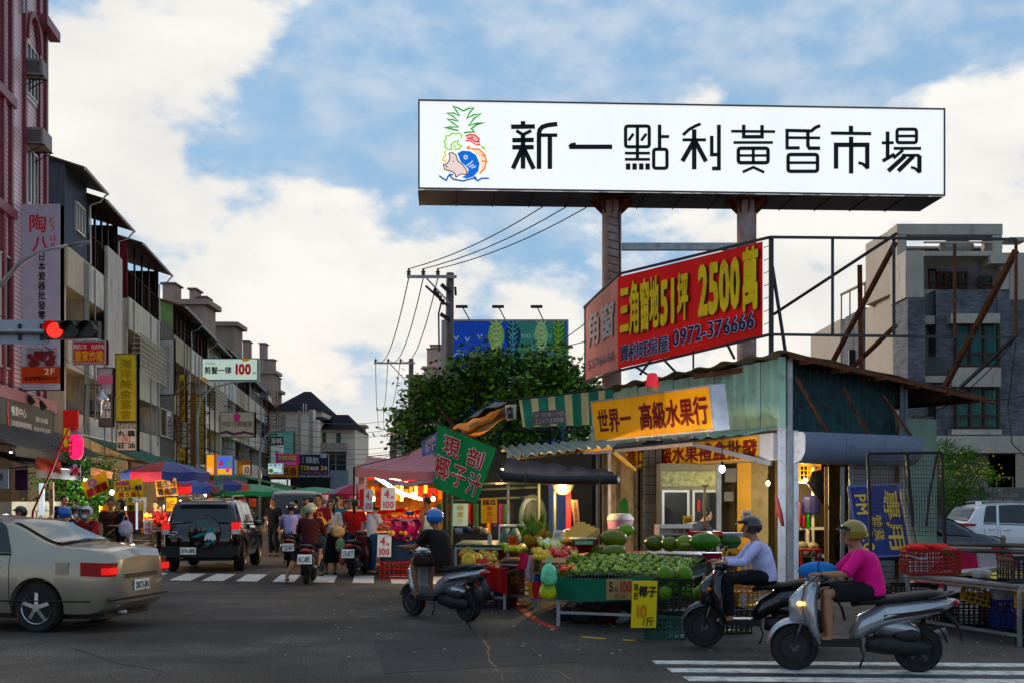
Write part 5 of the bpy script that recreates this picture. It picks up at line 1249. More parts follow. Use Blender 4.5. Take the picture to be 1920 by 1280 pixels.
def leafy(name,label,cat,clumps,n,size,cols,trunk=None,seed=1,group=None,trunk_mat=None,fill=.9):
 """clumps: (x, y, z, r); leaf quads scattered through each clump's volume"""
 random.seed(seed); base = trunk[0][0] if trunk else (clumps[0][0],clumps[0][1],0)
 t = thing(name,label,cat,(base[0],base[1],0),0,group)
 if trunk:
  b = MB()
  for p0,p1,r0,r1 in trunk:
   mid = lerp(p0,p1,.5)+Vector((random.uniform(-.1,.1),random.uniform(-.1,.1),0)); b.tube([p0,mid,p1],[r0,(r0+r1)/2,r1],8)
  b.build('trunk',trunk_mat or M('bark',(.06,.045,.035),.9,var=.4,bump=.6),t,True)
 b = MB(); vs,fs,mi = [],[],[]; vol = sum(c[3]**2 for c in clumps)
 for (cx,cy,cz,r) in clumps:
  k = int(n*r*r/vol); subs = []
  for _ in range(max(4,int(k/26))):
   d = Vector((random.gauss(0,1),random.gauss(0,1),random.gauss(0,1))).normalized()*r*random.uniform(.25,1)**.5*random.uniform(.8,1.12)
   subs.append((Vector((cx,cy,cz))+Vector((d.x,d.y,d.z*.85)),random.randrange(len(cols))))
  for i in range(k):
   c,m = subs[i % len(subs)]
   p = c+Vector((random.gauss(0,size*1.5),random.gauss(0,size*1.5),random.gauss(0,size*1.1)))
   a = Vector((random.gauss(0,1),random.gauss(0,1),random.gauss(-.35,.5))).normalized()*size*random.uniform(.7,1.35)
   w = a.cross(Vector((random.gauss(0,1),random.gauss(0,1),random.gauss(0,1)))).normalized()*a.length*.27
   j = len(vs); vs += [p,p+a*.5+w,p+a,p+a*.5-w]; fs.append((j,j+1,j+2,j+3)); mi.append(m if random.random() < .85 else random.randrange(len(cols)))
 b.v = vs; b.f = fs; b.mi = mi; b.build('crown',cols,t)
 return t
def leafm(k,c,r=.5): return M(k,c,r,var=.35,scale=.9)
LV = [leafm('leaf_dark',(.03,.075,.016)),leafm('leaf_mid',(.05,.13,.02)),leafm('leaf_light',(.13,.26,.035)),leafm('leaf_deep',(.018,.045,.012))]
def big_tree():
 random.seed(11); Y = 40; cl = []
 for px,py,r in ((800,745,1.0),(775,790,.8),(840,700,1.0),(880,665,.9),(930,660,.95),(990,672,.95),(1040,655,.9),(1080,690,.8),(850,770,1.1),(910,730,1.2),(980,735,1.2),(1045,725,1.1),(1095,740,.8),
                      (880,820,1.0),(820,830,.9),(950,800,1.1),(1020,800,1.0),(1090,800,.9),(770,830,.55),(1000,640,.5),(905,655,.6),(960,860,.9),(1060,850,.9),(1110,860,.7)):
  py += 34 if py < 705 else 0; c = at(px,py,Y+random.uniform(-1.6,2.2)); cl.append((c.x,c.y,c.z,r*.66))
 b = Vector((-.6,40.4,0)); f = Vector((-.6,40.3,2.4))
 tr = [(b,f,.26,.2),(f,Vector((-2.6,39.8,5.0)),.15,.05),(f,Vector((-1.2,40.5,5.6)),.15,.05),(f,Vector((.6,40.2,5.7)),.15,.05),(f,Vector((2.2,40.6,5.2)),.13,.04),(f,Vector((-3.4,40,3.9)),.1,.03),(f,Vector((1.8,39.8,3.6)),.1,.03)]
 leafy('street_tree','large dark green tree spreading behind the market stalls in the middle','tree',cl,18500,.2,LV,tr,4)
big_tree()
c = at(1820,880,45.3); leafy('garden_bush','bright green bush with small yellow flowers above the block wall','bush',[(c.x-.8,45.6,2.6,.75),(c.x-.1,45.8,2.9,.8),(c.x+.6,45.6,2.5,.6),(c.x-.5,45.9,3.7,.4),(c.x+.15,45.9,3.5,.35),(c.x-1.0,45.8,3.5,.35),(c.x,45.7,1.6,1.0),(c.x-1.3,45.7,2.2,.5)],6500,.09,
     [leafm('bush_a',(.05,.13,.015)),leafm('bush_b',(.09,.2,.02)),leafm('bush_c',(.03,.08,.012))],[(Vector((c.x,46.1,0)),Vector((c.x,45.9,2.2)),.08,.04)],6)
fl = MB(); random.seed(8)
for i in range(46): p = Vector((c.x+.3+random.gauss(0,.55),45.0+random.uniform(-.2,.3),2.65+random.gauss(0,.35))); fl.ell(p,.035,.03,.035,6,4)
fl.thing('yellow_flowers',PT('c8b010',.6),'small yellow blossoms on the bush above the block wall','flowers',kind='stuff')
c = at(140,915,37); leafy('street_shrub','dark leafy tree in the shade behind the egg cake banner','tree',[(c.x-.4,37.2,2.6,.8),(c.x+.5,37.4,2.3,.8),(c.x+.1,37.2,1.5,.9),(c.x+.9,37.3,1.5,.6),(c.x-.9,37.2,1.8,.6)],6500,.11,[LV[0],LV[3],LV[1]],[(Vector((c.x,37.5,0)),Vector((c.x,37.3,2.4)),.1,.05)],7)
# ---------------------------------------------------------------- blue billboard behind the tree
def blue_board():
 Y = 58; f = sgn_perp(832,1066,599,838,None,Y); f.V = Vector((0,0,239/F*Y))
 t = sign('billboard','large blue billboard with painted leaves behind the tree',f,M('cobalt_print',(.01,.07,.45),.5,var=.1,emit=.08),PT('8d9494',.5),.5,cat='billboard',fw=.08,
  texts=[dict(s='BIG CHONG',m=PT('b8d0c8',.5),b=(.62,.855,.9,.89),bold=.0)])
 b = MB(); slab(b,f,.56,.55,.97,.995,.01,.006); b.build('mint_panel',PT('4c8c80',.6),t)
 def leaf(cu,top,w,h,m,m2,nm='leaf_picture'):
  g = MB(); n = 16; pts = []
  for i in range(n+1): q = i/n; pts.append((cu-w*sin(pi*q**.8)*(1-q*.3),top-h*q))
  for i in range(n-1,0,-1): q = i/n; pts.append((cu+w*sin(pi*q**.8)*(1-q*.3),top-h*q))
  g.face(*[f.p(u,v,.012) for u,v in pts]); g.build(nm,m,t)
  g = MB()
  for k in range(6): stroke(g,f,[(cu,top-h*(.15+.13*k)),(cu+w*.7*(1-k*.1),top-h*(.02+.13*k))],.05,.02); stroke(g,f,[(cu,top-h*(.15+.13*k)),(cu-w*.7*(1-k*.1),top-h*(.02+.13*k))],.05,.02)
  stroke(g,f,[(cu,top),(cu,top-h)],.06,.02); g.build('leaf_vein',m2,t)
 leaf(.42,.995,.075,.31,PT('8fc070',.6),PT('d0e0b0',.6)); leaf(.555,.995,.07,.31,PT('1a3a5c',.6),PT('6ab0b8',.6)); leaf(.78,.995,.06,.3,PT('9cc890',.6),PT('c8e0b0',.6)); leaf(.92,.99,.065,.34,PT('3a8050',.6),PT('a8c860',.6))
 g = MB()
 for cu,cv in ((.1,.86),(.19,.85),(.29,.87),(.55,.88)): stroke(g,f,[(cu-.018,cv+.01),(cu,cv-.018),(cu+.018,cv+.012)],.06,.014)
 for cu in (.12,.3,.45): stroke(g,f,[(cu-.05,.7),(cu-.02,.735),(cu+.03,.735),(cu+.06,.7)],.05,.014)
 g.build('white_arc',PT('b8ccd8',.5),t)
 g = MB()
 for u in (.02,.5,.98): g.bar(f.p(u,0,-.3)*1.0,Vector((f.p(u,0).x,Y+.3,0)),.18)
 for u in (-.01,): g.bar((f.p(u,0).x,Y+.2,0),(f.p(u,1).x,Y+.2,f.p(0,1).z),.12)
 g.build('support',steel(),t)
 for i,px in enumerate((880,947,1018)):
  p = f.p((px-832)/234.,1); l = thing('flood_lamp',('left','middle','right')[i]+' one of the three flood lamps leaning over the blue billboard','lamp',tuple(p),0,'flood lamps on the blue billboard')
  g = MB(); g.bar(p,p+Vector((-.28,-.9,.42)),.04); g.build('arm',dark(),l); g = MB(); g.box(p.x-.32,p.y-.95,p.z+.45,.55,.3,.1); g.build('lamp_head',dark(),l)
blue_board()
# ---------------------------------------------------------------- utility poles and wires
def pole(label,px,py,Y,armpx,wire_z,r=.16,brace=True):
 t = thing('utility_pole',label,'utility pole',tuple(at(px,936,Y)-Vector((0,0,CAMZ))),0,'utility poles along the right side')
 x = X_(px,Y); z = Z_(py,Y); pm = M('weathered_pole',(.11,.1,.09),.9,var=.3,dirt=.4,streak=1)
 b = MB(); b.tube([(x-.1,Y,0),(x,Y,z)],[r*1.25,r*.9],12); b.build('pole_shaft',pm,t,True)
 b = MB(); xa = X_(armpx,Y); za = Z_(wire_z,Y); b.bar((xa,Y-r-.04,za),(x+r*1.6,Y-r-.04,za),.09,.11); b.build('crossarm',steel(),t)
 if brace: b = MB(); b.bar((xa+(x-xa)*.42,Y-r-.09,za),(x,Y-r-.09,za-1.25*(x-xa)/2),.06); b.build('brace',steel(),t)
 for f_ in (.04,.38,.72):
  xi = xa+(x-xa)*f_; b = MB(); b.lathe([(.03,0),(.09,.04),(.05,.08),(.1,.12),(.04,.18),(.05,.24),(.02,.26)],10,(xi,Y-r-.04,za+.055)); b.build('insulator',PT('4a4440',.4),t,True)
 return t,[Vector((xa+(x-xa)*f_,Y-r-.04,za+.3)) for f_ in (.04,.38,.72)]
t1,w1 = pole('nearest utility pole, leaning slightly beside the blue billboard',844,512,46,764,521)
b = MB(); Y = 46; x = X_(844,Y)
b.bar((x-.9,Y-.2,Z_(538,Y)),(x-.1,Y-.2,Z_(575,Y)),.08); b.bar((x-.32,Y-.15,Z_(535,Y)),(x,Y-.15,Z_(550,Y)),.14); b.bar((x-.35,Y-.15,Z_(590,Y)),(x,Y-.15,Z_(602,Y)),.14)
for i in range(4): b.ell((x-.55+.1*i,Y-.3,Z_(548+i*7,Y)),.07,.07,.12,8,6)
b.tube([(x-.3,Y-.2,Z_(565,Y)),(x-.42,Y-.2,Z_(590,Y)),(x-.4,Y-.2,Z_(660,Y))],.035,6); b.tube([(x+.2,Y-.2,Z_(540,Y)),(x+.22,Y-.2,Z_(556,Y))],.05,6); b.build('pole_fittings',dark(),t1)
t2,w2 = pole('second utility pole with its arm reaching left',771,672,80,702,681,.17)
t3,w3 = pole('third utility pole down the street',741,763,120,706,768,.18)
t4,w4 = pole('fourth, small utility pole far down the street',735,800,160,712,804,.18)
t5,w5 = pole('fifth, tiny utility pole at the street end',733,815,200,714,817,.18)
def wire(label,pts,r=.012,sag=.0,n=10,group='overhead wires',name='overhead_wire',mat=None):
 b = MB()
 P = []
 for a,c in zip(pts,pts[1:]):
  a,c = Vector(a),Vector(c)
  for k in range(n+1): t = k/n; P.append(lerp(a,c,t)-Vector((0,0,sag*4*t*(1-t))))
 b.tube(P,r,5); return b.thing(name,mat or M('wire_black',(.012,.012,.013),.6),label,'wire',group,True)
ends = [at(995,387,41),at(1038,387,41),at(1073,389,41)]
for i in range(3):
 nm = ('left','middle','right')[i]
 e = w1[i]+(ends[i]-w1[i])*1.35
 wire(nm+' of the three power lines rising behind the white billboard',[w1[i],e],.02,.35)
 wire(nm+' power line sagging between the first and second pole',[w1[i]-Vector((0,0,.35)),w2[i]],.022,1.3)
 wire(nm+' power line sagging between the second and third pole',[w2[i],w3[i]],.024,1.0)
 wire(nm+' power line between the third and fourth pole',[w3[i],w4[i]],.026,.9)
for (a,c,Y0,Y1,lab) in (((378,838),(700,905),60,100,'low cable'),((700,868),(1098,606),80,34,'cable'),((860,655),(1098,640),60,33,'cable'),):
 wire(lab+' crossing in front of the tree from (%s)' % ('the far street' if a[0] < 800 else 'the blue billboard'),[at(*a,Y0),at(*c,Y1)],.014,.3)
for i,(y0,y1) in enumerate(((742,800),(756,818),(770,826),(783,836),(795,845),(806,853),(820,862))):
 wire(('uppermost','second','third','fourth','fifth','sixth','lowest')[i]+' of the seven thin cables crossing the street before the corner building',[at(420,y0+18,70),at(735,y1-14 if i < 3 else y1,122)],.022,.7)
wire('thin cable running along the left facades above the traffic light',[at(0,592,33),at(300,770,62)],.012,.2)
# ---------------------------------------------------------------- the great white billboard
def big_board():
 K = 1.18; O = at(784,355,26*K); Rr = at(1772,368,26.6*K); f = Face(O,Rr-O,(0,0,1.9*K)); D = 1.36*K
 t = thing('billboard','huge white lit billboard with eight black characters and a pineapple emblem on rusty posts','billboard',(5,31.3,0))
 b = MB(); b.prism([f.p(0,0,0),f.p(1,0,0),f.p(1,1,0),f.p(0,1,0)],-f.N*.08); b.build('lit_face',M('billboard_lit',(.78,.79,.77),.5,emit=.75,var=.03,scale=.35),t)
 b = MB(); b.prism([f.p(0,0,-.085),f.p(1,0,-.085),f.p(1,1,-.085),f.p(0,1,-.085)],-f.N*D); b.build('casing',M('casing_sheet',(.045,.045,.05),.5,.3,var=.25,dirt=.3),t)
 b = MB(); edge(b,f,.04,.14,.025); b.build('frame',M('dull_frame',(.1,.1,.115),.5,.4,dirt=.4),t)
 b = MB(); nb = 14
 for i in range(nb):
  q = f.p(i/nb,0,-.2); b.bar(q-Vector((0,0,.012)),q-f.N*D*.95-Vector((0,0,.012)),.02)
 b.build('seam',PT('101012',.6),t)
 def bu(px,py):
  k = (px-784)/988; yt = 187+18*k; yb = 355+13*k; return (k,1-(py-yt)/(yb-yt))
 c1 = lambda q: bu(770+q[0]/3.6226,170+q[1]/3.6226); c2 = lambda q: bu(1250+q[0]/3.5556,170+q[1]/3.5556)
 ink = M('sign_black',(.004,.004,.006),.5,var=.1)
 def ch(cv,ls,w=.098):
  b = MB()
  for l in ls:
   ww = w
   if isinstance(l[0],(int,float)): ww = l[0]; l = l[1]
   stroke(b,f,[cv(p) for p in l],ww*K*(1 if ww == w else 1.12),.012)
  b.build('character',ink,t)
 bx = lambda x0,y0,x1,y1,r=14: [(x0+r,y0),(x1-r,y0),(x1-r*.3,y0+r*.3),(x1,y0+r),(x1,y1-r),(x1-r*.3,y1-r*.3),(x1-r,y1),(x0+r,y1),(x0+r*.3,y1-r*.3),(x0,y1-r),(x0,y0+r),(x0+r*.3,y0+r*.3),(x0+r,y0)]
 ch(c1,[[(750,210),(750,247)],[(670,249),(830,247)],(.065,[(705,275),(750,303),(805,275)]),[(678,340),(822,338)],[(678,388),(822,387)],[(750,303),(750,533)],[(742,400),(682,533)],[(758,400),(822,535)],
   [(980,230),(915,238),(880,250),(862,270),(857,295),(857,535)],(.07,[(857,306),(980,306)]),[(930,306),(930,535)]])
 ch(c1,[[(1060,385),(1350,385)],(.05,[(1058,384),(1075,368),(1104,363)])])
 ch(c1,[(.065,bx(1440,245,1600,385)),(.065,[(1520,245),(1520,470)]),(.055,[(1460,343),(1493,296)]),(.055,[(1546,343),(1580,296)]),(.055,[(1435,428),(1605,428)]),(.055,[(1435,470),(1605,470)])]+
           [[(x,497),(x,540)] for x in (1457,1501,1546,1589)]+[(.07,[(1670,235),(1670,400)]),(.06,[(1670,316),(1735,316)]),(.065,bx(1630,402,1720,530))])
 ch(c2,[(.06,[(88,300),(130,262),(170,240),(206,226)]),[(163,262),(163,528)],(.06,[(85,332),(242,332)]),[(158,345),(84,474)],[(172,345),(242,476)],(.07,[(280,305),(280,430),(328,430)]),(.075,[(328,232),(328,522),(282,522)])])
 ch(c2,[(.07,[(494,232),(494,312),(617,312),(617,234)]),(.055,[(410,275),(705,278)]),(.055,[(425,350),(690,350)]),(.07,bx(458,388,657,484)),(.05,[(458,436),(657,436)]),(.06,[(558,380),(558,484)]),(.055,[(487,546),(558,514),(632,548)])])
 ch(c2,[(.065,[(1008,238),(975,252),(948,274),(785,270),(785,386),(870,386)]),(.055,[(785,318),(1008,320)]),(.07,[(925,274),(925,370),(935,388),(1008,388)]),(.07,bx(792,430,990,541)),(.055,[(792,484),(990,484)])])
 ch(c2,[[(1216,240),(1216,290)],(.065,[(1080,288),(1353,292)]),[(1217,312),(1217,556)],[(1115,524),(1115,366),(1326,366),(1326,524)],(.06,[(1330,524),(1296,492),(1266,484)])])
 ch(c2,[(.075,[(1464,278),(1464,462)]),(.06,[(1424,353),(1506,352)]),(.07,[(1430,474),(1512,428)]),(.065,bx(1528,263,1660,352)),(.055,[(1528,308),(1660,308)]),(.06,[(1505,390),(1692,390)]),(.06,[(1570,400),(1503,455)]),
   (.06,[(1560,436),(1682,436)]),[(1582,440),(1468,540)],[(1640,440),(1536,540)],[(1680,436),(1680,550)],(.055,[(1682,552),(1650,522),(1622,514)])])
 lit = lambda c: M('backlit_'+c,'#'+c,.5,var=.05,emit=.6)
 # emblem
 def lines(nm,col,ls,w=.03,off=.012):
  b = MB()
  for l in ls: stroke(b,f,[c1(p) for p in l],w*K,off)
  b.build(nm,lit(col),t)
 def fill(nm,col,pts,off=.01): b = MB(); b.face(*[f.p(*c1(p),off) for p in reversed(pts)]); b.build(nm,lit(col),t)
 lines('emblem_leaves','0a8a30',[[(318,275),(265,262),(225,254),(262,250),(318,250),(285,225),(245,196),(280,200),(318,212),(280,175),(242,156),(285,155),(325,172),(305,140),(285,110),(320,122),(350,142)],
          [(350,142),(385,124),(420,122),(395,150),(375,190),(420,168),(470,160),(425,190),(388,240),(440,225),(495,220),(440,235),(405,262),(425,285),(395,284),(355,290)]],.032)
 lines('emblem_cauliflower','98c828',[[(250,402),(228,385),(235,365),(222,350),(236,335),(234,312),(262,308),(275,292),(300,298),(325,290),(342,305),(336,325)],[(250,402),(275,400),(270,370),(290,350),(320,345),(310,365),(340,378),(325,398),(290,402)],[(285,370),(300,390)]],.03)
 fill('emblem_meat','e8b0b0',[(365,312),(395,300),(430,305),(458,330),(466,372),(440,360),(410,342),(378,335)])
 lines('emblem_meat_line','c02030',[[(365,312),(395,300),(430,305),(458,330),(452,350),(425,348),(398,325),(375,328)],[(365,340),(400,345),(440,372),(466,370)],[(405,316),(418,324)]],.026,.014)
 fill('emblem_shrimp','f0ddc0',[(400,398),(455,400),(492,435),(506,485),(492,535),(458,566),(466,520),(455,460)])
 lines('emblem_shrimp_line','e07818',[[(372,392),(395,380)],[(378,400),(398,392)],[(400,398),(455,400),(492,435),(506,485),(492,535),(458,566)],[(470,440),(500,450)],[(476,480),(505,485)]],.03,.014)
 lines('emblem_sprig','70b828',[[(470,378),(485,390),(478,398)],[(485,390),(497,402)]],.026)
 fill('emblem_fish','1468c0',[(312,428),(345,410),(395,414),(436,440),(460,495),(452,548),(415,588),(372,600),(340,590),(375,575),(388,540),(360,508),(335,488)])
 lines('emblem_fish_line','dfe8ee',[[(355+11*cos(i*pi/5)+12,455+12*sin(i*pi/5)) for i in range(11)],[(372,512),(405,492),(412,478)],[(388,522),(420,505)],[(405,530),(436,515)]],.022,.015)
 fill('emblem_pig','e6d2cc',[(216,505),(240,500),(258,478),(262,440),(285,425),(302,440),(312,480),(345,505),(375,540),(372,575),(335,572),(305,592),(292,562),(262,548),(226,540)],.013)
 lines('emblem_pig_line','4a2a1e',[[(240,500),(218,505),(226,538),(262,548),(292,562),(303,592),(325,575),(345,570),(372,575),(377,548),(345,505),(315,482),(302,440),(280,424),(256,428),(262,450),(258,478),(240,500)],[(284,478),(288,486)],[(232,512),(246,522)]],.022,.016)
 lines('emblem_chilli','d8c018',[[(235,410),(226,425),(236,440),(220,455),(212,475),(228,484),(240,470)]],.03)
 lines('emblem_wave','1a5a90',[[(190,580),(215,600),(238,612),(248,588),(262,572),(285,575)],[(262,580),(285,605),(350,616),(410,600),(425,598),(445,615),(475,598),(522,598)],[(420,585),(440,600)]],.034,.012)
 # two posts, gusset heads, tie beam
 rp = M('flaking_rust_post',(.36,.33,.33),.8,var=.2,scale=4,bump=.5,bscale=20,dirt=.95,dcol=(.3,.1,.03),dscale=2.2)
 for px in (1147,1400):
  Yp = 26.9*K; x = X_(px,Yp); zt = f.O.z-.02
  b = MB(); b.cyl((x,Yp,0),(x,Yp,zt),.25,n=22); b.build('post',rp,t,'auto')
  b = MB()
  for k in range(8):
   a = pi/4*k; d = Vector((cos(a),sin(a),0)); s_ = Vector((-sin(a),cos(a),0))*.012
   b.prism([Vector((x,Yp,zt-.42))+d*.2-s_,Vector((x,Yp,zt-.01))+d*.2-s_,Vector((x,Yp,zt-.01))+d*.55-s_,Vector((x,Yp,zt-.08))+d*.55-s_],s_*2)
  b.box(x,Yp,zt-.01,1.0,1.0,.03); b.build('gusset_head',rust(),t)
 b = MB(); b.box((X_(1166,31.7)+X_(1381,31.7))/2,31.7,Z_(463,31.7),X_(1381,31.7)-X_(1166,31.7),.16,.18); b.build('tie_beam',steel(),t)
 b = MB(); x = 0
 b.tube([(X_(1160,31.3),31.3,Z_(395,31.3)),(X_(1162,31.3),31.3,Z_(520,31.3))],.02,6)
 for i in range(9): z = Z_(405,31.3)-i*.2; b.bar((X_(1140,31.3),31.3,z),(X_(1160,31.3),31.3,z-.07),.022)
 b.build('ladder_rungs',dark(),t)
big_board()
# ---------------------------------------------------------------- red banner and the empty steel frame over the shed
CN = Vector((5.08,22.7,0)); LF = Vector((2.02,31.0,0)); RT = Vector((7.85,24.4,0))
D1 = (LF-CN).normalized(); D2 = (RT-CN).normalized(); N1 = Vector((-D1.y,D1.x,0))  # outward normal of the left face
def banner_and_frame():
 a,b_ = at(1158,691,28.5),at(1430,630,24.5); c,d = at(1430,453,24.5),at(1158,520,28.5)
 rd = M('red_banner',(.78,.035,.012),.55,var=.12,scale=1.2,bump=.9,bscale=2.2)
 t = thing('banner','big red banner with yellow characters and a phone number above the green shed','banner',tuple((a+b_)/2))
 N = (b_-a).cross(d-a).normalized()
 def fn(u,v): return lerp(lerp(a,b_,u),lerp(d,c,u),v)+N*.02*sin(u*22)*sin(v*3)
 g = MB(); g.grid(fn,30,6); g.build('cloth',rd,t,True)
 def txt(s,m,u0,v0,u1,v1,bold,off=.035,nm='lettering',gap=1.0):
  g = MB(); tot = sum(glyph(q,bold)[2] for q in s); x0 = 0
  for q in s:
   vs,fs,adv = glyph(q,bold); lat = ord(q) < 0x2000
   g.add([fn(u0+(u1-u0)*(x0+x)/tot,v0+(v1-v0)*((y+.02)/.74 if lat else (y+.1)))+N*(off+e) for x,y,e in vs],fs); x0 += adv
  g.build(nm,m,t)
 sh = PT('2c0a08',.6); ye = PT('e8c820',.5)
 for m,du,o in ((sh,.008,.03),(ye,0,.04)):
  txt('三角窗地',m,.03+du,.34-du*1.5,.33+du,.93-du*1.5,.04,o); txt('51',m,.34+du,.36-du,.445+du,.84-du,.05,o); txt('坪',m,.455+du,.36-du,.53+du,.9-du,.04,o)
  txt('2500',m,.605+du,.36-du,.875+du,.9-du,.05,o); txt('萬',m,.885+du,.3-du,.985+du,.99-du,.045,o)
 nv = PT('0e1440',.5); wh = PT('c8d4e8',.5)
 for m,bo,o in ((wh,.05,.03),(nv,.012,.045)):
  txt('寶利旺房屋',m,.03,.06,.4,.25,bo,o); txt('0972-376666',m,.425,.1,.965,.28,bo,o)
 # faded side
 e,f_ = at(1098,712,33.1),at(1098,578,33.1)
 t2 = thing('banner','sun bleached pinkish banner round the corner from the red one','banner',tuple((e+a)/2))
 N2 = (a-e).cross(f_-e).normalized()
 g = MB(); g.grid(lambda u,v: lerp(lerp(e,a,u),lerp(f_,d,u),v),6,4); g.build('cloth',M('bleached_red',(.50,.20,.17),.6,var=.25,scale=.8,dirt=.2,dcol=(.5,.4,.38)),t2)
 f2 = Face(e,a-e,f_-e)
 letter(t2,f2,'角窗',PT('a8a29e',.6),.1,.42,.95,.92,bold=.03,off=.03); letter(t2,f2,'5376666',PT('50506a',.6),.1,.12,.95,.26,bold=.0,off=.03)
 # frame members
 fr = thing('roof_frame','empty rusty steel billboard frame standing on the shed roof','scaffold',(7,24.5,4.3))
 m1 = M('painted_bar',(.05,.05,.055),.5,.4,var=.3,dirt=.3,dcol=(.12,.05,.03))
 def bar(p,q,w=.05,m=m1): g = MB(); g.bar(p,q,w); g.build('bar',m,fr)
 L_ = lambda px,py,Y: at(px,py,Y)
 bar(L_(1095,577,33.2),L_(1160,514,28.6)); bar(L_(1160,514,28.6),L_(1444,445,24.3)); bar(L_(1162,694,28.6),L_(1444,627,24.3)); bar(L_(1097,577,33.2),L_(1097,716,33.2)); bar(L_(1097,716,33.2),L_(1162,694,28.6))
 bar(L_(1444,445,24.3),L_(1905,449,24.5)); bar(L_(1444,627,24.3),L_(1905,633,24.5))
 for px,y0,y1 in ((1444,444,668),(1448,444,660),(1561,447,627),(1676,448,629),(1790,458,631),(1905,449,633)): bar(L_(px,y0,24.35 if px < 1500 else 24.5),L_(px,y1,24.35 if px < 1500 else 24.5),.05,m1 if px < 1700 else rust())
 bar(L_(1448,500,24.4),L_(1474,668,24.6))
 bar(L_(1682,438,24.6),L_(1450,590,27.5),.05); bar(L_(1679,455,24.6),L_(1556,688,26.5),.08,rust()); bar(L_(1612,497,25.6),L_(1615,707,25.8),.09,rust())
 bar(L_(1680,610,24.7),L_(1590,696,26.4),.07,rust()); bar(L_(1905,470,24.6),L_(1768,732,26.8),.1,rust()); bar(L_(1903,632,24.6),L_(1790,735,26.5),.06,m1)
 for px,y0,px2,y2 in ((1190,686,1215,702),(1243,672,1266,696),(1300,655,1300,690),(1362,642,1377,672),(1222,672,1200,702)): bar(L_(px,y0,28.2-(px-1158)*.0147),L_(px2,y2,28.4-(px-1158)*.0147),.04)
 g = MB()
 for k in range(7): q = L_(1432,465+24*k,24.5); g.tube([q,L_(1444,460+24*k,24.35)],.008,4)
 g.build('lashing',dark(),fr)
 wire('cable from the frame corner down to the shed eave',[at(1905,633,24.5),at(1800,740,25.5)],.012,.1); wire('cable leaving the frame corner towards the right',[at(1905,633,24.5),at(1925,610,23)],.012)
 wire('slack cable hanging from the frame corner to the ground floor',[at(1905,640,24.5),at(1890,760,24.5),at(1897,830,24),at(1930,862,23)],.012)
 wire('thin cable crossing before the teal windows',[at(1920,742,24),at(1795,748,25.3),at(1700,790,25)],.01,.05)
banner_and_frame()
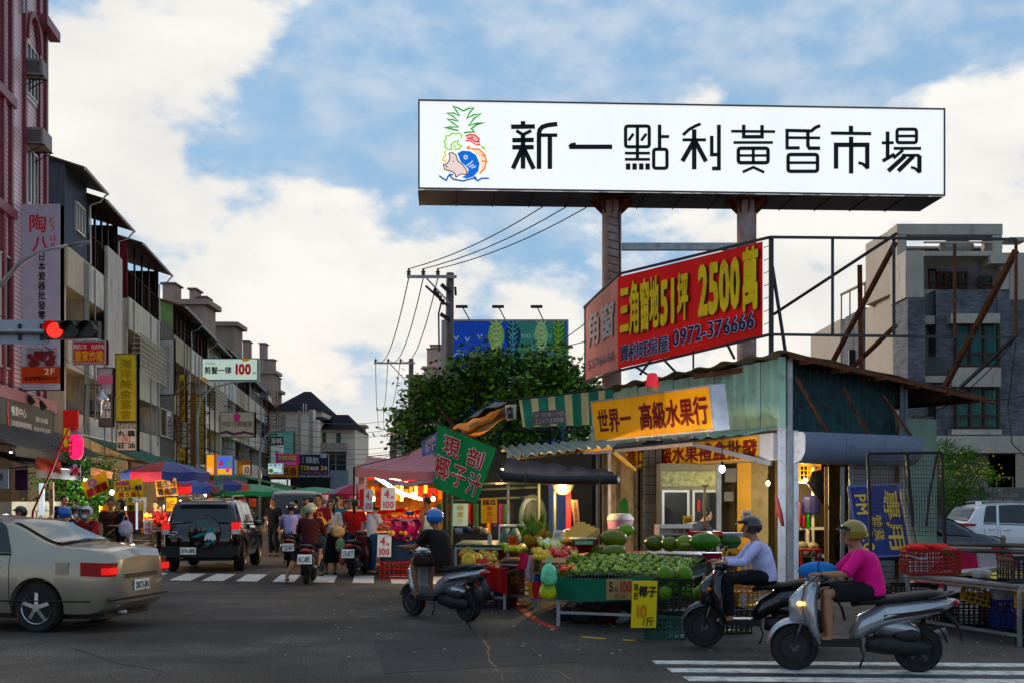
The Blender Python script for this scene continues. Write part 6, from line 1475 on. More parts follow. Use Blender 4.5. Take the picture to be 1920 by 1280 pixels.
# ---------------------------------------------------------------- the green corner shed (fruit shop)
def lpt(s,z,off=0): return CN+D1*s+N1*off+Vector((0,0,z))           # on the left face, s metres from the corner
NR = Vector((D2.y,-D2.x,0))                                            # outward normal of the right face
def rpt(s,z,off=0): return CN+D2*s+NR*off+Vector((0,0,z))
def shed():
 t = thing('corner_shed','weathered green corrugated corner shed housing the fruit shop','building',tuple(CN))
 gm = M('aged_green_sheet',(.27,.40,.33),.55,.1,var=.12,scale=1.5,dirt=.33,dcol=(.08,.05,.03),dscale=4)
 n = 10; Lw = 8.9
 for i in range(n):     # ribbed wall sheets over the opening
  s0,s1 = Lw*i/n,Lw*(i+1)/n; b = MB(); corrugated(b,lpt(s1,0,.01*(i % 2)),lpt(s0,0,.01*(i % 2)),3.02+.0*i,4.30+.03*sin(i*3),.035,.3,N1); b.build('wall_sheet',gm,t)
 b = MB();
 for s in (0,2.6,5.3,8.6): b.bar(lpt(s,0,-.06),lpt(s,4.28,-.06),.1)
 b.bar(lpt(0,2.98,-.05),lpt(8.9,2.98,-.05),.1); b.build('wall_frame',steel(),t)
 # roof: thin wavy sheet sloping to the right, ragged brown edge
 rm = M('roof_underside',(.09,.07,.05),.85,var=.4,scale=3,dirt=.4,dcol=(.2,.14,.06))
 def rf(u,v):   # u along the left face (corner -> back), v to the right
  p = lpt(-.35+9.6*u,0,.25)+(D2*1.0)*(5.9*v*(1-.25*u)); z = 4.36-.62*v+.03*sin(u*60)+.02*sin(v*40); return p+Vector((0,0,z))
 for i in range(8):
  b = MB(); b.grid(lambda u,v: rf((i+u)/8,v)+Vector((0,0,.012*(i % 2))),14,10); o = b.build('roof_sheet',rm,t)
  m = o.modifiers.new('s','SOLIDIFY'); m.thickness = .02
 b = MB();
 for k in range(6): b.bar(rpt(.3+k*.95,4.22-.105*k,.35),rpt(.3+k*.95,4.22-.105*k,-3),.06,.09)
 b.bar(rpt(-.2,4.30,.28),rpt(5.6,3.68,.28),.05,.08); b.build('rafters',rust(),t)
 # corner posts
 wm = M('flaking_white_post',(.47,.49,.54),.5,var=.1,dirt=.5,dcol=(.12,.08,.06),dscale=6)
 for o_,w in ((lpt(.08,0,.05),.13),(rpt(.16,0,.05),.12)): b = MB(); b.bar(o_,o_+Vector((0,0,4.2 if w > .125 else 2.95)),w,w*.8); b.build('corner_post',wm,t)
 b = MB(); b.bar(lpt(.0,3.0,.1),lpt(.0,4.3,.1),.12); b.build('corner_flashing',gm,t)
 for px in (1205,1192): p = wl(px,936,CN+N1*.05,LF+N1*.05); p.z = 0; b = MB(); b.bar(p,p+Vector((0,0,2.9)),.09); b.build('door_post',M('rusty_cream_post',(.32,.27,.18),.7,var=.3,dirt=.6,dcol=(.1,.04,.02),dscale=5),t)
 for px in (1085,1135,1160): p = wl(px,936,CN,LF); p.z = 0; b = MB(); b.bar(p,p+Vector((0,0,2.9)),.14 if px > 1100 else .05); b.build('post',M('cream_wall',(.42,.37,.25),.8,var=.12,dirt=.5,dcol=(.12,.08,.05)),t)
 # side walls, back wall, floor of the shop
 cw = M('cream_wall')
 a,c = wl(1138,936,CN,LF),wl(1190,936,CN,LF); a.z = c.z = 0; b = MB(); b.prism([a,c,c-N1*.08,a-N1*.08],(0,0,2.95)); b.build('front_wall',cw,t)
 ti = M('white_tile_wall',(.30,.31,.32),.4,var=.1,dirt=.4); b = MB(); p0 = Vector((3.05,28.1,0)); p1 = Vector((3.5,28.3,0))
 ms = None
 for r in range(13):
  for q in range(3):
   x = 1206+q*12; b = MB(); z0 = .2+r*.2; A = at(x,936,26.9); B = at(x+11,936,27.0); A.z = B.z = z0; b.prism([A,B,B+Vector((0,0,.185)),A+Vector((0,0,.185))],(0,.03,0)); b.build('wall_tile',ti,t)
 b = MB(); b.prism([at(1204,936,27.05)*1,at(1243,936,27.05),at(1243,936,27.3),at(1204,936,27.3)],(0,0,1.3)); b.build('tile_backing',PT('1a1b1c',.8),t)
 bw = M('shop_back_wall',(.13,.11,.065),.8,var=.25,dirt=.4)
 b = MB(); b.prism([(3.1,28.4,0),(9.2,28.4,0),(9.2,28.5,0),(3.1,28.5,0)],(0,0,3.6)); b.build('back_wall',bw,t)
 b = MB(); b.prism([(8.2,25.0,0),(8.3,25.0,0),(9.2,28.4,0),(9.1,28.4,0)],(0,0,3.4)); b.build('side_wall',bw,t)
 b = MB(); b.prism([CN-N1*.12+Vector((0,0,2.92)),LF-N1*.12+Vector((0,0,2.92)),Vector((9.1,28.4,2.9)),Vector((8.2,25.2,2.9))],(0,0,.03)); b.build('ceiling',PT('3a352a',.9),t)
 # warm ochre column inside
 b = MB(); q = at(1393,936,26.5); b.bar((q.x,q.y,0),(q.x,q.y,2.9),.3); b.build('inner_post',M('ochre_post',(.3,.19,.06),.7,var=.2),t)
 b = MB(); q = at(1420,936,27); b.bar((q.x,q.y,0),(q.x,q.y,2.9),.4); b.build('inner_post',M('cream_wall'),t)
 # right face: netted blue-green opening, struts, drum housing, shutter
 b = MB(); b.prism([rpt(.2,2.9,-.25),rpt(3.2,2.9,-.25),rpt(3.2,4.05,-.25),rpt(.2,4.2,-.25)],-NR*.03); b.build('tarp_screen',M('teal_tarp',(.012,.05,.06),.6,var=.6,scale=5,bump=.5,bscale=8),t)
 b = MB()
 for k in range(17): s = .25+k*.18; b.bar(rpt(s,2.9,.0),rpt(s,4.25-.1*s,.0),.008)
 for k in range(8): b.bar(rpt(.2,2.95+k*.16,.0),rpt(3.2,2.95+k*.16 if k < 7 else 3.9,.0),.008)
 b.build('wire_net',dark(),t)
 for s0,s1 in ((.15,.75),(1.35,1.85),(2.45,3.05)): b = MB(); b.bar(rpt(s0,3.95-.1*s0,.1),rpt(s1,2.92,.28),.045); b.build('strut',rust(),t)
 dm = M('blue_grey_housing',(.16,.19,.26),.5,.1,var=.12,scale=2,dirt=.3,dcol=(.06,.06,.07))
 for k in range(3):
  s0,s1 = .12+k*1.05,.12+(k+1)*1.05
  b = MB(); pf = [(0,.0),(.3,.0),(.36,-.05),(.38,-.2),(.36,-.38),(.26,-.52),(.1,-.58),(0,-.58)]
  n_ = len(pf); b.add([rpt(s0+.004,2.92+z,y) for y,z in pf]+[rpt(s1-.004,2.92+z,y) for y,z in pf],[(i,i+1,n_+i+1,n_+i) for i in range(n_-1)]+[tuple(range(n_)),tuple(range(2*n_-1,n_-1,-1))]); b.build('shutter_housing',dm if k else dm,t,'auto')
 b = MB(); b.add([rpt(.11,2.92+z,y+.0) for y,z in pf],[tuple(range(n_))]); b.build('housing_end_cap',M('flaking_white_post'),t)
 for k in range(20):   # roller shutter slats
  b = MB(); z = .12*k; b.prism([rpt(1.72,z+.004,-.1),rpt(3.0,z+.004,-.1),rpt(3.0,z+.11,-.1),rpt(1.72,z+.11,-.1)],NR*.02); b.build('shutter_slat',M('shutter_grey',(.13,.14,.15),.5,.4,var=.2,dirt=.3),t)
 for s in (1.02,1.45,1.68,3.1,3.22): b = MB(); b.bar(rpt(s,0,.0),rpt(s,4.0 if s > 3 else 2.3,.0),.07 if s > 1.1 else .06); b.build('side_post',M('wood_post',(.22,.13,.06),.7) if s == 1.02 else M('bluish_post',(.12,.14,.17),.6,dirt=.3),t)
 b = MB(); b.prism([rpt(3.22,0,-.05),rpt(4.2,0,-.05),rpt(4.2,3.3,-.05),rpt(3.22,3.3,-.05)],-NR*.05); b.build('right_wall',M('pale_green_sheet',(.16,.22,.18),.6,var=.2,dirt=.3),t)
 # brown deck behind the fringe: ledge awning over the entrance
 b = MB(); b.prism([lpt(.3,2.93,.05),lpt(8.4,2.9,.05),lpt(8.4,2.82,.75),lpt(2.2,2.82,.75)],(0,0,.03)); b.build('entrance_ledge',PT('332c26',.8),t)
 b = MB(); b.bar(lpt(2.2,2.78,.76),lpt(7.6,2.78,.76),.04,.07); b.build('ledge_trim',PT('b9b2b4',.5),t)
 b = MB(); b.bar(lpt(.35,2.35,.1),lpt(2.3,2.8,.72),.05,.09); b.build('ledge_brace',PT('7d828c',.5),t)
 b = MB(); b.bar(lpt(8.6,2.35,.1),lpt(7.6,2.8,.76),.05); b.build('ledge_brace',M('ochre_post'),t)
 b = MB(); b.grid(lambda u,v: lpt(.1+2.6*u,3.02+.03*sin(u*30),.05)+N1*(.55*v)-Vector((0,0,.12*v)),20,2); b.build('drip_sheet',M('aged_green_sheet'),t)
 return t
shed()
# main yellow light box, tilted
def yellow_sign():
 a,b_,c,d = at(1115,828,24.8),at(1340,807,22.0),at(1333,721,22.0),at(1105,751,24.8)
 f = Face(a,b_-a,(d-a)); f.V = ((d-a)+(c-b_))/2
 t = sign('shop_sign','tilted mustard yellow light box with dark red brush characters over the fruit shop',f,M('mustard_board',(.75,.36,.012),.45,var=.1,scale=2,emit=.12,dirt=.3,dcol=(.3,.13,.01),streak=1),M('pale_alu',(.45,.44,.5),.4,.5),.36,
  [dict(s='世界一',m=PT('6a0a14',.5),b=(.05,.2,.35,.82),bold=.035),dict(s='高級水果行',m=PT('6a0a14',.5),b=(.42,.17,.97,.85),bold=.035)],fw=.03)
 b = MB(); q = [f.p(1,0,-.37),f.p(1,1,-.37),f.p(1,1,.0),f.p(1,0,.0)]; b.prism([p+f.U.normalized()*.002 for p in q],f.U.normalized()*.01); b.build('end_plate',M('rust_edged_plate',(.45,.46,.52),.5,dirt=.35,dcol=(.2,.09,.04)),t)
 b = MB()
 for k in range(5): p = f.p(.4+.13*k,0,-.1); b.bar(p,p-Vector((0,0,.07)),.03); b.lathe([(.05,-.09),(.02,-.03)],8,tuple(p))
 b.build('bracket',steel(),t)
 t = thing('beacon','red rotating beacon lamp standing on the yellow light box','beacon',tuple(at(1223,728,23.0)))
 p = at(1223,733,22.95); b = MB(); b.lathe([(.1,0),(.11,.05),(.11,.08)],16,tuple(p)); b.build('base',PT('8a7a62',.6),t)
 b = MB(); b.lathe([(.125,.08),(.125,.12),(.115,.2),(.1,.3),(.07,.34),(0.001,.35)],20,tuple(p)); b.build('dome',M('red_dome',(.55,.01,.03),.15,coat=.6,emit=.25,ecol=(1,.02,.06)),t,'auto')
yellow_sign()
a,b_ = wl(1172,879,CN+N1*.12,LF+N1*.12),wl(1424,862,CN+N1*.12,LF+N1*.12); b_.z = a.z = 2.4; f = Face(a,b_-a,(0,0,.52))
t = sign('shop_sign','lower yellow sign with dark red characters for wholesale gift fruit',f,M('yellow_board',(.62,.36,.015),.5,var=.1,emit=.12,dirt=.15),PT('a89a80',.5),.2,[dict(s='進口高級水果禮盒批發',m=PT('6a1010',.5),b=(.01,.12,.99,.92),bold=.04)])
b = MB(); p = wl(1424,836,CN+N1*.12,LF+N1*.12); q = wl(1450,836,CN+N1*.1,LF+N1*.1); p.z = q.z = 2.42; b.prism([p,q,q-N1*.2,p-N1*.2],(0,0,.5)); b.build('end_plate',M('rust_edged_plate'),t)
# striped awning with phone banner, orange tarps, corrugated lean-to
def striped():
 t = thing('awning','green and cream striped cloth awning with a pinned phone number banner','awning',tuple(at(1050,800,25)))
 ya,yb = 25.5,28.0
 g1 = M('green_stripe',(.012,.11,.065),.75,var=.2); g2 = M('cream_stripe',(.42,.34,.19),.75,var=.15)
 edges = [973,978,995,1008,1027,1040,1058,1072,1089,1103,1122,1134,1150]
 for i,(x0,x1) in enumerate(zip(edges,edges[1:])):
  def fn(u,v):
   px = x0+(x1-x0)*u; k = (px-973)/177.; top = 749-21*k; bot = 800-6*k+ (2 if i % 2 else 0)
   sl = -12*(1-k)*0; Y = ya+(26.6-ya)*k
   return at(px+6*(1-k)*(1-v)*1.2,bot+(top-bot)*v,Y+.0+.6*v+.04*sin(px*.35)*(1-v))
  b = MB(); b.grid(fn,4,8); b.build('stripe',g2 if i % 2 == 0 else g1,t,True)
 b = MB(); b.tube([at(930,752,25.9),at(973,748,26),at(1155,727,27)],.02,6); b.tube([at(930,805,25.9),at(1130,807,25)],.015,6); b.bar(at(1031,798,25.2),at(1031,832,25.4),.05); b.bar(at(1066,797,25),at(1078,820,25),.03); b.build('frame',dark(),t)
 f = sgn_perp(999,1057,771,797,None,24.9); f.U = f.U+Vector((0,-.5,.02))
 t2 = sign('banner','grimy pinned banner with white characters and a phone number on the striped awning',f,M('grimy_banner',(.14,.085,.08),.8,var=.4,scale=5),None,.01,[dict(s='新發果汁吧',m=PT('9aa0a0',.6),b=(.06,.52,.97,.92),bold=0),dict(s='22478908',m=PT('a4a4a4',.6),b=(.06,.1,.97,.46),bold=0)],cat='banner')
striped()
def sheet(name,label,cat,pts,mat,th=.02,nu=10,nv=6,wave=0,texts=()):
 a,b_,c,d = pts; N = (b_-a).cross(d-a).normalized()
 g = MB(); g.grid(lambda u,v: lerp(lerp(a,b_,u),lerp(d,c,u),v)+N*wave*sin(u*9+v*5)-Vector((0,0,wave*3*sin(pi*u)*sin(pi*v))),nu,nv)
 o = g.thing(name,mat,label,cat,smooth=True); m = o.modifiers.new('s','SOLIDIFY'); m.thickness = th; return o
ot = M('orange_tarp',(.62,.22,.02),.65,var=.25,emit=.12)  # faint glow put into the tarp colour, no lamp in it
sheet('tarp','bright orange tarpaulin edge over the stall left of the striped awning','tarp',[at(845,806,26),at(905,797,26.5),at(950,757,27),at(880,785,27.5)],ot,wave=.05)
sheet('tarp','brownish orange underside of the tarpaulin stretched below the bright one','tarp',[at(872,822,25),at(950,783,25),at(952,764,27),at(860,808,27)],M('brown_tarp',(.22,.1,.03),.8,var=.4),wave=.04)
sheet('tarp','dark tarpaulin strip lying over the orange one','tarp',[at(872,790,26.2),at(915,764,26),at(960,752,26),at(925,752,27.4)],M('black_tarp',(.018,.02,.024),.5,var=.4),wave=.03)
t = cloth('banner','small white patterned notice hanging at the end of the striped awning',cl4(((950,788),(968,785),(968,757),(947,759)),25.2),PT('a09a94',.8),[dict(s='肉圓',m=INK,b=(.1,.1,.7,.9),vert=True,bold=.04)],wave=.01)
cloth('banner','slanting blue cloth banner behind the green flag',cl4(((792,856),(822,845),(820,808),(790,828)),27.5),M('blue_cloth',(.05,.07,.2),.7,var=.3),[dict(s='果汁',m=PT('8a8a98',.6),b=(.2,.2,.9,.9),vert=True)])
def leanto():
 t = thing('corrugated_roof','rusty grey green corrugated lean-to roof left of the yellow sign','roof',tuple(at(1050,850,23)))
 A,B_,C_,D_ = at(957,857,22.0),at(1156,833,20.8),at(1118,826,25.5),at(939,836,26.0)
 m = M('grey_green_sheet',(.17,.21,.19),.6,.2,var=.2,dirt=.5,dcol=(.07,.04,.025),dscale=3)
 for i in range(5):
  b = MB(); u0,u1 = i/5,(i+1)/5+.01
  b.grid(lambda u,v: lerp(lerp(A,B_,u0+(u1-u0)*u),lerp(D_,C_,u0+(u1-u0)*u),v)+Vector((0,0,.035*sin((u0+(u1-u0)*u)*70)+.012*(i % 2))),24,3); o = b.build('roof_sheet',m,t); s = o.modifiers.new('s','SOLIDIFY'); s.thickness = .008
 b = MB(); b.bar(lerp(A,D_,.2)-Vector((0,0,.07)),lerp(B_,C_,.2)-Vector((0,0,.07)),.05); b.bar(lerp(A,D_,.9)-Vector((0,0,.07)),lerp(B_,C_,.9)-Vector((0,0,.07)),.05)
 b.bar(at(1150,845,20.9),at(1190,880,22.5),.05); b.build('beams',M('ochre_post'),t)
 b = MB();
 for p in (lerp(A,D_,.2),lerp(B_,C_,.3)): b.bar((p.x,p.y,0),p,.05)
 b.build('posts',steel(),t)
leanto()
def rolled_tarp():
 t = thing('rolled_tarp','dark translucent tarpaulin rolled up on a long tube under the lean-to roof','tarp',tuple(at(1040,890,21)))
 A,B_ = at(940,893,21.5),at(1158,898,20.2)
 b = MB(); b.tube([A-Vector((.05,0,-.08)),lerp(A,B_,.05),lerp(A,B_,.5)-Vector((0,0,.03)),B_],[.07,.09,.085,.08],14); b.build('roll',M('black_tarp'),t,True)
 b = MB(); C_,D_ = at(1150,882,20.6),at(950,858,22); b.grid(lambda u,v: lerp(lerp(A,B_,u),lerp(D_,C_,u),v)+Vector((0,.12*sin(v*pi),.02*sin(u*30))),24,6); b.build('sheet',M('smoky_tarp',(.05,.035,.04),.5,var=.5,scale=3),t,True)
 b = MB()
 for u in (.22,.85): p = lerp(A,B_,u); b.tube([p-Vector((0,.1,.09)),p+Vector((0,-.1,.1)),p+Vector((0,.1,.4))],.012,5)
 b.build('rope',PT('5a4a38',.8),t)
rolled_tarp()
def lamp_bulb(px,py,Y,col,e,label,r=.055,power=25,drop=.35,body=False,group='hanging stall bulbs'):
 p = at(px,py,Y); t = thing('hanging_bulb',label,'lamp',tuple(p),0,group)
 b = MB(); b.ell(p,r,r,r*1.35,12,8); b.build('bulb',M('bulb_%d_%d' % (e,int(col[2]*99)),(.9,.9,.9),.3,emit=e,ecol=col),t,True)
 b = MB(); b.lathe([(r*.5,r*1.1),(r*.6,r*2.2),(.012,r*2.6)],10,tuple(p)); b.tube([p+Vector((0,0,r*2.5)),p+Vector((0,0,drop))],.008,5); b.build('socket_and_cord',black(),t)
 l = bpy.data.lights.new('bulb_light','POINT'); l.energy = power*2.6; l.color = col; l.shadow_soft_size = .08
 o = bpy.data.objects.new('bulb_light',l); C.objects.link(o); o.location = p-Vector((0,.0,r*2.2)); return t
WRM = (1,.62,.28); COOL = (.85,.95,1)
lamp_bulb(942,886,23.5,WRM,22,'left bulb, half hidden beside the green flag',.07,50)
lamp_bulb(952,885,24.5,WRM,22,'bulb just left of the rolled tarpaulin',.06,40)
t = lamp_bulb(1054,912,21.5,WRM,26,'brightest warm bulb with a tin reflector under the rolled tarpaulin',.06,60)
b = MB(); p = at(1056,908,21.6); b.ell(p+Vector((0,.1,.02)),.2,.08,.2,16,8); b.build('reflector',M('tin_reflector',(.25,.2,.15),.35,.8),t,True)
lamp_bulb(1354,878,21.4,COOL,18,'single cold white bulb hanging before the lower yellow sign',.05,42,.55)
for i,(px,py,Y,pw) in enumerate(((700,940,31,26),(735,935,32,28),(775,932,32.5,34),(812,940,31,26))):
 lamp_bulb(px,py-6,Y,(1,.55,.2),20,('leftmost','second','third','rightmost')[i]+' warm bulb under the pink market canopy, counted from the left',.05,pw)
for i,(px,py,Y,pw) in enumerate(((1300,862,26,30),(1440,905,25,16),(1510,900,24.6,14))):
 lamp_bulb(px,py,Y,(1,.74,.36),12,('first bulb inside the fruit shop above the fridge','second bulb inside the fruit shop by the corner post','bulb above the shelf behind the white corner post')[i],.04,pw*2,.2)
for i,(px,py,Y,pw) in enumerate(((210,922,32,60),(238,952,33,50),(305,950,35,70),(338,940,40,60),(385,925,45,70),(20,850,36,40),(160,900,36,30))):
 lamp_bulb(px,py,Y,(1,.6,.28) if i in (2,3,4) else COOL,18,('white bulb between the two yellow banners','white bulb under the steamed bun banner','warm bulb under the largest blue umbrella','warm bulb left of the black car roof','warm bulb above the black car roof','cold tube-like bulb under the grey awning','small cold bulb under the dark green awning')[i],.05,pw,.2,group='bulbs over the left stalls')
# green flag with coconut juice wording
t = cloth('flag','large green flag with red and white coconut juice characters hanging at an angle',cl4(((813,914),(893,944),(931,840),(821,795)),21.5),M('green_flag',(.006,.2,.06),.7,var=.15),(),'flag',wave=.05,nu=20,nv=16)
def flagtxt():
 a,b_,c,d = cl4(((813,914),(893,944),(931,840),(821,795)),21.5); N = (b_-a).cross(d-a).normalized()
 def fn(u,v): return lerp(lerp(a,b_,u),lerp(d,c,u),v)+N*.05*sin(u*7+v*3)*(1.2-v)
 for ch,u0,v0,u1,v1 in (('現',.12,.58,.42,.92),('剖',.56,.55,.88,.88),('椰',-.0,.18,.3,.56),('子',.34,.15,.64,.54),('汁',.68,.1,.98,.5)):
  for bo,m,o in ((.055,WHT,.012),(.022,PT('b01020',.5),.02)):
   vs,fs,adv = glyph(ch,bo); g = MB(); g.add([fn(u0+(u1-u0)*x,v0+(v1-v0)*(y+.1))+N*(o+e) for x,y,e in vs],fs); g.build('lettering',m,t)
flagtxt()
b = MB(); b.tube([at(820,792,21.55),at(875,815,21.55),at(935,842,21.55),at(940,905,21.6)],.014,6); b.tube([at(818,800,21.6),at(826,780,21.6)],.01,5); b.build('flag_rod',dark(),t)
# pink canopy
def pink_canopy():
 t = thing('market_canopy','large dusty pink market canopy with a scalloped hem','canopy',tuple(at(790,936,33)-Vector((0,0,CAMZ))))
 m = M('pink_canvas',(.38,.17,.19),.75,var=.15,scale=1.5); c = at(790,842,33); c.z += .05
 cor = [at(664,875,30),at(930,876,30.5),at(940,862,36),at(690,855,36)]
 for i in range(4):
  a,d = cor[i],cor[(i+1) % 4]
  b = MB(); b.grid(lambda u,v: lerp(lerp(a,d,u),c,v)-Vector((0,0,.16*sin(pi*v)+.1*sin(pi*u)*(1-v))),12,8); b.grid(lambda u,v: lerp(a,d,u)-Vector((0,0,.1*sin(pi*u)+.22*v+.03*v*sin(u*40))),20,1); b.build('canopy_panel',m,t,True)
 b = MB()
 for q in cor: b.bar((q.x,q.y,0),q,.05); b.bar(q,c-Vector((0,0,.1)),.025)
 b.build('frame',dark(),t)
 for i,(x0,x1,y) in enumerate(((690,820,893),(700,815,901))):
  q = MB(); q.grid(lambda u,v: at(x0+(x1-x0)*u,y+6*v-3*sin(u*9),32.5+i),14,2); q.thing('valance',[RD,BL][i],('red','blue')[i]+' cloth valance hanging under the pink canopy','valance',smooth=True)
pink_canopy()
umbrella('maroon market umbrella edge peeking over the green flag, beside the pink canopy',905,858,37,1.8,.5,[M('pink_canvas')],group='canopies over the right stalls')
umbrella('striped grey and purple distant umbrella left of the pink canopy',668,905,60,1.5,.5,[PT('7c6a80',.7),PT('8a2040',.7)],group='canopies over the right stalls')
# ---------------------------------------------------------------- crates, tables and goods
def crate(name,label,loc,rz,col,sx=.55,sy=.38,sz=.28,group=None,tilt=None,rows=4,cols=7,handles=True,cat='crate'):
 t = thing(name,label,cat,(0,0,0),0,group); m = PT(col,.45,var=.2,dirt=.3)
 b = MB(); b.box(0,0,.012,sx*.92,sy*.92,.024)
 for ax,(l,o) in enumerate(((sx,sy/2),(sy,sx/2))):
  for sg in (-1,1):
   def bx_(u,z,w,h):
    k = .92+.08*z/sz
    if ax == 0: b.box(u*k,sg*o*k,z,w,.014,h)
    else: b.box(sg*o*k,u*k,z,.014,w,h)
   n = cols if ax == 0 else max(3,int(cols*sy/sx))
   for i in range(n+1): bx_(-l/2+l*i/n,sz/2,.016,sz*.98)
   for j in range(rows+1): bx_(0,sz*.06+sz*.88*j/rows,l,.016)
   bx_(0,sz-.012,l+.02,.034)
 b.build('lattice',m,t,False,True)
 place(t,loc,rz)
 if tilt: t.rotation_euler = tilt
 return t
def box_thing(label,loc,rz,sx,sy,sz,mat,name='carton',cat='box',texts=(),group=None,open_=True,tilt=None):
 t = thing(name,label,cat,tuple(loc),rz,group); b = MB()
 for x,y,w,d in ((-sx/2,0,.008,sy),(sx/2,0,.008,sy),(0,-sy/2,sx-.01,.008),(0,sy/2,sx-.01,.008)): b.box(x,y,sz/2,w,d,sz)
 b.box(0,0,.006,sx,sy,.01)
 if not open_: b.box(0,0,sz-.004,sx-.01,sy-.01,.008)
 b.build('board',mat,t,local=True)
 if open_: b = MB(); b.prism([(-sx/2,-sy/2,sz),(sx/2,-sy/2,sz),(sx/2,-sy/2-.1,sz-.06),(-sx/2,-sy/2-.1,sz-.06)],(0,0,.006)); b.prism([(sx/2,-sy/2,sz),(sx/2,sy/2,sz),(sx/2+.1,sy/2,sz+.03),(sx/2+.1,-sy/2,sz+.03)],(0,0,.006)); b.build('flap',mat,t,local=True)
 f = Face(MATS[t.name] @ Vector((-sx/2,-sy/2-.006,0)),MATS[t.name].to_3x3() @ Vector((sx,0,0)),(0,0,sz))
 for tx in texts: tx = dict(tx); letter(t,f,tx.pop('s'),tx.pop('m'),*tx.pop('b'),**tx)
 if tilt: t.rotation_euler = tilt
 return t
def heap(nm,label,cat,group,proto_mesh,pts,mats=None,rnd=True,scale=(.78,1.22)):
 for i,p in enumerate(pts):
  o = bpy.data.objects.new(nm,proto_mesh[i % len(proto_mesh)]); C.objects.link(o); o.location = p
  if rnd: o.rotation_euler = (random.uniform(-.5,.5),random.uniform(-.5,.5),random.uniform(0,6.3))
  s = random.uniform(*scale); o.scale = (s,s,s); setprops(o,label,cat,group)
def ball(nm,mat,r,rz=None,nu=10,nv=7): b = MB(); b.ell((0,0,0),r,r,rz or r,nu,nv); return b.mesh(nm,mat,None,True)
random.seed(21)
def steel_table(label,corners,h,lower=.18,name='steel_table',top=None,cat='table'):
 """corners: four ground points in order"""
 c = [Vector((p[0],p[1],0)) for p in corners]; t = thing(name,label,cat,tuple((c[0]+c[1]+c[2]+c[3])/4))
 b = MB(); b.prism([p+Vector((0,0,h-.03)) for p in c],(0,0,.03)); b.build('table_top',top or steel(),t)
 cc = (c[0]+c[1]+c[2]+c[3])/4
 for p in c: q = lerp(p,cc,.04); b = MB(); b.bar(q,q+Vector((0,0,h-.035)),.045); b.build('leg',steel(),t)
 b = MB()
 for i in range(4): p,q = lerp(c[i],cc,.04),lerp(c[(i+1) % 4],cc,.04); b.bar(p+Vector((0,0,lower)),q+Vector((0,0,lower)),.035); b.bar(p+Vector((0,0,h-.06)),q+Vector((0,0,h-.06)),.035)
 b.build('rail',steel(),t); return t
# lime table: front edge (0.56,16) .. (2.1,15.3), depth towards the shop
LA,LB,LC_,LD = Vector((.57,16.2,0)),Vector((2.02,15.6,0)),Vector((2.95,18.6,0)),Vector((.95,19.2,0))
steel_table('grey steel table carrying the limes at the fruit shop corner',(LA,LB,LC_,LD),.62,top=M('green_netting',(.012,.1,.06),.8,var=.25))
t = thing('table_cloth','dark green net cloth hanging from the front of the lime table','cloth',tuple(lerp(LA,LB,.5)+Vector((0,0,.6))))
b = MB(); fo = (LB-LA).normalized(); no = Vector((fo.y,-fo.x,0))
b.grid(lambda u,v: lerp(LA,LB,u)+no*(.03+.012*sin(u*40))+Vector((0,0,.66-.3*v-.02*sin(u*6))),40,4)
b.grid(lambda u,v: lerp(LA,LD,u)+Vector((-.03,0,.66-.14*v)),10,2); b.build('cloth',M('green_netting'),t,True)
t = thing('wire_guard','low grey wire guard round the lime heap','guard',tuple(lerp(LA,LB,.5)+Vector((0,0,.62))))
b = MB()
for (p,q,n) in ((LA,LB,34),(LA,LD,40),(LD,LC_,30),(LB,LC_,34)):
 hh = .1 if (p,q) == (LA,LB) or q is LC_ and p is LB else .16
 for i in range(n+1): r_ = lerp(p,q,i/n)+Vector((0,0,.63)); b.bar(r_,r_+Vector((0,0,hh)),.006)
 for z in (.64,.63+hh): b.bar(p+Vector((0,0,z)),q+Vector((0,0,z)),.008)
b.build('wires',M('guard_wire',(.16,.16,.15),.5,.5),t)
lm = [ball('lime',M('lime_a',(.13,.2,.012),.32,var=.3,scale=12),.036,.034),ball('lime',M('lime_b',(.2,.28,.02),.32,var=.3,scale=12),.037,.035),ball('lime',M('lime_c',(.08,.14,.01),.32,var=.3,scale=12),.035,.033)]
pts = []
for r in range(24):
 for c in range(17):
  u = (c+.5+random.uniform(-.3,.3))/17; v = (r+.5+random.uniform(-.3,.3))/24
  if r > 15 and random.random() < .45: continue
  p = lerp(lerp(LA,LB,u),lerp(LD,LC_,u),v*.97); hmp = .1*sin(pi*min(1,u*1.1))*sin(pi*(.2+.75*v))+.17*v
  pts.append(p+Vector((0,0,.665+hmp+random.uniform(0,.03))))
pts = pts[:300]
b = MB(); b.grid(lambda u,v: lerp(lerp(LA,LB,u),lerp(LD,LC_,u),v*.98)+Vector((0,0,.635+.1*sin(pi*min(1,u*1.1))*sin(pi*(.2+.75*v))+.17*v)),12,12)
b.grid(lambda u,v: lerp(LD,LC_,u)*.98+Vector((.03,.3,.0))+Vector((0,0,.8*v)),4,2)
o = b.thing('lime_bed',M('lime_bed',(.03,.06,.01),.7,var=.5,scale=20,bump=1,bscale=25),'under layer of the green lime heap on the steel table','limes',kind='stuff')
heap('lime','glossy green lime in the big heap on the steel table','lime','limes heaped on the steel table',lm,pts,scale=(.9,1.2))
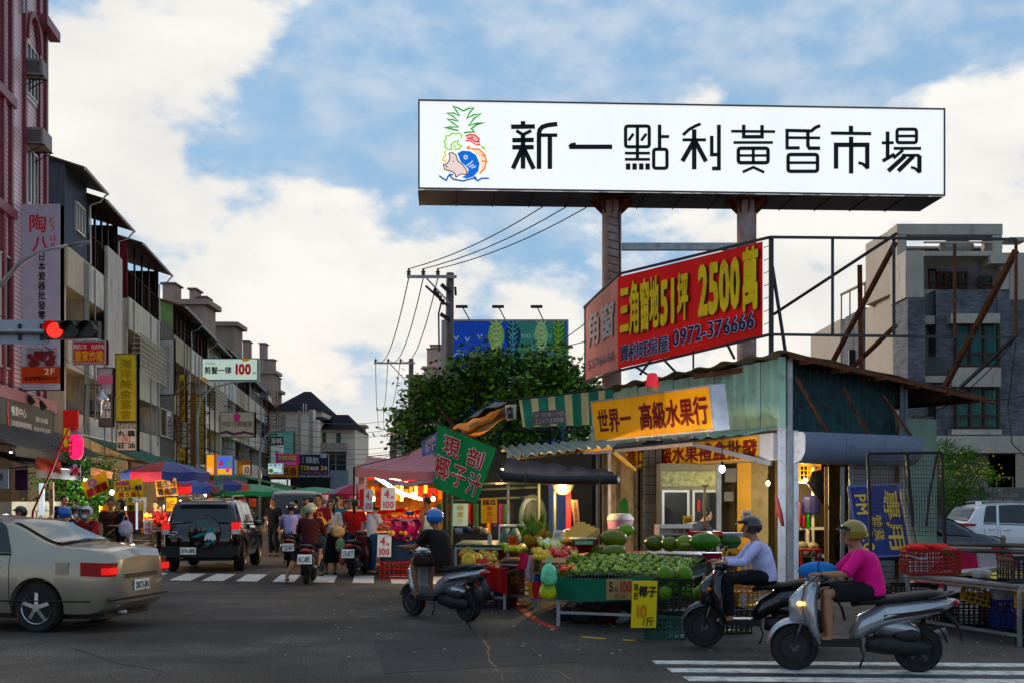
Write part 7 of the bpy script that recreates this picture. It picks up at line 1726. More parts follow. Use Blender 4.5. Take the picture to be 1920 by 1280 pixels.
def melon(label,px,py,Y,rx,rz_,col='3e5212',ang=0,group='papayas and melons',nm='papaya',tail=True):
 p = at(px,py,Y); t = thing(nm,label,'fruit',tuple(p-Vector((0,0,rz_))),ang,group)
 q = Matrix.Rotation(ang,3,'Z') @ Matrix.Rotation(random.uniform(-.1,.1),3,'Y'); b = MB(); b.ell(p,rx,rz_*1.02,rz_,20,12,rot=q)
 b.build('rind',M('melon_'+col,'#'+col,.28,var=.35,scale=5,coat=.2,dirt=.25,dcol=(.16,.12,.015)),t,True)
 b = MB(); e = p+q @ Vector((-rx*.98,0,0)); b.ell(e,.016,.016,.016,8,5); b.build('stem_scar',PT('2a2410',.8),t,True); return t
for a in (('biggest green yellow papaya on top beside the white door post',1151,1008,18.2,.21,.125,'5c6414'),('yellow green papaya below the biggest one, left',1124,1033,18.4,.15,.1,'6c7018'),('long papaya lying below the biggest one',1150,1033,17.9,.19,.1,'556214'),
          ('light green papaya leaning behind the biggest one',1173,993,18.8,.13,.1,'6c8c28'),('leftmost green melon of the row on the shop counter',1227,1018,19.4,.16,.125,'4c5a14'),('second green melon of the counter row, next to the leftmost',1256,1019,19.1,.14,.12,'586614'),
          ('pale striped melon with a paper band in the counter row',1285,1017,18.9,.15,.125,'74842c'),('largest long green melon in front on the counter',1322,1014,18.6,.24,.14,'3f6a14'),('rightmost shaded dark green melon of the counter row',1366,1014,19.3,.2,.13,'2c4a12')):
 melon(a[0],a[1],a[2],a[3],a[4],a[5],a[6],ang=random.uniform(-.25,.2))
b = MB(); p = at(1285,1019,18.77); b.box(p.x,p.y,p.z,.13,.01,.03); b.thing('paper_band',PT('a8a890',.6),'white paper band round the pale melon','label')
# shop counter and things on it
c1_,c2_ = at(1196,1037,19.8),at(1400,1037,18.9)
t = thing('shop_counter','shaded shop counter behind the lime table carrying the melons','counter',((c1_.x+c2_.x)/2,19.4,0))
b = MB(); b.prism([(c1_.x,c1_.y,c1_.z-.02),(c2_.x,c2_.y,c1_.z-.02),(c2_.x+.3,c2_.y+1.0,c1_.z-.02),(c1_.x+.3,c1_.y+1.0,c1_.z-.02)],(0,0,.03)); b.build('counter_top',steel(),t)
b = MB()
for p in ((c1_.x+.05,c1_.y+.05),(c2_.x-.05,c2_.y+.05),(c2_.x+.2,c2_.y+.9),(c1_.x+.3,c1_.y+.9)): b.bar((p[0],p[1],0),(p[0],p[1],c1_.z-.02),.05)
b.build('legs',steel(),t)
for i in range(3): crate('crate',('left','middle','right')[i]+' one of the three yellow crates in the shade under the shop counter',(c1_.x+.5+i*.62,19.6-.2*i,.0),0,'8a6a10',.56,.4,.3,'yellow crates under the shop counter')
b = MB(); b.grid(lambda u,v: at(1315+(1360-1315)*u*(1-v*.5)+10*v,1036+22*v,18.75),4,3); b.thing('red_cloth',PT('7a1030',.8),'crimson cloth corner hanging from the shop counter','cloth')
box_thing('white fruit carton with red print lying on the counter, open at its left end',at(1262,1002,19.6),.12,.52,.34,.17,PT('a8a09a',.7),texts=[dict(s='红提',m=PT('8a2020',.6),b=(.4,.2,.75,.7)),dict(s='●',m=PT('8a1a1a',.6),b=(.78,.2,.95,.7))])
box_thing('flat orange red fruit box tilted on top of the melons',at(1322,1001,19.3)+Vector((0,0,-.02)),.15,.46,.3,.07,PT('a83c18',.6),texts=[dict(s='SUNKIST',m=PT('d8a070',.6),b=(.3,.25,.9,.75),bold=0)],open_=False)
box_thing('flat white carton on the right part of the counter',at(1378,1006,19.4),.05,.45,.3,.07,PT('8f8a90',.6),open_=False)
t = thing('wooden_stick','bent wooden stick with a cord end standing among the cartons','stick',tuple(at(1322,1000,19.7))); b = MB(); b.tube([at(1323,990,19.7),at(1320,950,19.7),at(1322,912,19.7)],.022,8); b.ell(at(1322,910,19.7),.06,.03,.025); b.build('stick',M('bamboo',(.36,.24,.12),.6),t,True)
t = thing('person','person bending over in the dark of the fruit shop, only head and back showing','person'); bpy.data.objects.remove(t)
# fridge
def fridge():
 Y = 25.6; t = thing('display_fridge','large glass door display fridge inside the fruit shop','fridge',(X_(1295,Y),Y,0)); x0,x1 = X_(1238,Y),X_(1352,Y); z1 = Z_(868,Y)
 b = MB(); b.box((x0+x1)/2,Y+.35,z1/2,x1-x0,.66,z1); b.build('cabinet',M('fridge_white',(.2,.2,.16),.5,var=.1),t)
 b = MB(); b.box((x0+x1)/2,Y,(Z_(915,Y)+Z_(878,Y))/2,x1-x0-.04,.02,Z_(880,Y)-Z_(908,Y)); b.build('header_panel',M('fridge_header',(.3,.34,.2),.5,var=.6,scale=9,emit=.05),t)
 for k in range(2):
  a,c = x0+.03+k*(x1-x0)/2,x0+(k+1)*(x1-x0)/2-.03; g = MB()
  for q in ((a,a+.05),(c-.05,c)): g.box((q[0]+q[1])/2,Y-.02,.95,.05,.05,1.85)
  for z in (.05,1.85,1.02): g.box((a+c)/2,Y-.022,z,c-a,.05,.05)
  d = g.build('door',AL,t); g = MB(); g.box((a+c)/2,Y-.012,.95,c-a-.08,.01,1.8); g.build('pane',glass(),d)
 b = MB(); b.box(x0+.78*(x1-x0)/2+.3,Y-.05,1.55,.06,.01,.25); b.build('sticker',PT('a84040',.6),t)
fridge()
cal = thing('wall_papers','cluster of small papers and a cabinet on the dark wall right of the fridge','papers',tuple(at(1372,890,26.4))); b = MB(); b.box(*at(1372,890,26.4),.3,.05,.3); b.box(*at(1366,930,26.4),.2,.05,.2); b.build('sheets',PT('4a4e58',.6),cal)
# lit shelf behind the corner post
def side_shelf():
 Y = 25.2; t = thing('storage_shelf','cream metal shelf with goods behind the white corner posts','shelf',(X_(1518,Y),Y,0))
 for py in (903,990,1042): b = MB(); x0,x1 = X_(1480,Y),X_(1552,Y); b.box((x0+x1)/2,Y+.25,Z_(py,Y),x1-x0,.5,.05); b.build('board',PT('b0ac98',.5),t)
 b = MB();
 for px in (1481,1524,1551): b.box(X_(px,Y),Y,1.2,.05,.05,2.3)
 b.build('upright',PT('b0ac98',.5),t)
 b = MB(); b.box(X_(1515,Y),Y+.6,1.4,1.1,.05,2.8); b.build('backing',PT('3a3428',.8),t)
 for i,(x0,x1,c) in enumerate(((1482,1499,'b88a08'),(1500,1523,'c09208'),(1524,1540,'b08408'))):
  crate('crate',('left','middle','right')[i]+' yellow crate on the top shelf behind the corner posts',((X_(x0,Y)+X_(x1,Y))/2,Y+.2,Z_(900,Y)),0,c,X_(x1,Y)-X_(x0,Y)-.01,.34,.33,'yellow crates on the top shelf',rows=3,cols=3)
 g = [('pink tin box on the middle shelf',1483,1503,938,985,'8a4858'),('dark blue bag hanging on the middle shelf',1506,1540,928,962,'1c1c40'),('small glass jar with tan filling on the middle shelf',1486,1502,968,988,'9a8450'),('dark red packet on the middle shelf',1504,1512,965,988,'70202c'),('green bottle on the middle shelf',1513,1520,962,988,'2c6a18'),('white cloth strip hanging below the middle shelf',1512,1520,992,1022,'a8a090')]
 for lab,x0,x1,y0,y1,c in g:
  b = MB(); xa,xb,za,zb = X_(x0,Y-.1),X_(x1,Y-.1),Z_(y1,Y-.1),Z_(y0,Y-.1); n = 10
  b.loft([((xa+xb)/2,Y,za+(zb-za)*q,(xb-xa)/2*w,.1*w) for q,w in ((0,.92),(.05,1),(.8,1),(.9,.9),(1,.6))],n); b.thing('shelf_item',PT(c,.5,var=.3),lab,'goods','goods on the storage shelf')
 random.seed(4)
 for i in range(7): b = MB(); p = at(1490+random.uniform(-6,45),1036-random.uniform(0,14),Y-.1); b.ell(p,.12,.1,.1,10,7); b.thing('plastic_bag',PT(random.choice(('6a6450','7c7460','8a8070')),.6,var=.4),'lumpy tan plastic bag piled on the lowest shelf board','bag','lumpy bags on the low shelf',smooth=True)
 t = thing('umbrella','closed black umbrella hanging upside down from the drum housing','umbrella',tuple(at(1540,885,24.2)))
 b = MB(); b.tube([at(1543,880,24),at(1536,890,24),at(1530,905,24),at(1552,955,24)],[.02,.16,.17,.03],12); b.tube([at(1535,888,23.95),at(1520,902,23.95),at(1546,930,24)],[.03,.1,.02],8); b.build('folds',M('black_vinyl',(.014,.014,.014),.5),t,True)
 t = thing('red_stool','red plastic stool below the storage shelf','stool',tuple(at(1517,1030,24)-Vector((0,0,.4)))); p = at(1517,1030,24); b = MB(); b.box(p.x,p.y,p.z,.42,.36,.04)
 for sx in (-.17,.17):
  for sy in (-.14,.14): b.bar((p.x+sx,p.y+sy,p.z),(p.x+sx*1.15,p.y+sy*1.15,0),.04)
 b.build('stool_body',PT('8a1418',.45),t)
side_shelf()
b = MB(); b.tube([at(1455,925,22.3),at(1462,960,22.25),at(1468,985,22.2)],[.02,.05,.03],8); b.tube([at(1457,930,22.3),at(1456,985,22.25)],.02,6); b.thing('hanging_cloth',PT('7a3c38',.8),'reddish brown rag tied to the white corner post','cloth',smooth=True)
# hanging shop signs, price boards
def card(label,px0,px1,py0,py1,Y,mat,texts=(),slant=0,name='price_board',group=None):
 a,b_,c,d = at(px0+slant,py1,Y),at(px1+slant,py1+abs(slant)*.1,Y),at(px1,py0,Y),at(px0,py0,Y)
 f = Face(a,b_-a,((d-a)+(c-b_))/2); return sign(name,label,f,mat,None,.02,texts,group=group)
cbd = M('cardboard',(.34,.22,.12),.85,var=.15,scale=4)
card('brown cardboard price board reading 5 for 100 on the lime table',1137,1185,1085,1123,15.55,cbd,[dict(s='5',m=INK,b=(.08,.4,.28,.92)),dict(s='斤',m=INK,b=(.3,.38,.46,.62),bold=.02),dict(s='100',m=PT('9a1818',.6),b=(.48,.36,.98,.96)),dict(s='1斤25',m=INK,b=(.28,.04,.74,.32),bold=0)])
card('yellow price board for coconuts on the black crate',1186,1233,1088,1176,14.6,M('yellow_card',(.75,.58,.015),.6,var=.06),[dict(s='現剖',m=INK,b=(.05,.6,.24,.96),vert=True,bold=.015),dict(s='椰子',m=INK,b=(.26,.66,.98,.92),bold=.03),dict(s='10',m=PT('c08420',.6),b=(.12,.22,.62,.52),bold=.03),dict(s='/斤',m=INK,b=(.45,.04,.92,.26))],slant=-3)
for i,(x0,x1,y0,y1,Y,lab) in enumerate(((683,700,917,957,27.4,'white price board 4 for 100 hanging leftmost at the vegetable stall'),(715,742,913,955,26.6,'larger white price board 4 for 100 hanging beside the black helmet'),(708,734,1001,1043,25.6,'white price board 4 for 100 standing low against the blue cart'))):
 card(lab,x0,x1,y0,y1,Y,PT('c4ccd0',.6),[dict(s='4',m=PT('a82440',.6),b=(.2,.52,.62,.92),bold=.01),dict(s='條',m=PT('a82440',.6),b=(.64,.48,.9,.66),bold=0),dict(s='100',m=PT('a82440',.6),b=(.08,.08,.92,.42),bold=.01)],slant=-1)
card('red cardboard sheet hanging behind the leftmost price board',674,684,916,950,27.8,PT('b01c24',.6)); card('orange handwritten sheet between the two white price boards',703,716,915,950,27.6,PT('d0682c',.6),[dict(s='便宜',m=PT('a83818',.6),b=(.1,.1,.9,.9),vert=True)])
card('pale green card with faint yellow characters on a stick',850,878,943,985,21.8,M('green_card',(.5,.62,.46),.6,emit=.15),[dict(s='檸檬汁',m=PT('c89a20',.6),b=(.3,.08,.7,.95),vert=True)],slant=-1)  # card brightened by a glow of its own, not a lit sign
card('orange card with black and red handwriting hanging from the stall rail',902,932,933,979,21.3,M('orange_card',(.68,.30,.03),.6,emit=.1),[dict(s='越瓜',m=INK,b=(.08,.72,.95,.97),bold=.02),dict(s='李同山',m=PT('a86018',.6),b=(.35,.05,.7,.68),vert=True)])  # this card material also glows slightly without any lamp
card('tan handwritten card standing in the pineapple stall',1071,1083,936,985,21.5,PT('b08868',.7),[dict(s='金鑽鳳梨',m=INK,b=(.25,.05,.75,.95),vert=True,bold=0)],slant=5)
card('tan cardboard price card at the left end of the fruit table',999,1016,1040,1075,17.2,cbd,[dict(s='蓮霧',m=INK,b=(.15,.1,.85,.9),vert=True)],slant=-3)
card('orange cardboard sign with bitten black letters above the counter crates',1354,1412,1028,1054,17.6,M('orange_cardboard',(.55,.27,.08),.7),[dict(s='●gr gt●',m=INK,b=(.18,.45,.8,.85),bold=.01)])
crate('crate','orange brown crate with the same black letters low behind the dark scooter',tuple(at(1380,1110,17)),.1,'a06a30',.55,.36,.18,None)
# hanging plastic bags, coloured cloths at table end
def bag(label,px,py0,py1,Y,w,col,group=None,hook=True):
 p0,p1 = at(px,py0,Y),at(px,py1,Y); h = p0.z-p1.z; b = MB()
 b.tube([p0,lerp(p0,p1,.12),lerp(p0,p1,.3),lerp(p0,p1,.7),lerp(p0,p1,.95),p1],[(w*.12,w*.1),(w*.3,w*.15),(w*.42,w*.28),(w*.5,w*.35),(w*.42,w*.3),(w*.2,w*.15)],12)
 t = thing('plastic_bag',label,'bag',tuple(p1),0,group); b.build('bag_body',M('bag_'+col,'#'+col,.3,var=.45,scale=9,bump=.8,bscale=12),t,True)
 b = MB(); b.tube([p0+Vector((-w*.12,0,0)),p0+Vector((-w*.1,0,.08)),p0+Vector((0,0,.1)),p0+Vector((w*.1,0,.08)),p0+Vector((w*.12,0,0))],.008,5); b.build('handles',M('bag_'+col),t); return t
bag('mint green carrier bag clipped at the corner of the lime table',1029,1055,1096,15.9,.22,'7cc8a0'); bag('yellow green carrier bag hanging under the mint one',1027,1090,1122,15.95,.24,'a8b038')
for i,(px,y0,y1,c,w,lab) in enumerate(((981,1036,1065,'c02050',.1,'crimson'),(993,1040,1082,'c0b8c0',.08,'greyish white'),(1000,1080,1125,'8090c0',.08,'pale blue'),(1008,1090,1122,'b83040',.1,'red'),(997,1090,1120,'c8a020',.07,'yellow'),(1012,1060,1098,'203a70',.12,'navy'))):
 q = MB(); q.grid(lambda u,v: at(px+(u-.5)*w*170+2*sin(v*5+i),y0+(y1-y0)*v,17.0+.05*sin(u*9)+.3*(i % 3)),4,6); q.thing('hanging_cloth',PT(c,.7,var=.3),lab+' scrap of cloth or bag hanging at the left end of the fruit table','cloth','scraps hanging at the fruit table end',smooth=True)
# table of pineapples and mixed fruit, left of limes
steel_table('long dim table with pineapples and scales behind the lime heap',((.35,18.2),(1.0,17.9),(2.6,21.2),(1.2,22.2)),.78,top=PT('5a1018',.7))
pm = M('pineapple_skin',(.28,.15,.03),.8,var=.5,scale=22,bump=1,bscale=30); pl_ = M('pineapple_leaf',(.09,.17,.03),.6,var=.5,scale=9)
def pineapple_proto():
 t = thing('pineapple','yellow brown pineapple with a spiky green crown in the row on the dim table','fruit',(0,0,0),0,'pineapples on the dim table')
 b = MB(); b.ell((0,0,.09),.062,.062,.095,12,8); b.build('fruit_body',pm,t,True,True); b = MB(); random.seed(1)
 for i in range(22):
  a = random.uniform(0,6.28); r_ = random.uniform(.02,.1); z = .17; h = random.uniform(.08,.17); d = Vector((cos(a),sin(a),0)); s_ = Vector((-sin(a),cos(a),0))*.012
  b.add([Vector((0,0,z))+d*.02-s_,Vector((0,0,z))+d*.02+s_,Vector((0,0,z+h))+d*r_],[(0,1,2)])
 b.build('leaf_crown',pl_,t,False,True); return t
pp = pineapple_proto(); first = True; random.seed(12)
for i in range(22):
 px = 985+random.uniform(0,48); py = 1010+random.uniform(-14,16); Y = 19.5-(py-1000)*.03
 p = at(px,py,Y);
 if first: place(pp,p,0); first = False
 else: c = clone(pp,p,random.uniform(0,6),s=random.uniform(.85,1.15)); c.rotation_euler = (random.uniform(-.5,.5),random.uniform(-.5,.5),1)
def fruit_pile(lab,cat,group,x0,x1,y0,y1,Y,r,cols,n,nm=None,dz=.0,dY=1.0):
 ms = [ball(nm or cat,M('fruit_'+c,'#'+c,.35,var=.25,scale=10),r) for c in cols]; pts = []
 for i in range(n):
  px,py = random.uniform(x0,x1),random.uniform(y0,y1); pts.append(at(px,py,Y+dY*((y1-py)/(y1-y0+.01)-.5)))
 heap(nm or cat,lab,cat,group,ms,pts)
fruit_pile('small red wax apple or dragon fruit in the pile beside the cartons','fruit','red fruit beside the cartons',1030,1082,1022,1042,17.7,.045,('a82030','c03a48','c87060','90a040'),46,'red_fruit')
fruit_pile('pale orange mango in the pile left of the open carton','fruit','mangoes left of the open carton',1000,1030,1030,1046,17.5,.05,('c8903c','b8a040','d8b060'),24,'mango')
fruit_pile('tiny reddish plum in the low pile at the left end of the limes','fruit','plums beside the limes',1048,1078,1058,1068,16.6,.03,('b03820','c05030','c8a050'),30,'plum')
box_thing('open empty cardboard carton at the left end of the lime table',at(1035,1066,17.2),.1,.34,.26,.16,cbd)
for i,(x0,y0,x1,y1) in enumerate(((1056,1012,1092,982),(1063,1016,1101,986),(1070,1019,1110,990),(1078,1021,1118,994))):
 b = MB(); b.bar(at(x0,y0,19.2-.15*i),at(x1,y1,19.6-.15*i),.14,.09); b.thing('carton',M('tan_carton',(.42,.27,.09),.7,var=.12),('rearmost','second rearmost','second nearest','nearest')[i]+' of the four long tan cartons leaning in a stack','box','long tan cartons')
t = thing('weighing_scale','grey green electronic weighing scale on the red cloth','scale',tuple(at(1094,1025,18.2))); b = MB(); p = at(1094,1016,18.2); b.box(p.x,p.y,p.z,.34,.25,.07); b.build('base',PT('2c2e28',.5),t)
b = MB(); b.box(p.x,p.y+.02,p.z+.06,.38,.3,.015); b.build('pan',steel(),t); b = MB(); b.box(p.x-.0,p.y-.13,p.z,.26,.01,.05); b.build('display',M('lcd',(.12,.22,.14),.3,emit=.1),t)
b = MB(); b.grid(lambda u,v: at(1062+60*u,1016+24*v-8*u,18.4+.03*sin(u*20)),10,3); b.thing('red_cloth',M('dark_red_cloth',(.28,.01,.02),.8,var=.3),'dark red cloth under the weighing scale','cloth',smooth=True)
b = MB(); b.ell(at(1075,1000,20),.24,.16,.09,12,8); b.thing('red_bag',PT('8a0c14',.5,var=.3),'bright red plastic bag behind the tan cartons','bag',smooth=True)
t = thing('folded_umbrella','closed dark green umbrella hanging by the cream wall','umbrella',tuple(at(1170,965,24))); b = MB(); b.tube([at(1172,932,24),at(1169,942,24),at(1169,975,24),at(1172,985,24)],[.02,.09,.12,.03],10); b.build('folds',PT('0c4a1c',.7),t,True)
t = thing('tub','white plastic tub with pink lid rim by the cream wall','tub',tuple(at(1163,992,21.5))); b = MB(); b.lathe([(.2,-.02),(.23,.12),(.23,.13)],16,tuple(at(1163,988,21.5))); b.build('bowl',PT('b08aa0',.5),t,'auto'); b = MB(); b.lathe([(.24,.13),(.24,.16),(.18,.24),(.02,.25)],16,tuple(at(1163,988,21.5))); b.build('cover',PT('a8a49c',.5),t,'auto')
t = thing('standing_fan','round silver fan cage standing in the dim stall','fan',tuple(at(1000,970,26))); c = at(999,968,26)
b = MB(); b.ell(c,.3,.06,.48,24,10); b.build('fan_cage',M('fan_grey',(.12,.16,.15),.5,.4),t,True); b = MB(); b.ell(c-Vector((0,.05,0)),.2,.03,.36,20,8); b.build('inner_ring',PT('3a4644',.5),t,True); b = MB(); b.bar(c-Vector((0,-.05,.45)),Vector((c.x,c.y+.05,0)),.06); b.build('stand',dark(),t)
b = MB(); p = at(1048,965,25.5); b.box(p.x,p.y,1.1,.42,.5,2.2); b.thing('blue_cabinet',PT('14285a',.6),'tall blue plastic cabinet at the back of the dim stall','cabinet')
b = MB(); p = at(1066,960,22.2); b.box(p.x,p.y,p.z,.09,.03,.75); b.thing('red_strip',PT('a01820',.6),'red upright strip beside the tan card','board')
# glass counter and dark stall behind the green flag
t = thing('glass_counter','small glass display case on a brown cabinet in the juice stall','display case',tuple(at(968,1100,21.6)-Vector((0,0,.0)))); x0,x1,Y = X_(936,21),X_(984,21),21
b = MB(); b.box((x0+x1)/2,Y+.35,.42,x1-x0,.7,.84); b.build('cabinet',M('brown_cabinet',(.14,.035,.025),.5,var=.3),t); b = MB(); zt = Z_(985,Y)
for x in (x0,x1):
 for y in (Y,Y+.7): b.bar((x,y,.84),(x,y,zt),.025)
b.bar((x0,Y,zt),(x1,Y,zt),.03); b.bar((x0,Y+.7,zt),(x1,Y+.7,zt),.03); b.build('case_frame',AL,t)
b = MB(); b.box((x0+x1)/2,Y,(.84+zt)/2,x1-x0,.008,zt-.84); b.build('pane',M('railing_glass'),t)
for i,(px,c) in enumerate(((949,'9ac0a8'),(966,'a8c8b0'))): b = MB(); p = at(px,1004,21.3); b.tube([p-Vector((0,0,.12)),p,p+Vector((0,0,.14))],[.1,.11,.04],10); b.thing('plastic_bag',M('bag_'+c,'#'+c,.4,var=.3),('left','right')[i]+' pale green bag inside the glass case','bag','bags in the glass case',smooth=True)
steel_table('dark green topped work table of the juice stall',((-.95,20.2),(-.05,20.0),(.1,22.2),(-.9,22.6)),.93,top=PT('1c3a2c',.6))
t = thing('water_bottle','clear water bottle hanging on a string under the orange card','bottle',tuple(at(918,1020,20.3))); c = at(918,1008,20.3); b = MB(); b.lathe([(.03,-.12),(.034,-.1),(.034,.04),(.013,.1),(.013,.12)],12,tuple(c)); b.build('bottle',M('clear_plastic',(.4,.4,.38),.15,alpha=.7),t,True); b = MB(); b.tube([c+Vector((0,0,.12)),at(918,978,20.3)],.004,4); b.build('string',dark(),t)
for i in range(5):
 b = MB(); p = at(862+i*11,1000-3*(i % 2),21.2); b.loft([(p.x,p.y,p.z+z,r_,r_) for z,r_ in ((0,.06),(.05,.08),(.1,.085))],12); b.thing('bowl',PT(('8a8a86','1c2a50','40403c','6a4038','90846c')[i],.4),('leftmost','second','third','fourth','rightmost')[i]+' small bowl on the juice stall table, counted from the left','bowl','bowls on the juice stall table',smooth=True)
# rails, hanging clothes in the dark stall, back screen
t = thing('stall_frame','dark pipe frame of the juice stall behind the green flag','frame',tuple(gp(900,1108)))
b = MB(); Y = 22
for px in (838,846,1010,1040): b.tube([(X_(px,Y),Y,0),at(px,905,Y)],.03,6)
for y in (912,930): b.tube([at(836,y+8,Y),at(1010,y,Y+.5)],.022,6)
b.tube([at(838,908,Y),at(1042,905,Y+3)],.03,6); b.build('pipes',M('greenish_pipe',(.07,.085,.06),.5,.3),t)
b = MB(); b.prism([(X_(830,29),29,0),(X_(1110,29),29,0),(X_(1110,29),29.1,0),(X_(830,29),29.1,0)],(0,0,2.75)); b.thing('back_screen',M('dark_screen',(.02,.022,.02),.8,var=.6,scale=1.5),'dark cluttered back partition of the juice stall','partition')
b = MB(); b.prism([(X_(1060,33.5),33.5,0),(X_(1290,33.5),33.5,0),(X_(1290,33.5),33.6,0),(X_(1060,33.5),33.6,0)],(0,0,3.0)); b.thing('filler',PT('1c1d1a',.8,var=.5),'dark hoarding added to close the bright gap behind the fruit shop','filler')  # added dark plane, blocks the bright sky seen through the gap
random.seed(31)
for i in range(13):
 px = 828+i*11+random.uniform(-2,2); y0 = 944; y1 = y0+random.uniform(32,55); q = MB(); cc = random.choice(('3a1c50','7a2418','1c3040','a06a20','40302c','5a1c38','2c4a34','141820')); q.grid(lambda u,v: at(px+(u-.5)*9,y0+(y1-y0)*v,25.5+.1*sin(u*6+i)),3,4)
 q.thing('hanging_garment',PT(cc,.8,var=.3),'garment hanging in the shade of the stall behind the green flag','clothing','garments hanging in the dark stall',smooth=True)
# red cloth table with fruit behind rider one
steel_table('fruit table draped in dark red cloth behind the passing scooter',((-.9,18.9),(-.1,18.6),(.1,20.0),(-.8,20.3)),.62,top=M('dark_red_cloth'))
b = MB(); b.grid(lambda u,v: Vector((-.93+.86*u,18.86-.3*u-.03*sin(u*30),.63-.42*v*(1-.3*sin(u*3)))),30,5); b.thing('table_cloth',M('dark_red_cloth'),'dark red drape over the front of the fruit table','cloth',smooth=True)
fruit_pile('round yellow green pear or guava heaped at the back of the red cloth table','fruit','guavas on the red cloth table',865,928,1032,1050,19.8,.055,('a89018','8c8a20','b87818'),44,'guava'); fruit_pile('small red and cream fruit on the right of the red cloth table','fruit','small fruit on the red cloth table',908,938,1052,1064,19.1,.035,('a83028','c0a080','b06040'),30,'small_fruit')
b = MB(); b.prism([at(876,1066,18.9),at(912,1060,18.9),at(914,1040,19.0)],(0,.06,0)); t = b.thing('watermelon_slice',PT('b01a20',.4),'big red triangular watermelon slice on the red cloth table','fruit')
box_thing('white fruit carton with a handle slot on the red cloth table',at(893,1072,18.8),.05,.3,.22,.11,PT('b0a8a8',.6),open_=False)
bag('clear bag of yellow fruit on the red cloth table',878,1036,1060,19.1,.24,'c8b060')
def basket(label,px,py,Y,r,h,col,name='basket'):
 p = at(px,py,Y); t = thing(name,label,'basket',(p.x,p.y,0)); b = MB(); n = 20
 b.lathe([(r*.8,.0),(r*.85,.03),(r,h),(r*1.06,h),(r*1.06,h-.03)],n,(p.x,p.y,0))
 b.build('tub',PT(col,.5,var=.25),t,'auto'); return t
basket('dark red round basket with leafy greens beside the red cloth table',948,1130,19.4,.21,.3,'5a1414')
leafy('greens','bunch of leafy greens and flowers in the dark red basket','plant',[(X_(948,19.4),19.4,.38,.17)],500,.06,[LV[1],LV[2],leafm('orange_bits',(.4,.2,.02))],seed=3)
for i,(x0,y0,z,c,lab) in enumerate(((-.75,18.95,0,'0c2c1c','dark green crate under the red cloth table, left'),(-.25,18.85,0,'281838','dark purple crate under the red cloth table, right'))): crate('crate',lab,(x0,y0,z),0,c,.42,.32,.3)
# coconut crates
crate('crate','tall black lattice crate full of green coconuts beside the yellow price board',(1.98,14.95,.3),-.2,'0c0e0c',.46,.42,.42,rows=6,cols=6); crate('crate','teal green crate under the black coconut crate',(1.86,14.85,0),-.15,'0c4a40',.5,.4,.28)
crate('crate','black lattice crate lying behind the dark scooter',(2.7,15.4,.0),.3,'10110f',.5,.4,.3)
for i,(x,y,z,s_) in enumerate(((1.86,14.9,.76,1),(2.1,14.95,.75,1.05),(1.98,15.05,.6,.9),(1.85,14.8,.55,.85),(2.12,14.8,.55,.85),(2.35,15.3,.5,.9),(2.45,15.1,.36,.9))):
 b = MB(); b.ell((x,y,z),.1*s_,.1*s_,.115*s_,14,9); b.thing('coconut',M('coconut_green',(.10,.2,.03),.4,var=.3,scale=8),('left coconut peeping over the black crate rim','right coconut peeping over the black crate rim','coconut at the back of the black crate','lower left coconut seen through the black lattice','lower right coconut seen through the black lattice','coconut on the netting behind the black crate','coconut in the shade right of the black crate')[i],'coconut','green coconuts',smooth=True)
q = MB(); q.grid(lambda u,v: at(1225+75*u,1082-22*u+16*v*(1-u),15.9+.1*v),8,4); q.thing('net_cloth',M('green_netting'),'corner of green net cloth rising behind the coconuts','cloth',smooth=True)
random.seed(15)
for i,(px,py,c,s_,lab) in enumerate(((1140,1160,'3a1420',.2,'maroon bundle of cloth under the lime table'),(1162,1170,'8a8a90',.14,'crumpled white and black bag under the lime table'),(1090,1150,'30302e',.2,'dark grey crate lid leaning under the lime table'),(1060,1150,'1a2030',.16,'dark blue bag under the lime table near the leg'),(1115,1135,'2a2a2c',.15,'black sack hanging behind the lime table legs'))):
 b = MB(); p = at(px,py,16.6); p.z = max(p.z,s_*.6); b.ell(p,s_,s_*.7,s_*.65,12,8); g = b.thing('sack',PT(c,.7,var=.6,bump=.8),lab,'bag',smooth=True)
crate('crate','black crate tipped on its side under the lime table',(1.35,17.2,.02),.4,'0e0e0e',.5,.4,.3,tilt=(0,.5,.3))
# ---------------------------------------------------------------- right hand steel table with crates
tb = steel_table('long galvanised table at the right edge with crates around it',((5.1,16.0),(5.75,13.9),(8.4,15.4),(7.1,17.9)),.70,.12)
b = MB(); b.prism([(5.62,15.6,.703),(6.1,15.1,.703),(7.2,16.0,.703),(6.8,17.2,.703)],(0,0,.02)); b.thing('cardboard_sheet',PT('3a2c1c',.8),'flat brown cardboard sheet on the galvanised table','sheet')
b = MB(); b.grid(lambda u,v: Vector((5.75+1.9*u-.15*v,14.55+.7*u+1.0*v,.728+.012*sin(u*9+v*4))),12,6); b.thing('yellow_mat',M('yellow_mat',(.62,.44,.015),.5,var=.12),'yellow plastic mat lying on the galvanised table','mat',smooth=True)
p = at(1744,1076,15.9)
crate('crate','red lattice crate with red net bags inside, on the left end of the galvanised table',(p.x,p.y,.705),-.1,'7a0c10',.68,.46,.32,rows=5,cols=9)
b = MB(); b.tube([at(1700,1040,15.62),at(1725,1047,15.6),at(1738,1046,15.6),at(1737,1038,15.6)],.01,6); b.thing('wire_handle',steel(),'bent wire handle hooked on the front of the red crate','wire')  # wire handle of the red crate
random.seed(6); b = MB()
for i in range(12): b.ell((p.x+random.uniform(-.24,.28),p.y+random.uniform(-.15,.15),1.02+random.uniform(-.02,.05)),random.uniform(.07,.13),.09,.045,10,6)
b.thing('red_net_bags',M('bright_red_net',(.5,.008,.012),.7,var=.4,scale=9,bump=.8),'crumpled bright red net bags in the red crate','bags',smooth=True)
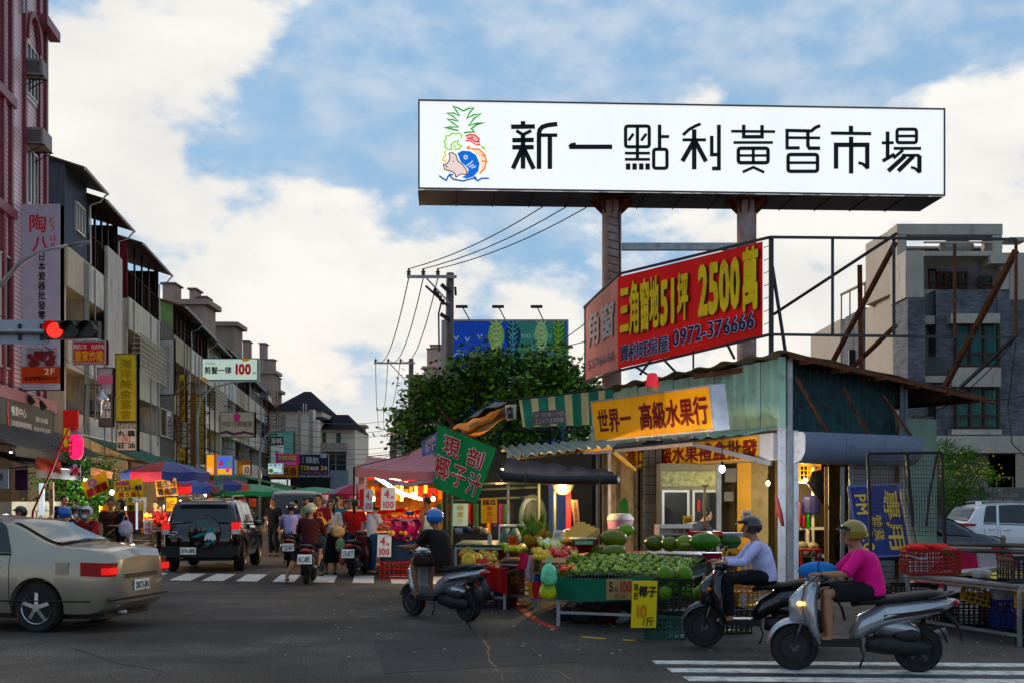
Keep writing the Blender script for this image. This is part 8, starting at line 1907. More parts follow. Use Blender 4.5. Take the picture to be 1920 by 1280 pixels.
b = MB(); b.ell((p.x+.14,p.y-.2,1.0),.09,.05,.05,10,6); b.thing('green_net_bag',PT('0c5a30',.7),'green scrap of net over the red crate rim','bag',smooth=True)
crate('crate','black lattice basket on the far right of the galvanised table',(5.98,14.4,.725),.1,'111210',.4,.4,.27,rows=4,cols=6)
b = MB(); b.tube([(5.55+.0,14.7,.78),(5.62,14.75,.79),(5.75,14.78,.78)],[(.05,.05),(.075,.06),(.05,.05)],12); b.thing('plastic_jar',M('clear_plastic'),'small clear plastic jar lying on the yellow mat','jar',smooth=True)
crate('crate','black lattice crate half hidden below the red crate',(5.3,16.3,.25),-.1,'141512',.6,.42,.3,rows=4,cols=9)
crate('crate','yellow crate tilted under the table with a plaid cloth on it',(5.85,15.3,.38),-.25,'b08c10',.5,.38,.26,tilt=(.1,.25,-.25)); crate('crate','blue crate on the lower rail of the galvanised table',(6.1,14.95,.12),-.1,'0c2468',.46,.36,.34)
pl = M('plaid_cloth',(.3,.34,.36),.8,var=.5,scale=14)
b = MB(); b.grid(lambda u,v: Vector((5.78+.42*u+.08*v,14.98-.06*sin(u*8)-.05*v,.74-.42*v*(1-.5*abs(u-.6))-.03*sin(u*12))),16,8); b.thing('plaid_cloth',pl,'blue and cream plaid cloth draped over the tilted yellow crate','cloth',smooth=True)
for i,(z,c,lab) in enumerate(((.42,'b08a14','yellow basket, topmost of the stack at the right edge'),(.2,'0c1c50','navy crate in the middle of the stack at the right edge'),(-.0,'0c3a34','dark green crate at the bottom of the stack at the right edge'))): crate('crate',lab,(6.02,14.0,z),.05,c,.42,.36,.2,rows=3,cols=5)
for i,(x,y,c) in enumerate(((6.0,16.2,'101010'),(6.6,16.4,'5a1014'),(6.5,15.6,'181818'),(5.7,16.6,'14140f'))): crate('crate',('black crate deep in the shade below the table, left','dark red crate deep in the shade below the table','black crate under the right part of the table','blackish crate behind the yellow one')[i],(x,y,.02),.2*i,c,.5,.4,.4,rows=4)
# mural wall, guard rail, mesh gate
t = thing('mural_wall','low wall painted with pink and white diagonal stripes behind the table','wall',(9,22.5,0))
b = MB(); b.prism([(7.3,22.3,0),(12.5,21.2,0),(12.5,21.4,0),(7.3,22.5,0)],(0,0,.82)); b.build('wall',PT('a8a0a8',.7,dirt=.4),t)
f = Face((7.3,22.295,0),(5.2,-1.1,0),(0,0,.82)); b = MB()
for pts in (((0,.2),(.13,.95),(.2,.95),(.22,.1)),((.25,1),(.3,1),(.4,.1),(.33,.1)),((.36,1),(.4,1),(.47,.1),(.42,.1)),((.02,.1),(.12,.3),(.1,.1)),((.5,.95),(.62,.95),(.6,.2),(.5,.1))): b.face(*[f.p(u,v,.01) for u,v in reversed(pts)])
b.build('painted_stripe',PT('a02848',.6),t)
t = thing('guard_rail','dark steel guard rail with a short post before the white car','rail',(8,21.5,0))
b = MB(); b.tube([at(1770,1019,22),at(1925,1022,20.5)],.04,8); b.tube([at(1770,1030,22),at(1925,1034,20.5)],.04,8); b.build('pipe',M('rail_paint',(.07,.07,.065),.5,.3,dirt=.3),t)
b = MB(); q = at(1881,1008,21); b.tube([(q.x,q.y,0),q],.045,10); b.tube([q,q+Vector((0,0,.05))],[.05,.02],10); b.build('post',M('rail_post',(.16,.13,.1),.7,dirt=.4),t)
def mesh_gate():
 t = thing('mesh_gate','black framed wire mesh gate standing in front of the blue sign','gate',tuple(gp(1700,1110))); Y = 19.5
 b = MB(); P = lambda x,y: at(x,y,Y)
 for q in (((1627,850),(1765,848)),((1627,850),(1632,985)),((1765,848),(1772,1015)),((1700,850),(1712,985))): b.bar(P(*q[0]),P(*q[1]),.045)
 x = P(1700,985); b.bar(P(1772,1015),Vector((P(1772,1015).x,Y,0)),.045); b.bar(P(1632,985),Vector((P(1632,985).x,Y,0)),.045); b.build('gate_frame',black(),t)
 b = MB()
 for i in range(27): x_ = 1629+i*5.1; b.bar(P(x_,852),P(x_+4,1000),.007)
 for i in range(19): b.bar(P(1629,856+i*8),P(1768,855+i*8.3),.007)
 b.build('wire_mesh',dark(),t)
 b = MB(); b.tube([P(1757,850),P(1742,930),P(1737,985)],.018,6); b.build('brace',dark(),t)
mesh_gate()
# navy sign lying on its side
a,b_,c,d = at(1610,1046,20.9),at(1716,1040,20.6),at(1686,905,21.3),at(1589,910,21.5)
f = Face(d,a-d,c-d)
t = sign('shop_sign','navy blue sign board turned on its side with gold characters leaning on the shutter',f,M('navy_board',(.012,.02,.11),.45,var=.2),PT('4a5074',.5),.12)
go = PT('b09a58',.6)
for s_,bx_ in (('專用',(.08,.62,.95,.97)),('PM',(.12,.1,.42,.34)),('3:00',(.62,.12,1.05,.36))): letter(t,f,s_,go,*bx_,bold=.02)
letter(t,f,'營業',go,.42,.36,.78,.58,bold=.01)
b = MB(); b.bar(at(1690,918,20.9),at(1716,1050,20.4),.06); b.bar(at(1700,918,20.9),at(1728,1050,20.4),.05); b.thing('wooden_frame',PT('8a8270',.7),'pale narrow wooden frame leaning beside the navy sign','rack')  # wooden frame of two leaning bars
# ---------------------------------------------------------------- vegetable stall under the pink canopy
random.seed(41)
def veg_stall():
 t = steel_table('vegetable stall counter piled with red and orange produce under the pink canopy',((-3.6,29.2),(-1.55,28.6),(-1.2,31.5),(-3.2,32)),.86,top=PT('6a1c14',.7))
 for i in range(4):
  x0 = 712+i*30
  fruit_pile(('glossy red tomato','orange carrot or persimmon','bright red apple','green guava')[i]+' heaped on the counter under the pink canopy','fruit',('tomatoes','persimmons','apples','green guavas')[i]+' under the pink canopy',x0-6,x0+26,966,990,29.6,.06,(('c01c10','d83018'),('e07018','d85a14'),('c8141c','d84a30'),('6a9c28','90b838'))[i],38,('tomato','persimmon','apple','guava')[i],dY=2.4)
 for i,(px,c,r_) in enumerate(((700,'c82018',.2),(722,'d84c18',.24),(745,'b81810',.26),(768,'2858a8',.12),(790,'c84818',.2),(812,'b03020',.18))):
  b = MB(); p = at(px,962-3*(i % 3),30.5); b.loft([(p.x,p.y,p.z+z,q,q) for z,q in ((-.04,r_*.6),(.02,r_*.9),(.06,r_))],14); b.thing('plastic_tray',PT(c,.45),'round %s plastic tray tilted on the vegetable counter, number %s from the left' % (('red','orange','dark red','small blue','orange brown','brick red')[i],('one','two','three','four','five','six')[i]),'tray','plastic trays on the vegetable counter',smooth=True)
 # hanging wares
 for i in range(16):
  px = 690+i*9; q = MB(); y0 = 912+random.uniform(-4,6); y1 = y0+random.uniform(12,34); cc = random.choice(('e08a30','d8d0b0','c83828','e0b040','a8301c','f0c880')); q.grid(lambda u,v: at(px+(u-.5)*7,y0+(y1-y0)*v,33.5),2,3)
  q.thing('hanging_packet',M('packet_'+cc,'#'+cc,.6,var=.4,scale=6,emit=.12),'bright packet or card hanging at the back of the stall under the pink canopy','goods','packets hanging under the pink canopy')  # packets brightened by a slight glow put into their colour
 b = MB()
 for (x0,y0,x1,y1) in ((705,893,758,928),(712,890,762,900),(748,922,790,935)): b.bar(at(x0,y0,31),at(x1,y1,33),.07)
 b.thing('tube_lights',M('warm_tube',(.9,.8,.6),.3,emit=4,ecol=(1,.78,.45)),'slanting warm fluorescent tubes under the pink canopy','lights')
 for px,c,h in ((838,'3a2a50',1),(598+150,'c0a020',0)): pass
 b = MB(); b.prism([(-4.2,35.5,0),(-.6,35,0),(-.6,35.1,0),(-4.2,35.6,0)],(0,0,2.6)); b.thing('stall_backdrop',M('stall_backdrop',(.28,.12,.04),.8,var=.9,scale=3,emit=.04),'orange brown cluttered back of the vegetable stall','partition')  # faint glow put into the backdrop to brighten the stall
veg_stall()
# blue cart with crates and purple cover
p = at(750,1070,26.2)
crate('crate','red crate at the bottom of the stack by the crosswalk',(X_(743,25.8),26,.0),0,'8a1420',.68,.5,.2,rows=2); crate('crate','second red crate from the bottom by the crosswalk',(X_(743,25.8),26,.2),0,'98182a',.68,.5,.18,rows=2)
t = thing('tub','dark blue square tub on top of the red crates by the crosswalk','tub',(X_(745,25.8),26,.39)); b = MB(); b.box(X_(745,25.8),26,.39+.28,.72,.55,.55); b.box(X_(745,25.8),26,.39+.56,.8,.62,.05); b.build('tub_body',PT('10243c',.5,dirt=.3),t)
q = MB(); q.grid(lambda u,v: Vector((X_(733,25.8)+.62*u+.05*sin(v*6),25.66-.05*sin(u*14),1.22-.42*v*(.6+.4*sin(u*3)))),16,8); q.grid(lambda u,v: Vector((X_(733,25.8)+.62*u,25.7+.6*v,1.22+.05*sin(u*9+v*7))),12,8); q.thing('plastic_sheet',M('magenta_plastic',(.22,.01,.07),.3,var=.5,scale=4,bump=.6,bscale=8),'crinkled magenta plastic sheet over the blue tub','sheet',smooth=True)
fruit_pile('yellowish snack packet heaped on the magenta sheet','fruit','snacks on the magenta sheet',728,765,992,1000,25.9,.05,('c08040','d0a060'),22,'snack')
# crates of the left stalls with produce and warm light
random.seed(51)
for i,(x0,x1,Y,cols,lab,nm) in enumerate(((238,262,33.5,('e05a10','e8a020','f0c050'),'left','orange'),(262,290,33,('d8b040','e8c870','c84818'),'middle','mango'),(290,315,33.4,('b82818','d85020'),'right','apple'))):
 fruit_pile('brightly lit fruit heaped on the %s tray of the stall left of the black car' % lab,'fruit','fruit on the %s tray' % lab,x0,x1,962,980,Y,.06,cols,36,nm,dY=1.5)
steel_table('fruit stall counter left of the black car',(( X_(236,32.6),32.4),(X_(316,32.4),32.2),(X_(316,34),34.2),(X_(240,34),34.2)),.92,top=PT('3a2418',.7))
card('orange hand painted sheet hanging under the left fruit counter',258,268,977,998,32.1,PT('c07030',.7)); card('white sheet with purple writing hanging under the left fruit counter',270,284,973,1000,32.1,PT('b8a8b0',.7),[dict(s='水果\n特價',m=PT('702040',.6),b=(.1,.1,.9,.9))])
t = thing('advert_cart','yellow and dark red glass sided snack cart with a lit white edge','cart',(X_(245,31),31,0)); Y = 31
b = MB(); pbox(b,238,255,957,990,Y,.6); b.build('red_panel',PT('5a0c14',.5),t); b = MB(); pbox(b,236,256,941,957,Y,.6); b.build('yellow_panel',PT('b8a010',.5),t)
b = MB(); pbox(b,254.5,257.5,941,992,Y-.03,.05); b.build('lit_edge',M('cool_lit'),t); b = MB(); pbox(b,238,254,991,1000,Y,.5)
for px in (240,254): b.tube([(X_(px,Y)-.03,Y,.08),(X_(px,Y)+.03,Y,.08)],.08,12)
b.build('base',black(),t); letter(t,sgn_perp(238,254,943,957,None,Y-.02),'安',INK,.1,.05,.9,.95,bold=.04)
q = MB(); q.grid(lambda u,v: at(186+28*u,962-16*v+4*sin(u*9),32+.1*sin(u*7)),12,4); q.thing('orange_drape',M('orange_card',(.68,.30,.03),.6),'orange cloth bunched behind the man in brown at the left','cloth',smooth=True)
# market stalls strung along both kerbs further up the street
random.seed(61)
NTH = ('nearest','second','third','fourth','fifth','sixth','farthest')
for side,tt,w in (('left',-7.6,-1.3),('right',1.6,1.2)):
 for i in range(7 if side == 'left' else 4):
  s0 = (40 if side == 'left' else 42)+i*6.2; c4 = [st(s0,tt),st(s0+3.6,tt),st(s0+3.6,tt+w),st(s0,tt+w)]
  steel_table('%s produce table on the %s side of the street' % (NTH[i],side),c4,.85,name='market_table',top=PT(random.choice(('7a1c18','1c5a3c','24407a','8a6a18')),.7))
  cs = random.choice((('e05a10','e8a020'),('c82018','d83a20'),('90b838','5c8c20'),('f0c050','e0e0c0')))
  ms = [ball('produce',M('fruit_'+c,'#'+c,.35,var=.25,scale=10),.09) for c in cs]
  pts = [st(s0+random.uniform(.3,3.3),tt+w*random.uniform(.1,.9),.93+random.uniform(0,.12)) for _ in range(16)]
  heap('produce','fruit or vegetable heaped on the %s table of the %s side' % (NTH[i],side),'fruit','produce on the %s %s table' % (NTH[i],side),ms,pts)
  for k in range(2):
   p = st(s0+1+1.6*k,tt+w*.2,2.1); l = (HZ-(p.z-CAMZ)*F/p.y); lamp_bulb(960+p.x/p.y*F,l,p.y,(1,.6,.26),16,'%s bulb over the %s table on the %s side' % (('first','second')[k],NTH[i],side),.06,60 if k else 1,.3,group='bulbs along the market street')
  p = st(s0+.4,tt+w*.05,1.25); f = Face(p,SN*.42 if 0 else Vector((.42,.03,0)),(0,0,.5)); sign('price_board','small bright price card at the %s table on the %s side' % (NTH[i],side),f,PT(random.choice(('d8c020','d0d4d0','d06020')),.6),None,.02,[dict(s=random.choice(('50','100','3斤')),m=PT('9a1818',.6),b=(.12,.15,.88,.85),bold=.01)])
# more wares crowding the fruit stall
fruit_pile('pale netted pear wrapped in white foam beside the pineapples','fruit','foam wrapped pears',1012,1052,1010,1024,18.4,.05,('c8c090','b8c070','d8d8c8'),26,'pear')
fruit_pile('yellow orange mango in the back row by the tan cartons','fruit','mangoes by the tan cartons',1040,1072,1000,1014,19.3,.05,('d89820','c87820','b0a030'),20,'mango')
fruit_pile('small yellow green guava in the shade by the glass case','fruit','guavas by the glass case',940,985,1022,1032,19.6,.05,('8ca030','b0b050','c8a840'),26,'guava')
steel_table('low plank table between the red cloth table and the fruit stall',((-.2,19.1),(.35,18.9),(.5,20.2),(-.1,20.4)),.72,top=PT('3a2a1c',.8))
for i,(px,py,Y,c,s_) in enumerate(((1012,992,19.6,'d8c020','50'),(1046,1002,18.6,'d4d4cc','3斤'),(962,1012,19.4,'d07028','甜'),(1290,975,21.0,'d8b820','特價'),(1400,965,20.5,'d4d4cc','甜'))):
 card(('small yellow price card standing among the pineapples','white price card standing in the red fruit','small orange card by the glass case','yellow card hanging inside the shop by the stick','white card hanging inside the shop by the corner post')[i],px-9,px+9,py-9,py+9,Y,PT(c,.6),[dict(s=s_,m=PT('9a1818',.6),b=(.12,.15,.88,.85),bold=.01)])
# ---------------------------------------------------------------- cars
silver = M('champagne_paint',(.33,.30,.25),.3,.6,var=.03,coat=.7); blackp = M('black_paint',(.006,.006,.007),.12,.2,var=.1,coat=1); whitep = M('white_paint',(.72,.74,.78),.25,var=.02,coat=.8); darkp = M('dark_paint',(.012,.015,.02),.15,.3,coat=1)
rlens = M('red_lens',(.3,.008,.008),.25,coat=.4); rlit = M('tail_lit',(.5,.01,.01),.3,emit=.5,ecol=(1,.012,.01)); clr = M('clear_lens',(.45,.47,.5),.12,coat=.5)
def lamp(t,pts,mat,nm='tail_lamp',th=.04):   # pts local quad, extruded outwards
 b = MB(); P = [Vector(p) for p in pts]; n = (P[1]-P[0]).cross(P[-1]-P[0]).normalized()
 b.prism([p for p in P],n*th); b.build(nm,mat,t,local=True)
sed = car('parked_car','champagne silver sedan entering from the left edge','car',silver,4.5,.855,
          roof=[(0,.96),(.12,1.04),(.62,1.08),(.75,1.1),(1.55,1.4),(2.1,1.46),(2.7,1.45),(3.0,1.38),(3.75,1.0),(4.2,.88),(4.5,.68)],
          belt=[(0,.86),(.6,.97),(1.5,.96),(3.6,.9),(4.2,.8),(4.5,.6)],wheels=(.98,3.62),wr=.315,zb=.2,
          glass_side=((1.35,2.15,1.62,2.15),(2.2,3.5,2.2,2.95)),rear=(.74,1.5),front=(3.0,3.72),spokes=5)
sed.name = 'sedan'; MATS['sedan'] = MATS['parked_car'] if 'parked_car' in MATS else Matrix()
for s_ in (-1,1):
 b = MB(); b.grid(lambda u,v: Vector((s_*(.50+.36*min(1,u*1.6)-.0*v),.005+max(0,u-.45)**1.2*.75,.70+.17*v+.02*u)),12,3); b.build('tail_lamp',rlens,sed,True,True)
 b = MB(); b.grid(lambda u,v: Vector((s_*(.60+.262*min(1,u*1.3)),-.002+max(0,u-.7)*.3,.735+.085*v)),8,2); b.build('lit_bulb',rlit,sed,True,True)
 b = MB(); b.box(s_*.82,2.2,.1,.01,.01,.01)
b = MB(); b.box(0,.0,.7,.9,.03,.06); b.build('trunk_trim',M('chrome',(.6,.6,.6),.15,1),sed,local=True)
b = MB(); b.tube([(-.8,.02,.42),(0,-.02,.42),(.8,.02,.42)],.02,6); b.build('bumper_seam',black(),sed,local=True)
MATS[sed.name] = Matrix(); plate(sed,Face((-.2,-.022,.5),(.4,0,0),(0,0,.14)),'2873-JN')
for s_ in (-1,1): lamp(sed,[(s_*.4,4.42,.6),(s_*.78,4.3,.6),(s_*.78,4.28,.72),(s_*.4,4.4,.72)],clr,'headlight')
place(sed,(-4.86,16.05,0),R(80))
suv = car('black_suv','black off-road car with a spare wheel cover seen from behind, waiting in the street','car',blackp,4.3,.9,
          roof=[(0,1.0),(.1,1.1),(.16,1.12),(.42,1.55),(.6,1.64),(1.6,1.68),(2.5,1.66),(2.75,1.6),(3.4,1.16),(3.95,1.03),(4.3,.8)],
          belt=[(0,.92),(.4,1.06),(2.6,1.02),(3.5,.98),(4.3,.68)],wheels=(.8,3.38),wr=.36,zb=.3,top_in=.68,
          glass_side=((.62,1.15,.72,1.15),(1.2,2.05,1.2,2.05),(2.1,3.15,2.1,2.65)),rear=(.13,.44),front=(2.7,3.38),cladding=True,spokes=6)
for s_ in (-1,1):
 b = MB(); b.grid(lambda u,v: Vector((s_*(.70+.19*min(1,u*1.8)),.0+max(0,u-.5)*.4+.04*v,.98+.17*v)),8,3); b.build('tail_lamp',rlit,suv,True,True)
 b = MB(); b.grid(lambda u,v: Vector((s_*(.70+.19*min(1,u*1.8)),-.005+max(0,u-.5)*.4,.88+.1*v)),8,3); b.build('lamp_lens',clr,suv,True,True)
 b = MB(); b.box(s_*.78,-.035,.56,.14,.03,.05); b.build('reflector',rlens,suv,local=True)
 b = MB(); b.tube([(s_*.62,.6,1.7),(s_*.62,.8,1.76),(s_*.62,2.3,1.77),(s_*.62,2.55,1.7)],.018,6); b.build('roof_rail',steel(),suv,True,True)
 lamp(suv,[(s_*.4,4.2,.8),(s_*.8,4.1,.8),(s_*.8,4.08,.95),(s_*.4,4.18,.95)],clr,'headlight')
b = MB(); b.box(0,.0,.5,1.74,.12,.22); b.box(0,-.03,.39,1.5,.1,.08); b.build('bumper',M('bumper_plastic',(.012,.012,.013),.5),suv,local=True)
b = MB(); b.cyl((.12,-.16,.93),(.12,.06,.93),.37,n=32); b.tube([(.12,-.17,.93),(.12,-.19,.93)],[.36,.3],32); b.build('spare_wheel_cover',blackp,suv,'auto',True)
MATS[suv.name] = Matrix(); f = Face((-.25,-.197,.56),(.74,0,0),(0,0,.74))
teal = PT('0c6a6e',.4)
b = MB(); b.face(*[f.p(u,v,.004) for u,v in ((.1,.34),(.3,.34),(.42,.42),(.52,.42),(.62,.62),(.68,.72),(.76,.6),(.9,.5),(.72,.46),(.5,.5),(.3,.44))]); b.face(*[f.p(u,v,.004) for u,v in ((.3,.78),(.5,.86),(.62,.84),(.48,.78))]); b.face(*[f.p(u,v,.004) for u,v in ((.5,.16),(.62,.1),(.8,.22),(.86,.34),(.7,.2))]); b.build('mountain_print',teal,suv)
b = MB(); b.face(*[f.p(u,v,.007) for u,v in ((.5,.26),(.52,.38),(.6,.48),(.74,.5),(.84,.42),(.86,.3),(.8,.22),(.78,.3),(.74,.22),(.7,.3),(.62,.24),(.6,.32),(.55,.24))]); b.build('bear_print',PT('b8c0c4',.5),suv)
plate(suv,Face((-.44,-.105,.42),(.36,0,.0),(0,0,.16)),'DEW-8890')
letter(suv,Face((-.72,-.012,.8),(.36,0,0),(0,0,.06)),'RAV4L',PT('8a8c90',.3),0,0,1,1,off=.01)
b = MB(); b.tube([(-.6+.09*cos(2*pi*i/16),-.03,.9+.035*sin(2*pi*i/16)) for i in range(17)],.008,5); b.build('emblem',M('chrome',(.6,.6,.6),.15,1),suv,local=True)
b = MB(); b.box(0,.3,1.63,1.1,.16,.04); b.build('roof_spoiler',blackp,suv,local=True)
place(suv,(-7.15,28.15,0),R(4))
wsv = car('white_suv','white family off-road car parked by the block wall, seen from its left rear side','car',whitep,4.65,.9,
          roof=[(0,1.02),(.1,1.12),(.3,1.2),(.6,1.58),(.9,1.67),(1.9,1.71),(2.6,1.68),(2.9,1.6),(3.7,1.15),(4.3,1.02),(4.65,.8)],
          belt=[(0,.95),(.6,1.1),(1.2,1.08),(2.6,1.02),(3.7,.97),(4.65,.7)],wheels=(.95,3.66),wr=.36,zb=.27,top_in=.68,
          glass_side=((.72,1.12,.92,1.2),(1.2,2.1,1.28,2.1),(2.15,3.3,2.15,2.8)),rear=(.28,.6),front=(2.9,3.65),cladding=True,spokes=10)
for s_ in (-1,1): b = MB(); b.grid(lambda u,v: Vector((s_*(.62+.29*min(1,u*1.6)),.02+max(0,u-.4)*.7+.05*v,1.03+.13*v*(1-.5*u)+.03*u)),12,3); b.build('tail_lamp',rlit if 0 else rlens,wsv,True,True);
for s_ in (-1,1): b = MB(); b.tube([(s_*.6,.9,1.73),(s_*.6,1.1,1.77),(s_*.6,2.6,1.76),(s_*.6,2.8,1.7)],.018,6); b.build('roof_rail',steel(),wsv,True,True)
b = MB(); b.box(0,1.0,1.73,.05,.16,.07); b.build('roof_fin',whitep,wsv,local=True)
place(wsv,(11.75,33.2,0),R(-84),.92)
dk = car('dark_sedan','dark blue sedan parked behind the mesh gate','car',darkp,4.6,.87,
          roof=[(0,.95),(.6,1.05),(1.4,1.38),(2.0,1.44),(2.6,1.42),(3.0,1.33),(3.75,.96),(4.2,.88),(4.6,.68)],belt=[(0,.86),(1.5,.93),(3.7,.88),(4.6,.6)],wheels=(1.0,3.7),wr=.32,
          glass_side=((1.3,2.2,1.6,2.2),(2.25,3.5,2.25,2.95)),rear=(.7,1.4),front=(2.98,3.74),spokes=9)
place(dk,(7.4,29.0,0),R(-84),.92)
dk2 = clone(dk,(9.3,37.5,0),R(-88),'blackish car partly hidden between the dark sedan and the white car');
van = car('grey_van','grey van facing the camera behind the black off-road car','car',M('van_paint',(.13,.14,.14),.3,.4,coat=.5),4.4,.86,
          roof=[(0,1.3),(.1,1.8),(.5,1.95),(3.2,1.95),(3.5,1.85),(4.1,1.15),(4.4,.85)],belt=[(0,1.0),(4.0,1.0),(4.4,.8)],wheels=(.8,3.4),wr=.3,top_in=.76,glass_side=((.3,1.5,.3,1.5),(1.6,2.4,1.6,2.4),(2.5,3.7,2.5,3.3)),rear=(.1,.4),front=(3.48,4.08))
for s_ in (-1,1): lamp(van,[(s_*.45,4.36,.72),(s_*.75,4.28,.72),(s_*.75,4.26,.88),(s_*.45,4.34,.88)],clr,'headlight')
place(van,(-7.55,44.0,0),R(186))
v2 = clone(van,(-9.9,60.0,0),R(187),'pale van farther up the street behind the lavender rider')
# ---------------------------------------------------------------- scooters and riders
dkp = M('scooter_black',(.012,.013,.016),.2,.2,coat=.8); slv = M('scooter_silver',(.38,.40,.43),.25,.6,coat=.6); grn = M('scooter_dark_grey',(.05,.06,.065),.3,.4,coat=.5)
def scoot(label,loc,rz,paint,**k): t = scooter('scooter',label,paint,**k); return place(t,loc,rz,.92)
LY = M('black_helmet_paint',(.015,.015,.018),.2,coat=.7)
# 1. waiting scooter in the middle, rear view
scoot('black scooter waiting on the crosswalk with its back to the camera',(-4.08,24.8,0),R(3),dkp,plate_txt='NLC-8852')
person('rider in a dark maroon shirt and cream helmet with one foot on the road',(-4.08,24.8,0),R(3),RIDE_FOOT,1.66,'3a1418','141828',legs='mid',helmet=PT('a8a890',.3,coat=.5),sleeve=.9)
# 2. lavender rider farther
scoot('dark scooter ridden away by the person in the lavender shirt',(-5.55,30.8,0),R(6),grn,plate_txt='PQU-867')
person('rider in a pale lavender shirt and black helmet riding away',(-5.55,30.8,0),R(6),RIDE,1.72,'b0a8d0','141c30',helmet=LY,sleeve=1.6)
# 3. brown rider passing left
scoot('silver and black scooter passing leftwards in front of the fruit stalls',(-1.0,17.25,0),R(44),slv,headlamp=False,plate_txt='')
person('rider with a blue helmet, black top and bare brown arms passing leftwards',(-1.0,17.25,0),R(44),RIDE,1.66,'16110f','2a1a18',helmet=PT('3c6cb0',.25,coat=.6),legs='short',tan=True,sleeve=.5)
# 4. lavender-white shirt rider at the shop
scoot('black scooter with a pale front passing leftwards before the fruit shop',(2.78,13.9,0),R(86),dkp,headlamp=False)
person('rider in a pale lavender shirt and dark helmet before the fruit shop',(2.84,13.9,0),R(86),RIDE,1.6,'b8b8dc','0c0d12',helmet=M('smoke_helmet',(.03,.028,.03),.25,coat=.6),sleeve=1.8)
# 5. nearest, pink
scoot('silver scooter with lit amber signals, nearest to the camera',(3.36,11.95,0),R(82),slv,glow=True)
person('rider in a hot pink shirt and khaki helmet on the nearest scooter',(3.46,11.95,0),R(82),RIDE,1.58,'d03880','16161c',helmet=PT('8a7c48',.3,coat=.4),legs='short',bulk=1.12,sleeve=.7)
b = MB(); b.ell((2.98,11.95,.98),.2,.1,.09,12,8); b.thing('rolled_jacket',PT('3070b0',.7,var=.3),'blue jacket bundle over the handlebar of the nearest scooter','jacket',smooth=True)
# 6. parked scooter with woman in red, and white shirt person
scoot('dark scooter parked beside the woman in the red shirt',(-3.42,27.3,0),R(-6),M('scooter_maroon',(.06,.012,.014),.3,coat=.6),plate_txt='CP-877')
WK2 = dict(WALK,kn=[(-.09,-.02,.49),(.09,.1,.49)],an=[(-.09,-.18,.12),(.09,.12,.08)])
person('man in a dark red T-shirt with a black shoulder strap carrying a yellow bag',(-4.27,27.0,0),R(172),CARRY,1.78,'6a1420','3a4650',look=.3,bulk=1.12)
person('long haired woman in a white top and long black skirt with shopping bags',(-4.08,27.6,0),R(185),STAND,1.65,'b8b4b4','0c0c10',hair='long',skirt=True,sleeve=.6,bulk=.9)
person('woman in a bright red T-shirt with a ponytail and black shoulder strap, seen from behind',(-3.68,28.6,0),R(-4),REACH,1.68,'a8141c','22405c',hair='pony',helmet=None,bulk=.95)
person('child-sized shopper in a white T-shirt, black helmet and jeans reaching for the stall',(-3.17,27.7,0),R(-58),REACH,1.62,'c4c4c8','24405c',helmet=LY,bulk=.98)
person('person in a white shirt and white cap behind the leftmost price board',(-3.75,31,0),R(-40),REACH,1.6,'b0a0a8','303038',helmet=PT('b0b098',.5))
person('elderly man in a white tank top standing at the vegetable stall',(-1.92,27.9,0),R(58),STAND,1.72,'c0c8c8','101014',tank=True,tan=True,bulk=.98,look=.2)
person('man with dark hair half hidden behind the man in dark red',(-4.9,31.0,0),R(160),STAND,1.68,'20242c','22242c')
person('walker in a pink and white top behind the red shirted woman',(-4.3,33.5,0),R(30),WK2,1.66,'b08c90','50525c',helmet=PT('2c3a4c',.3))
person('walker in an orange brown jacket near the yellow road arrow',(-4.9,34.8,0),R(200),STAND,1.65,'8a5a40','2c2c34',hair='bob')
person('distant rider with a pale helmet beyond the lavender rider',(-6.9,38.5,0),R(170),RIDE,1.68,'1a1a1e','14161c',helmet=PT('8a8088',.4),mask=True)
scoot('dark scooter coming towards the camera under the distant rider',(-6.9,38.5,0),R(170),dkp)
person('passenger-like walker in black near the grey van window',(-7.1,36.5,0),R(160),STAND,1.7,'0c0c10','14161c')
for i,(x,y,a,sh,pa,lab) in enumerate(((-8.6,62,170,'803040','24242c','distant walker in a dusky red top up the street'),(-7.9,66,10,'a0a0a8','2c3040','distant walker in grey up the street'),(-7.1,58,190,'305060','1c1c24','distant walker in teal beside the green canopies'),(-5.6,50,20,'98203c','1c1c24','distant walker in crimson near the pink canopy'),(-6.1,46,185,'6a5a4a','30303c','distant walker in tan near the pink canopy'),(-5.0,43,150,'c06080','2c2c34','distant walker in pink by the pink canopy pole'))):
 person(lab,(x,y,0),R(a),WALK if i % 2 else STAND,1.62+.03*i,sh,pa,hair='short' if i % 2 else 'bob')
random.seed(77)
for i in range(20):
 y = random.uniform(31,60); px = random.uniform(528,668); cc = random.choice(('802838','30343c','a0a0a8','205060','8a7060','14161c','b06878','4a5a40'))
 person(('first','second','third','fourth','fifth','sixth','seventh','eighth','ninth','tenth','eleventh','twelfth','thirteenth','fourteenth','fifteenth','sixteenth','seventeenth','eighteenth','nineteenth','last')[i]+' of the blurry far shoppers filling the street under the green canopies',(X_(px,y),y,0),R(random.choice((0,15,170,190,250))),WALK if i % 2 else STAND,random.uniform(1.55,1.76),cc,random.choice(('20242c','2c3440','3a3a40')),hair=random.choice(('short','bob')),group='far shoppers in the street')
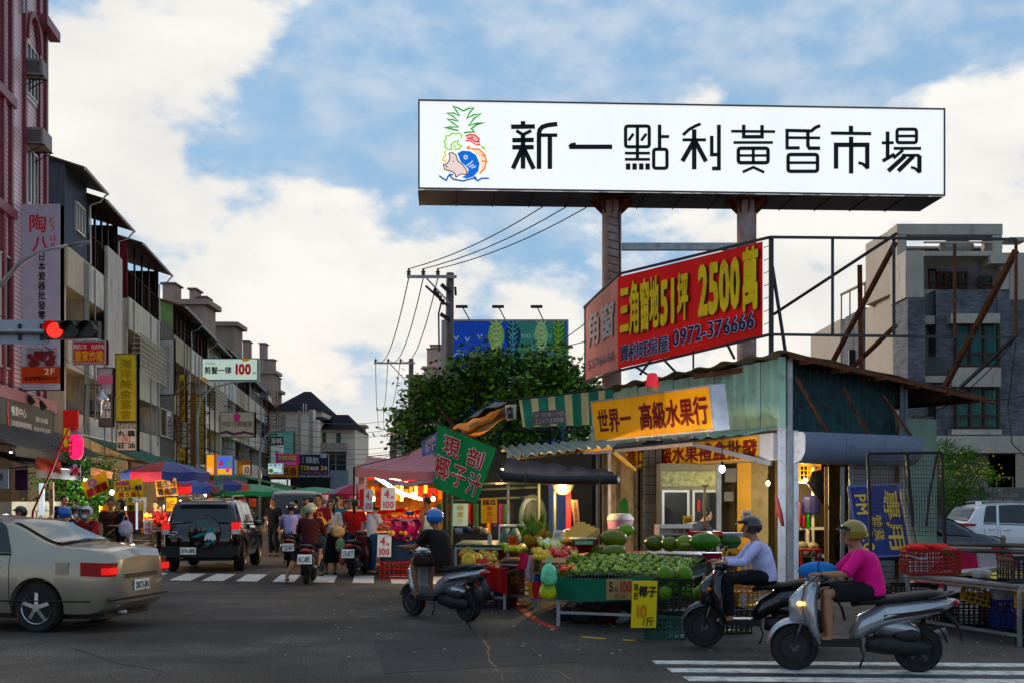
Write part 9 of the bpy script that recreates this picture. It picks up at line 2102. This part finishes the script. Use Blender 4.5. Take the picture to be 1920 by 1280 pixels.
# bags carried
def at_hand(label,loc,w,h,col,name='shopping_bag'):
 t = thing(name,label,'bag',tuple(loc)); p = Vector(loc); b = MB(); b.tube([p,p-Vector((0,0,h*.25)),p-Vector((0,0,h*.7)),p-Vector((0,0,h))],[(w*.2,w*.12),(w*.5,w*.25),(w*.55,w*.3),(w*.35,w*.2)],12); b.build('bag_body',M('bag_'+col,'#'+col,.5,var=.35,scale=8,bump=.6,bscale=12),t,True)
 b = MB(); b.tube([p+Vector((-w*.2,0,-.02)),p+Vector((-w*.12,0,.1)),p+Vector((w*.12,0,.1)),p+Vector((w*.2,0,-.02))],.01,5); b.build('handles',M('bag_'+col),t)
at_hand('bright yellow bag held by the man in the dark red shirt',at(600,968,26.6),.26,.3,'e09a10'); at_hand('cream handbag on the arm of the long haired woman',at(633,985,27.3),.3,.24,'c8a880','handbag'); at_hand('white and green shopping bag hanging lowest beside the black skirt',at(638,1008,27.3),.2,.3,'90a880'); at_hand('pink and orange bag hanging below the white and green one',at(642,1030,27.3),.14,.34,'b8605c')
# rider cluster behind the silver sedan
def rider(label,px,Y,rz,**k):
 x = X_(px,Y); scoot(k.pop('sl')+' scooter hidden low behind the silver sedan',(x,Y,0),R(rz),k.pop('paint',dkp)); return person(label,(x,Y,0),R(rz),RIDE,**k)
rider(sl='leftmost',label='rider in a black jacket and matt black helmet, leftmost behind the sedan',px=50,Y=24.5,rz=150,shirt='101216',pants='14161c',helmet=LY,h=1.66,sleeve=1.8)
rider(sl='second',label='rider in a pale shirt with a blue helmet moving behind the sedan',px=133,Y=22.5,rz=80,shirt='8a98a8',pants='2c3440',helmet=PT('2458a0',.3,coat=.5),h=1.66,sleeve=.8)
rider(sl='rightmost',label='rider in a red patterned top with white helmet and face mask behind the sedan',px=171,Y=24.5,rz=160,shirt='7a1620',pants='1c1c24',helmet=PT('b8b4c0',.25,coat=.5),mask=True,h=1.66,sleeve=1.7)
rider(sl='third',label='rider with a dark helmet and mask between the pale shirt and the red top',px=150,Y=27,rz=170,shirt='20303a',pants='1c1c24',helmet=PT('3c4450',.3,coat=.5),mask=True,h=1.64)
person('grey haired man in a brown and red shirt standing by the orange cloth',(X_(208,28),28,0),R(195),CARRY,1.68,'3a2014','4a4028',hair='short')
person('dark haired person in black with a white bag, back to the stall',(X_(227,27.5),27.5,0),R(120),CARRY,1.66,'0c0c10','101014',hair='bob',look=.4)
at_hand('crinkled white carrier bag held by the person in black at the left stall',at(236,975,27.1),.3,.34,'b0a8b8')
person('black clad person reaching up behind the riders at the left',(X_(113,31),31,0),R(250),REACH,1.8,'101018','14141c')
person('vendor in a dark apron behind the bright fruit left of the black car',(X_(305,35),35,0),R(190),LEAN,1.66,'40281c','1c1c20')
person('vendor in a maroon shirt at the back of the left fruit stall',(X_(292,36),36,0),R(170),STAND,1.62,'4a1820','1c1c20')
person('vendor bending over inside the dark fruit shop, seen from behind',(X_(1290,22.6),22.6,0),R(-70),LEAN,1.62,'2c2a2c','141418')
# chevron board and small things at the end of the crowd
t = thing('road_sign','black and yellow chevron road sign behind the crowd','sign',tuple(at(635,940,40))); f = sgn_perp(628,642,928,947,None,40); b = MB(); slab(b,f,th=.03); b.build('plate',INK,t)
b = MB(); b.face(*[f.p(u,v,.01) for u,v in ((.15,.1),(.5,.1),(.9,.5),(.5,.9),(.15,.9),(.55,.5))]); b.build('chevron',M('chevron_yellow',(.7,.45,.02),.5),t); b = MB(); q = f.p(.5,0); b.bar((q.x,q.y+.04,0),(q.x,q.y+.04,q.z),.05); b.build('post',steel(),t)
card('red and white sign cluster behind the walkers under the green canopy',600,618,924,938,56,PT('a02838',.6),[dict(s='特賣',m=WHT,b=(.1,.1,.9,.9),bold=.03)]); card('pink sign to the right of the green canopy',655,668,928,936,50,PT('b85878',.6))
card('white leaflet with blue drawing hanging left of the price boards',672,684,888,916,31,PT('9a9aa4',.6),[dict(s='鮮果',m=PT('505a70',.5),b=(.1,.3,.9,.8))])
cut_wells()
bake_bodies()
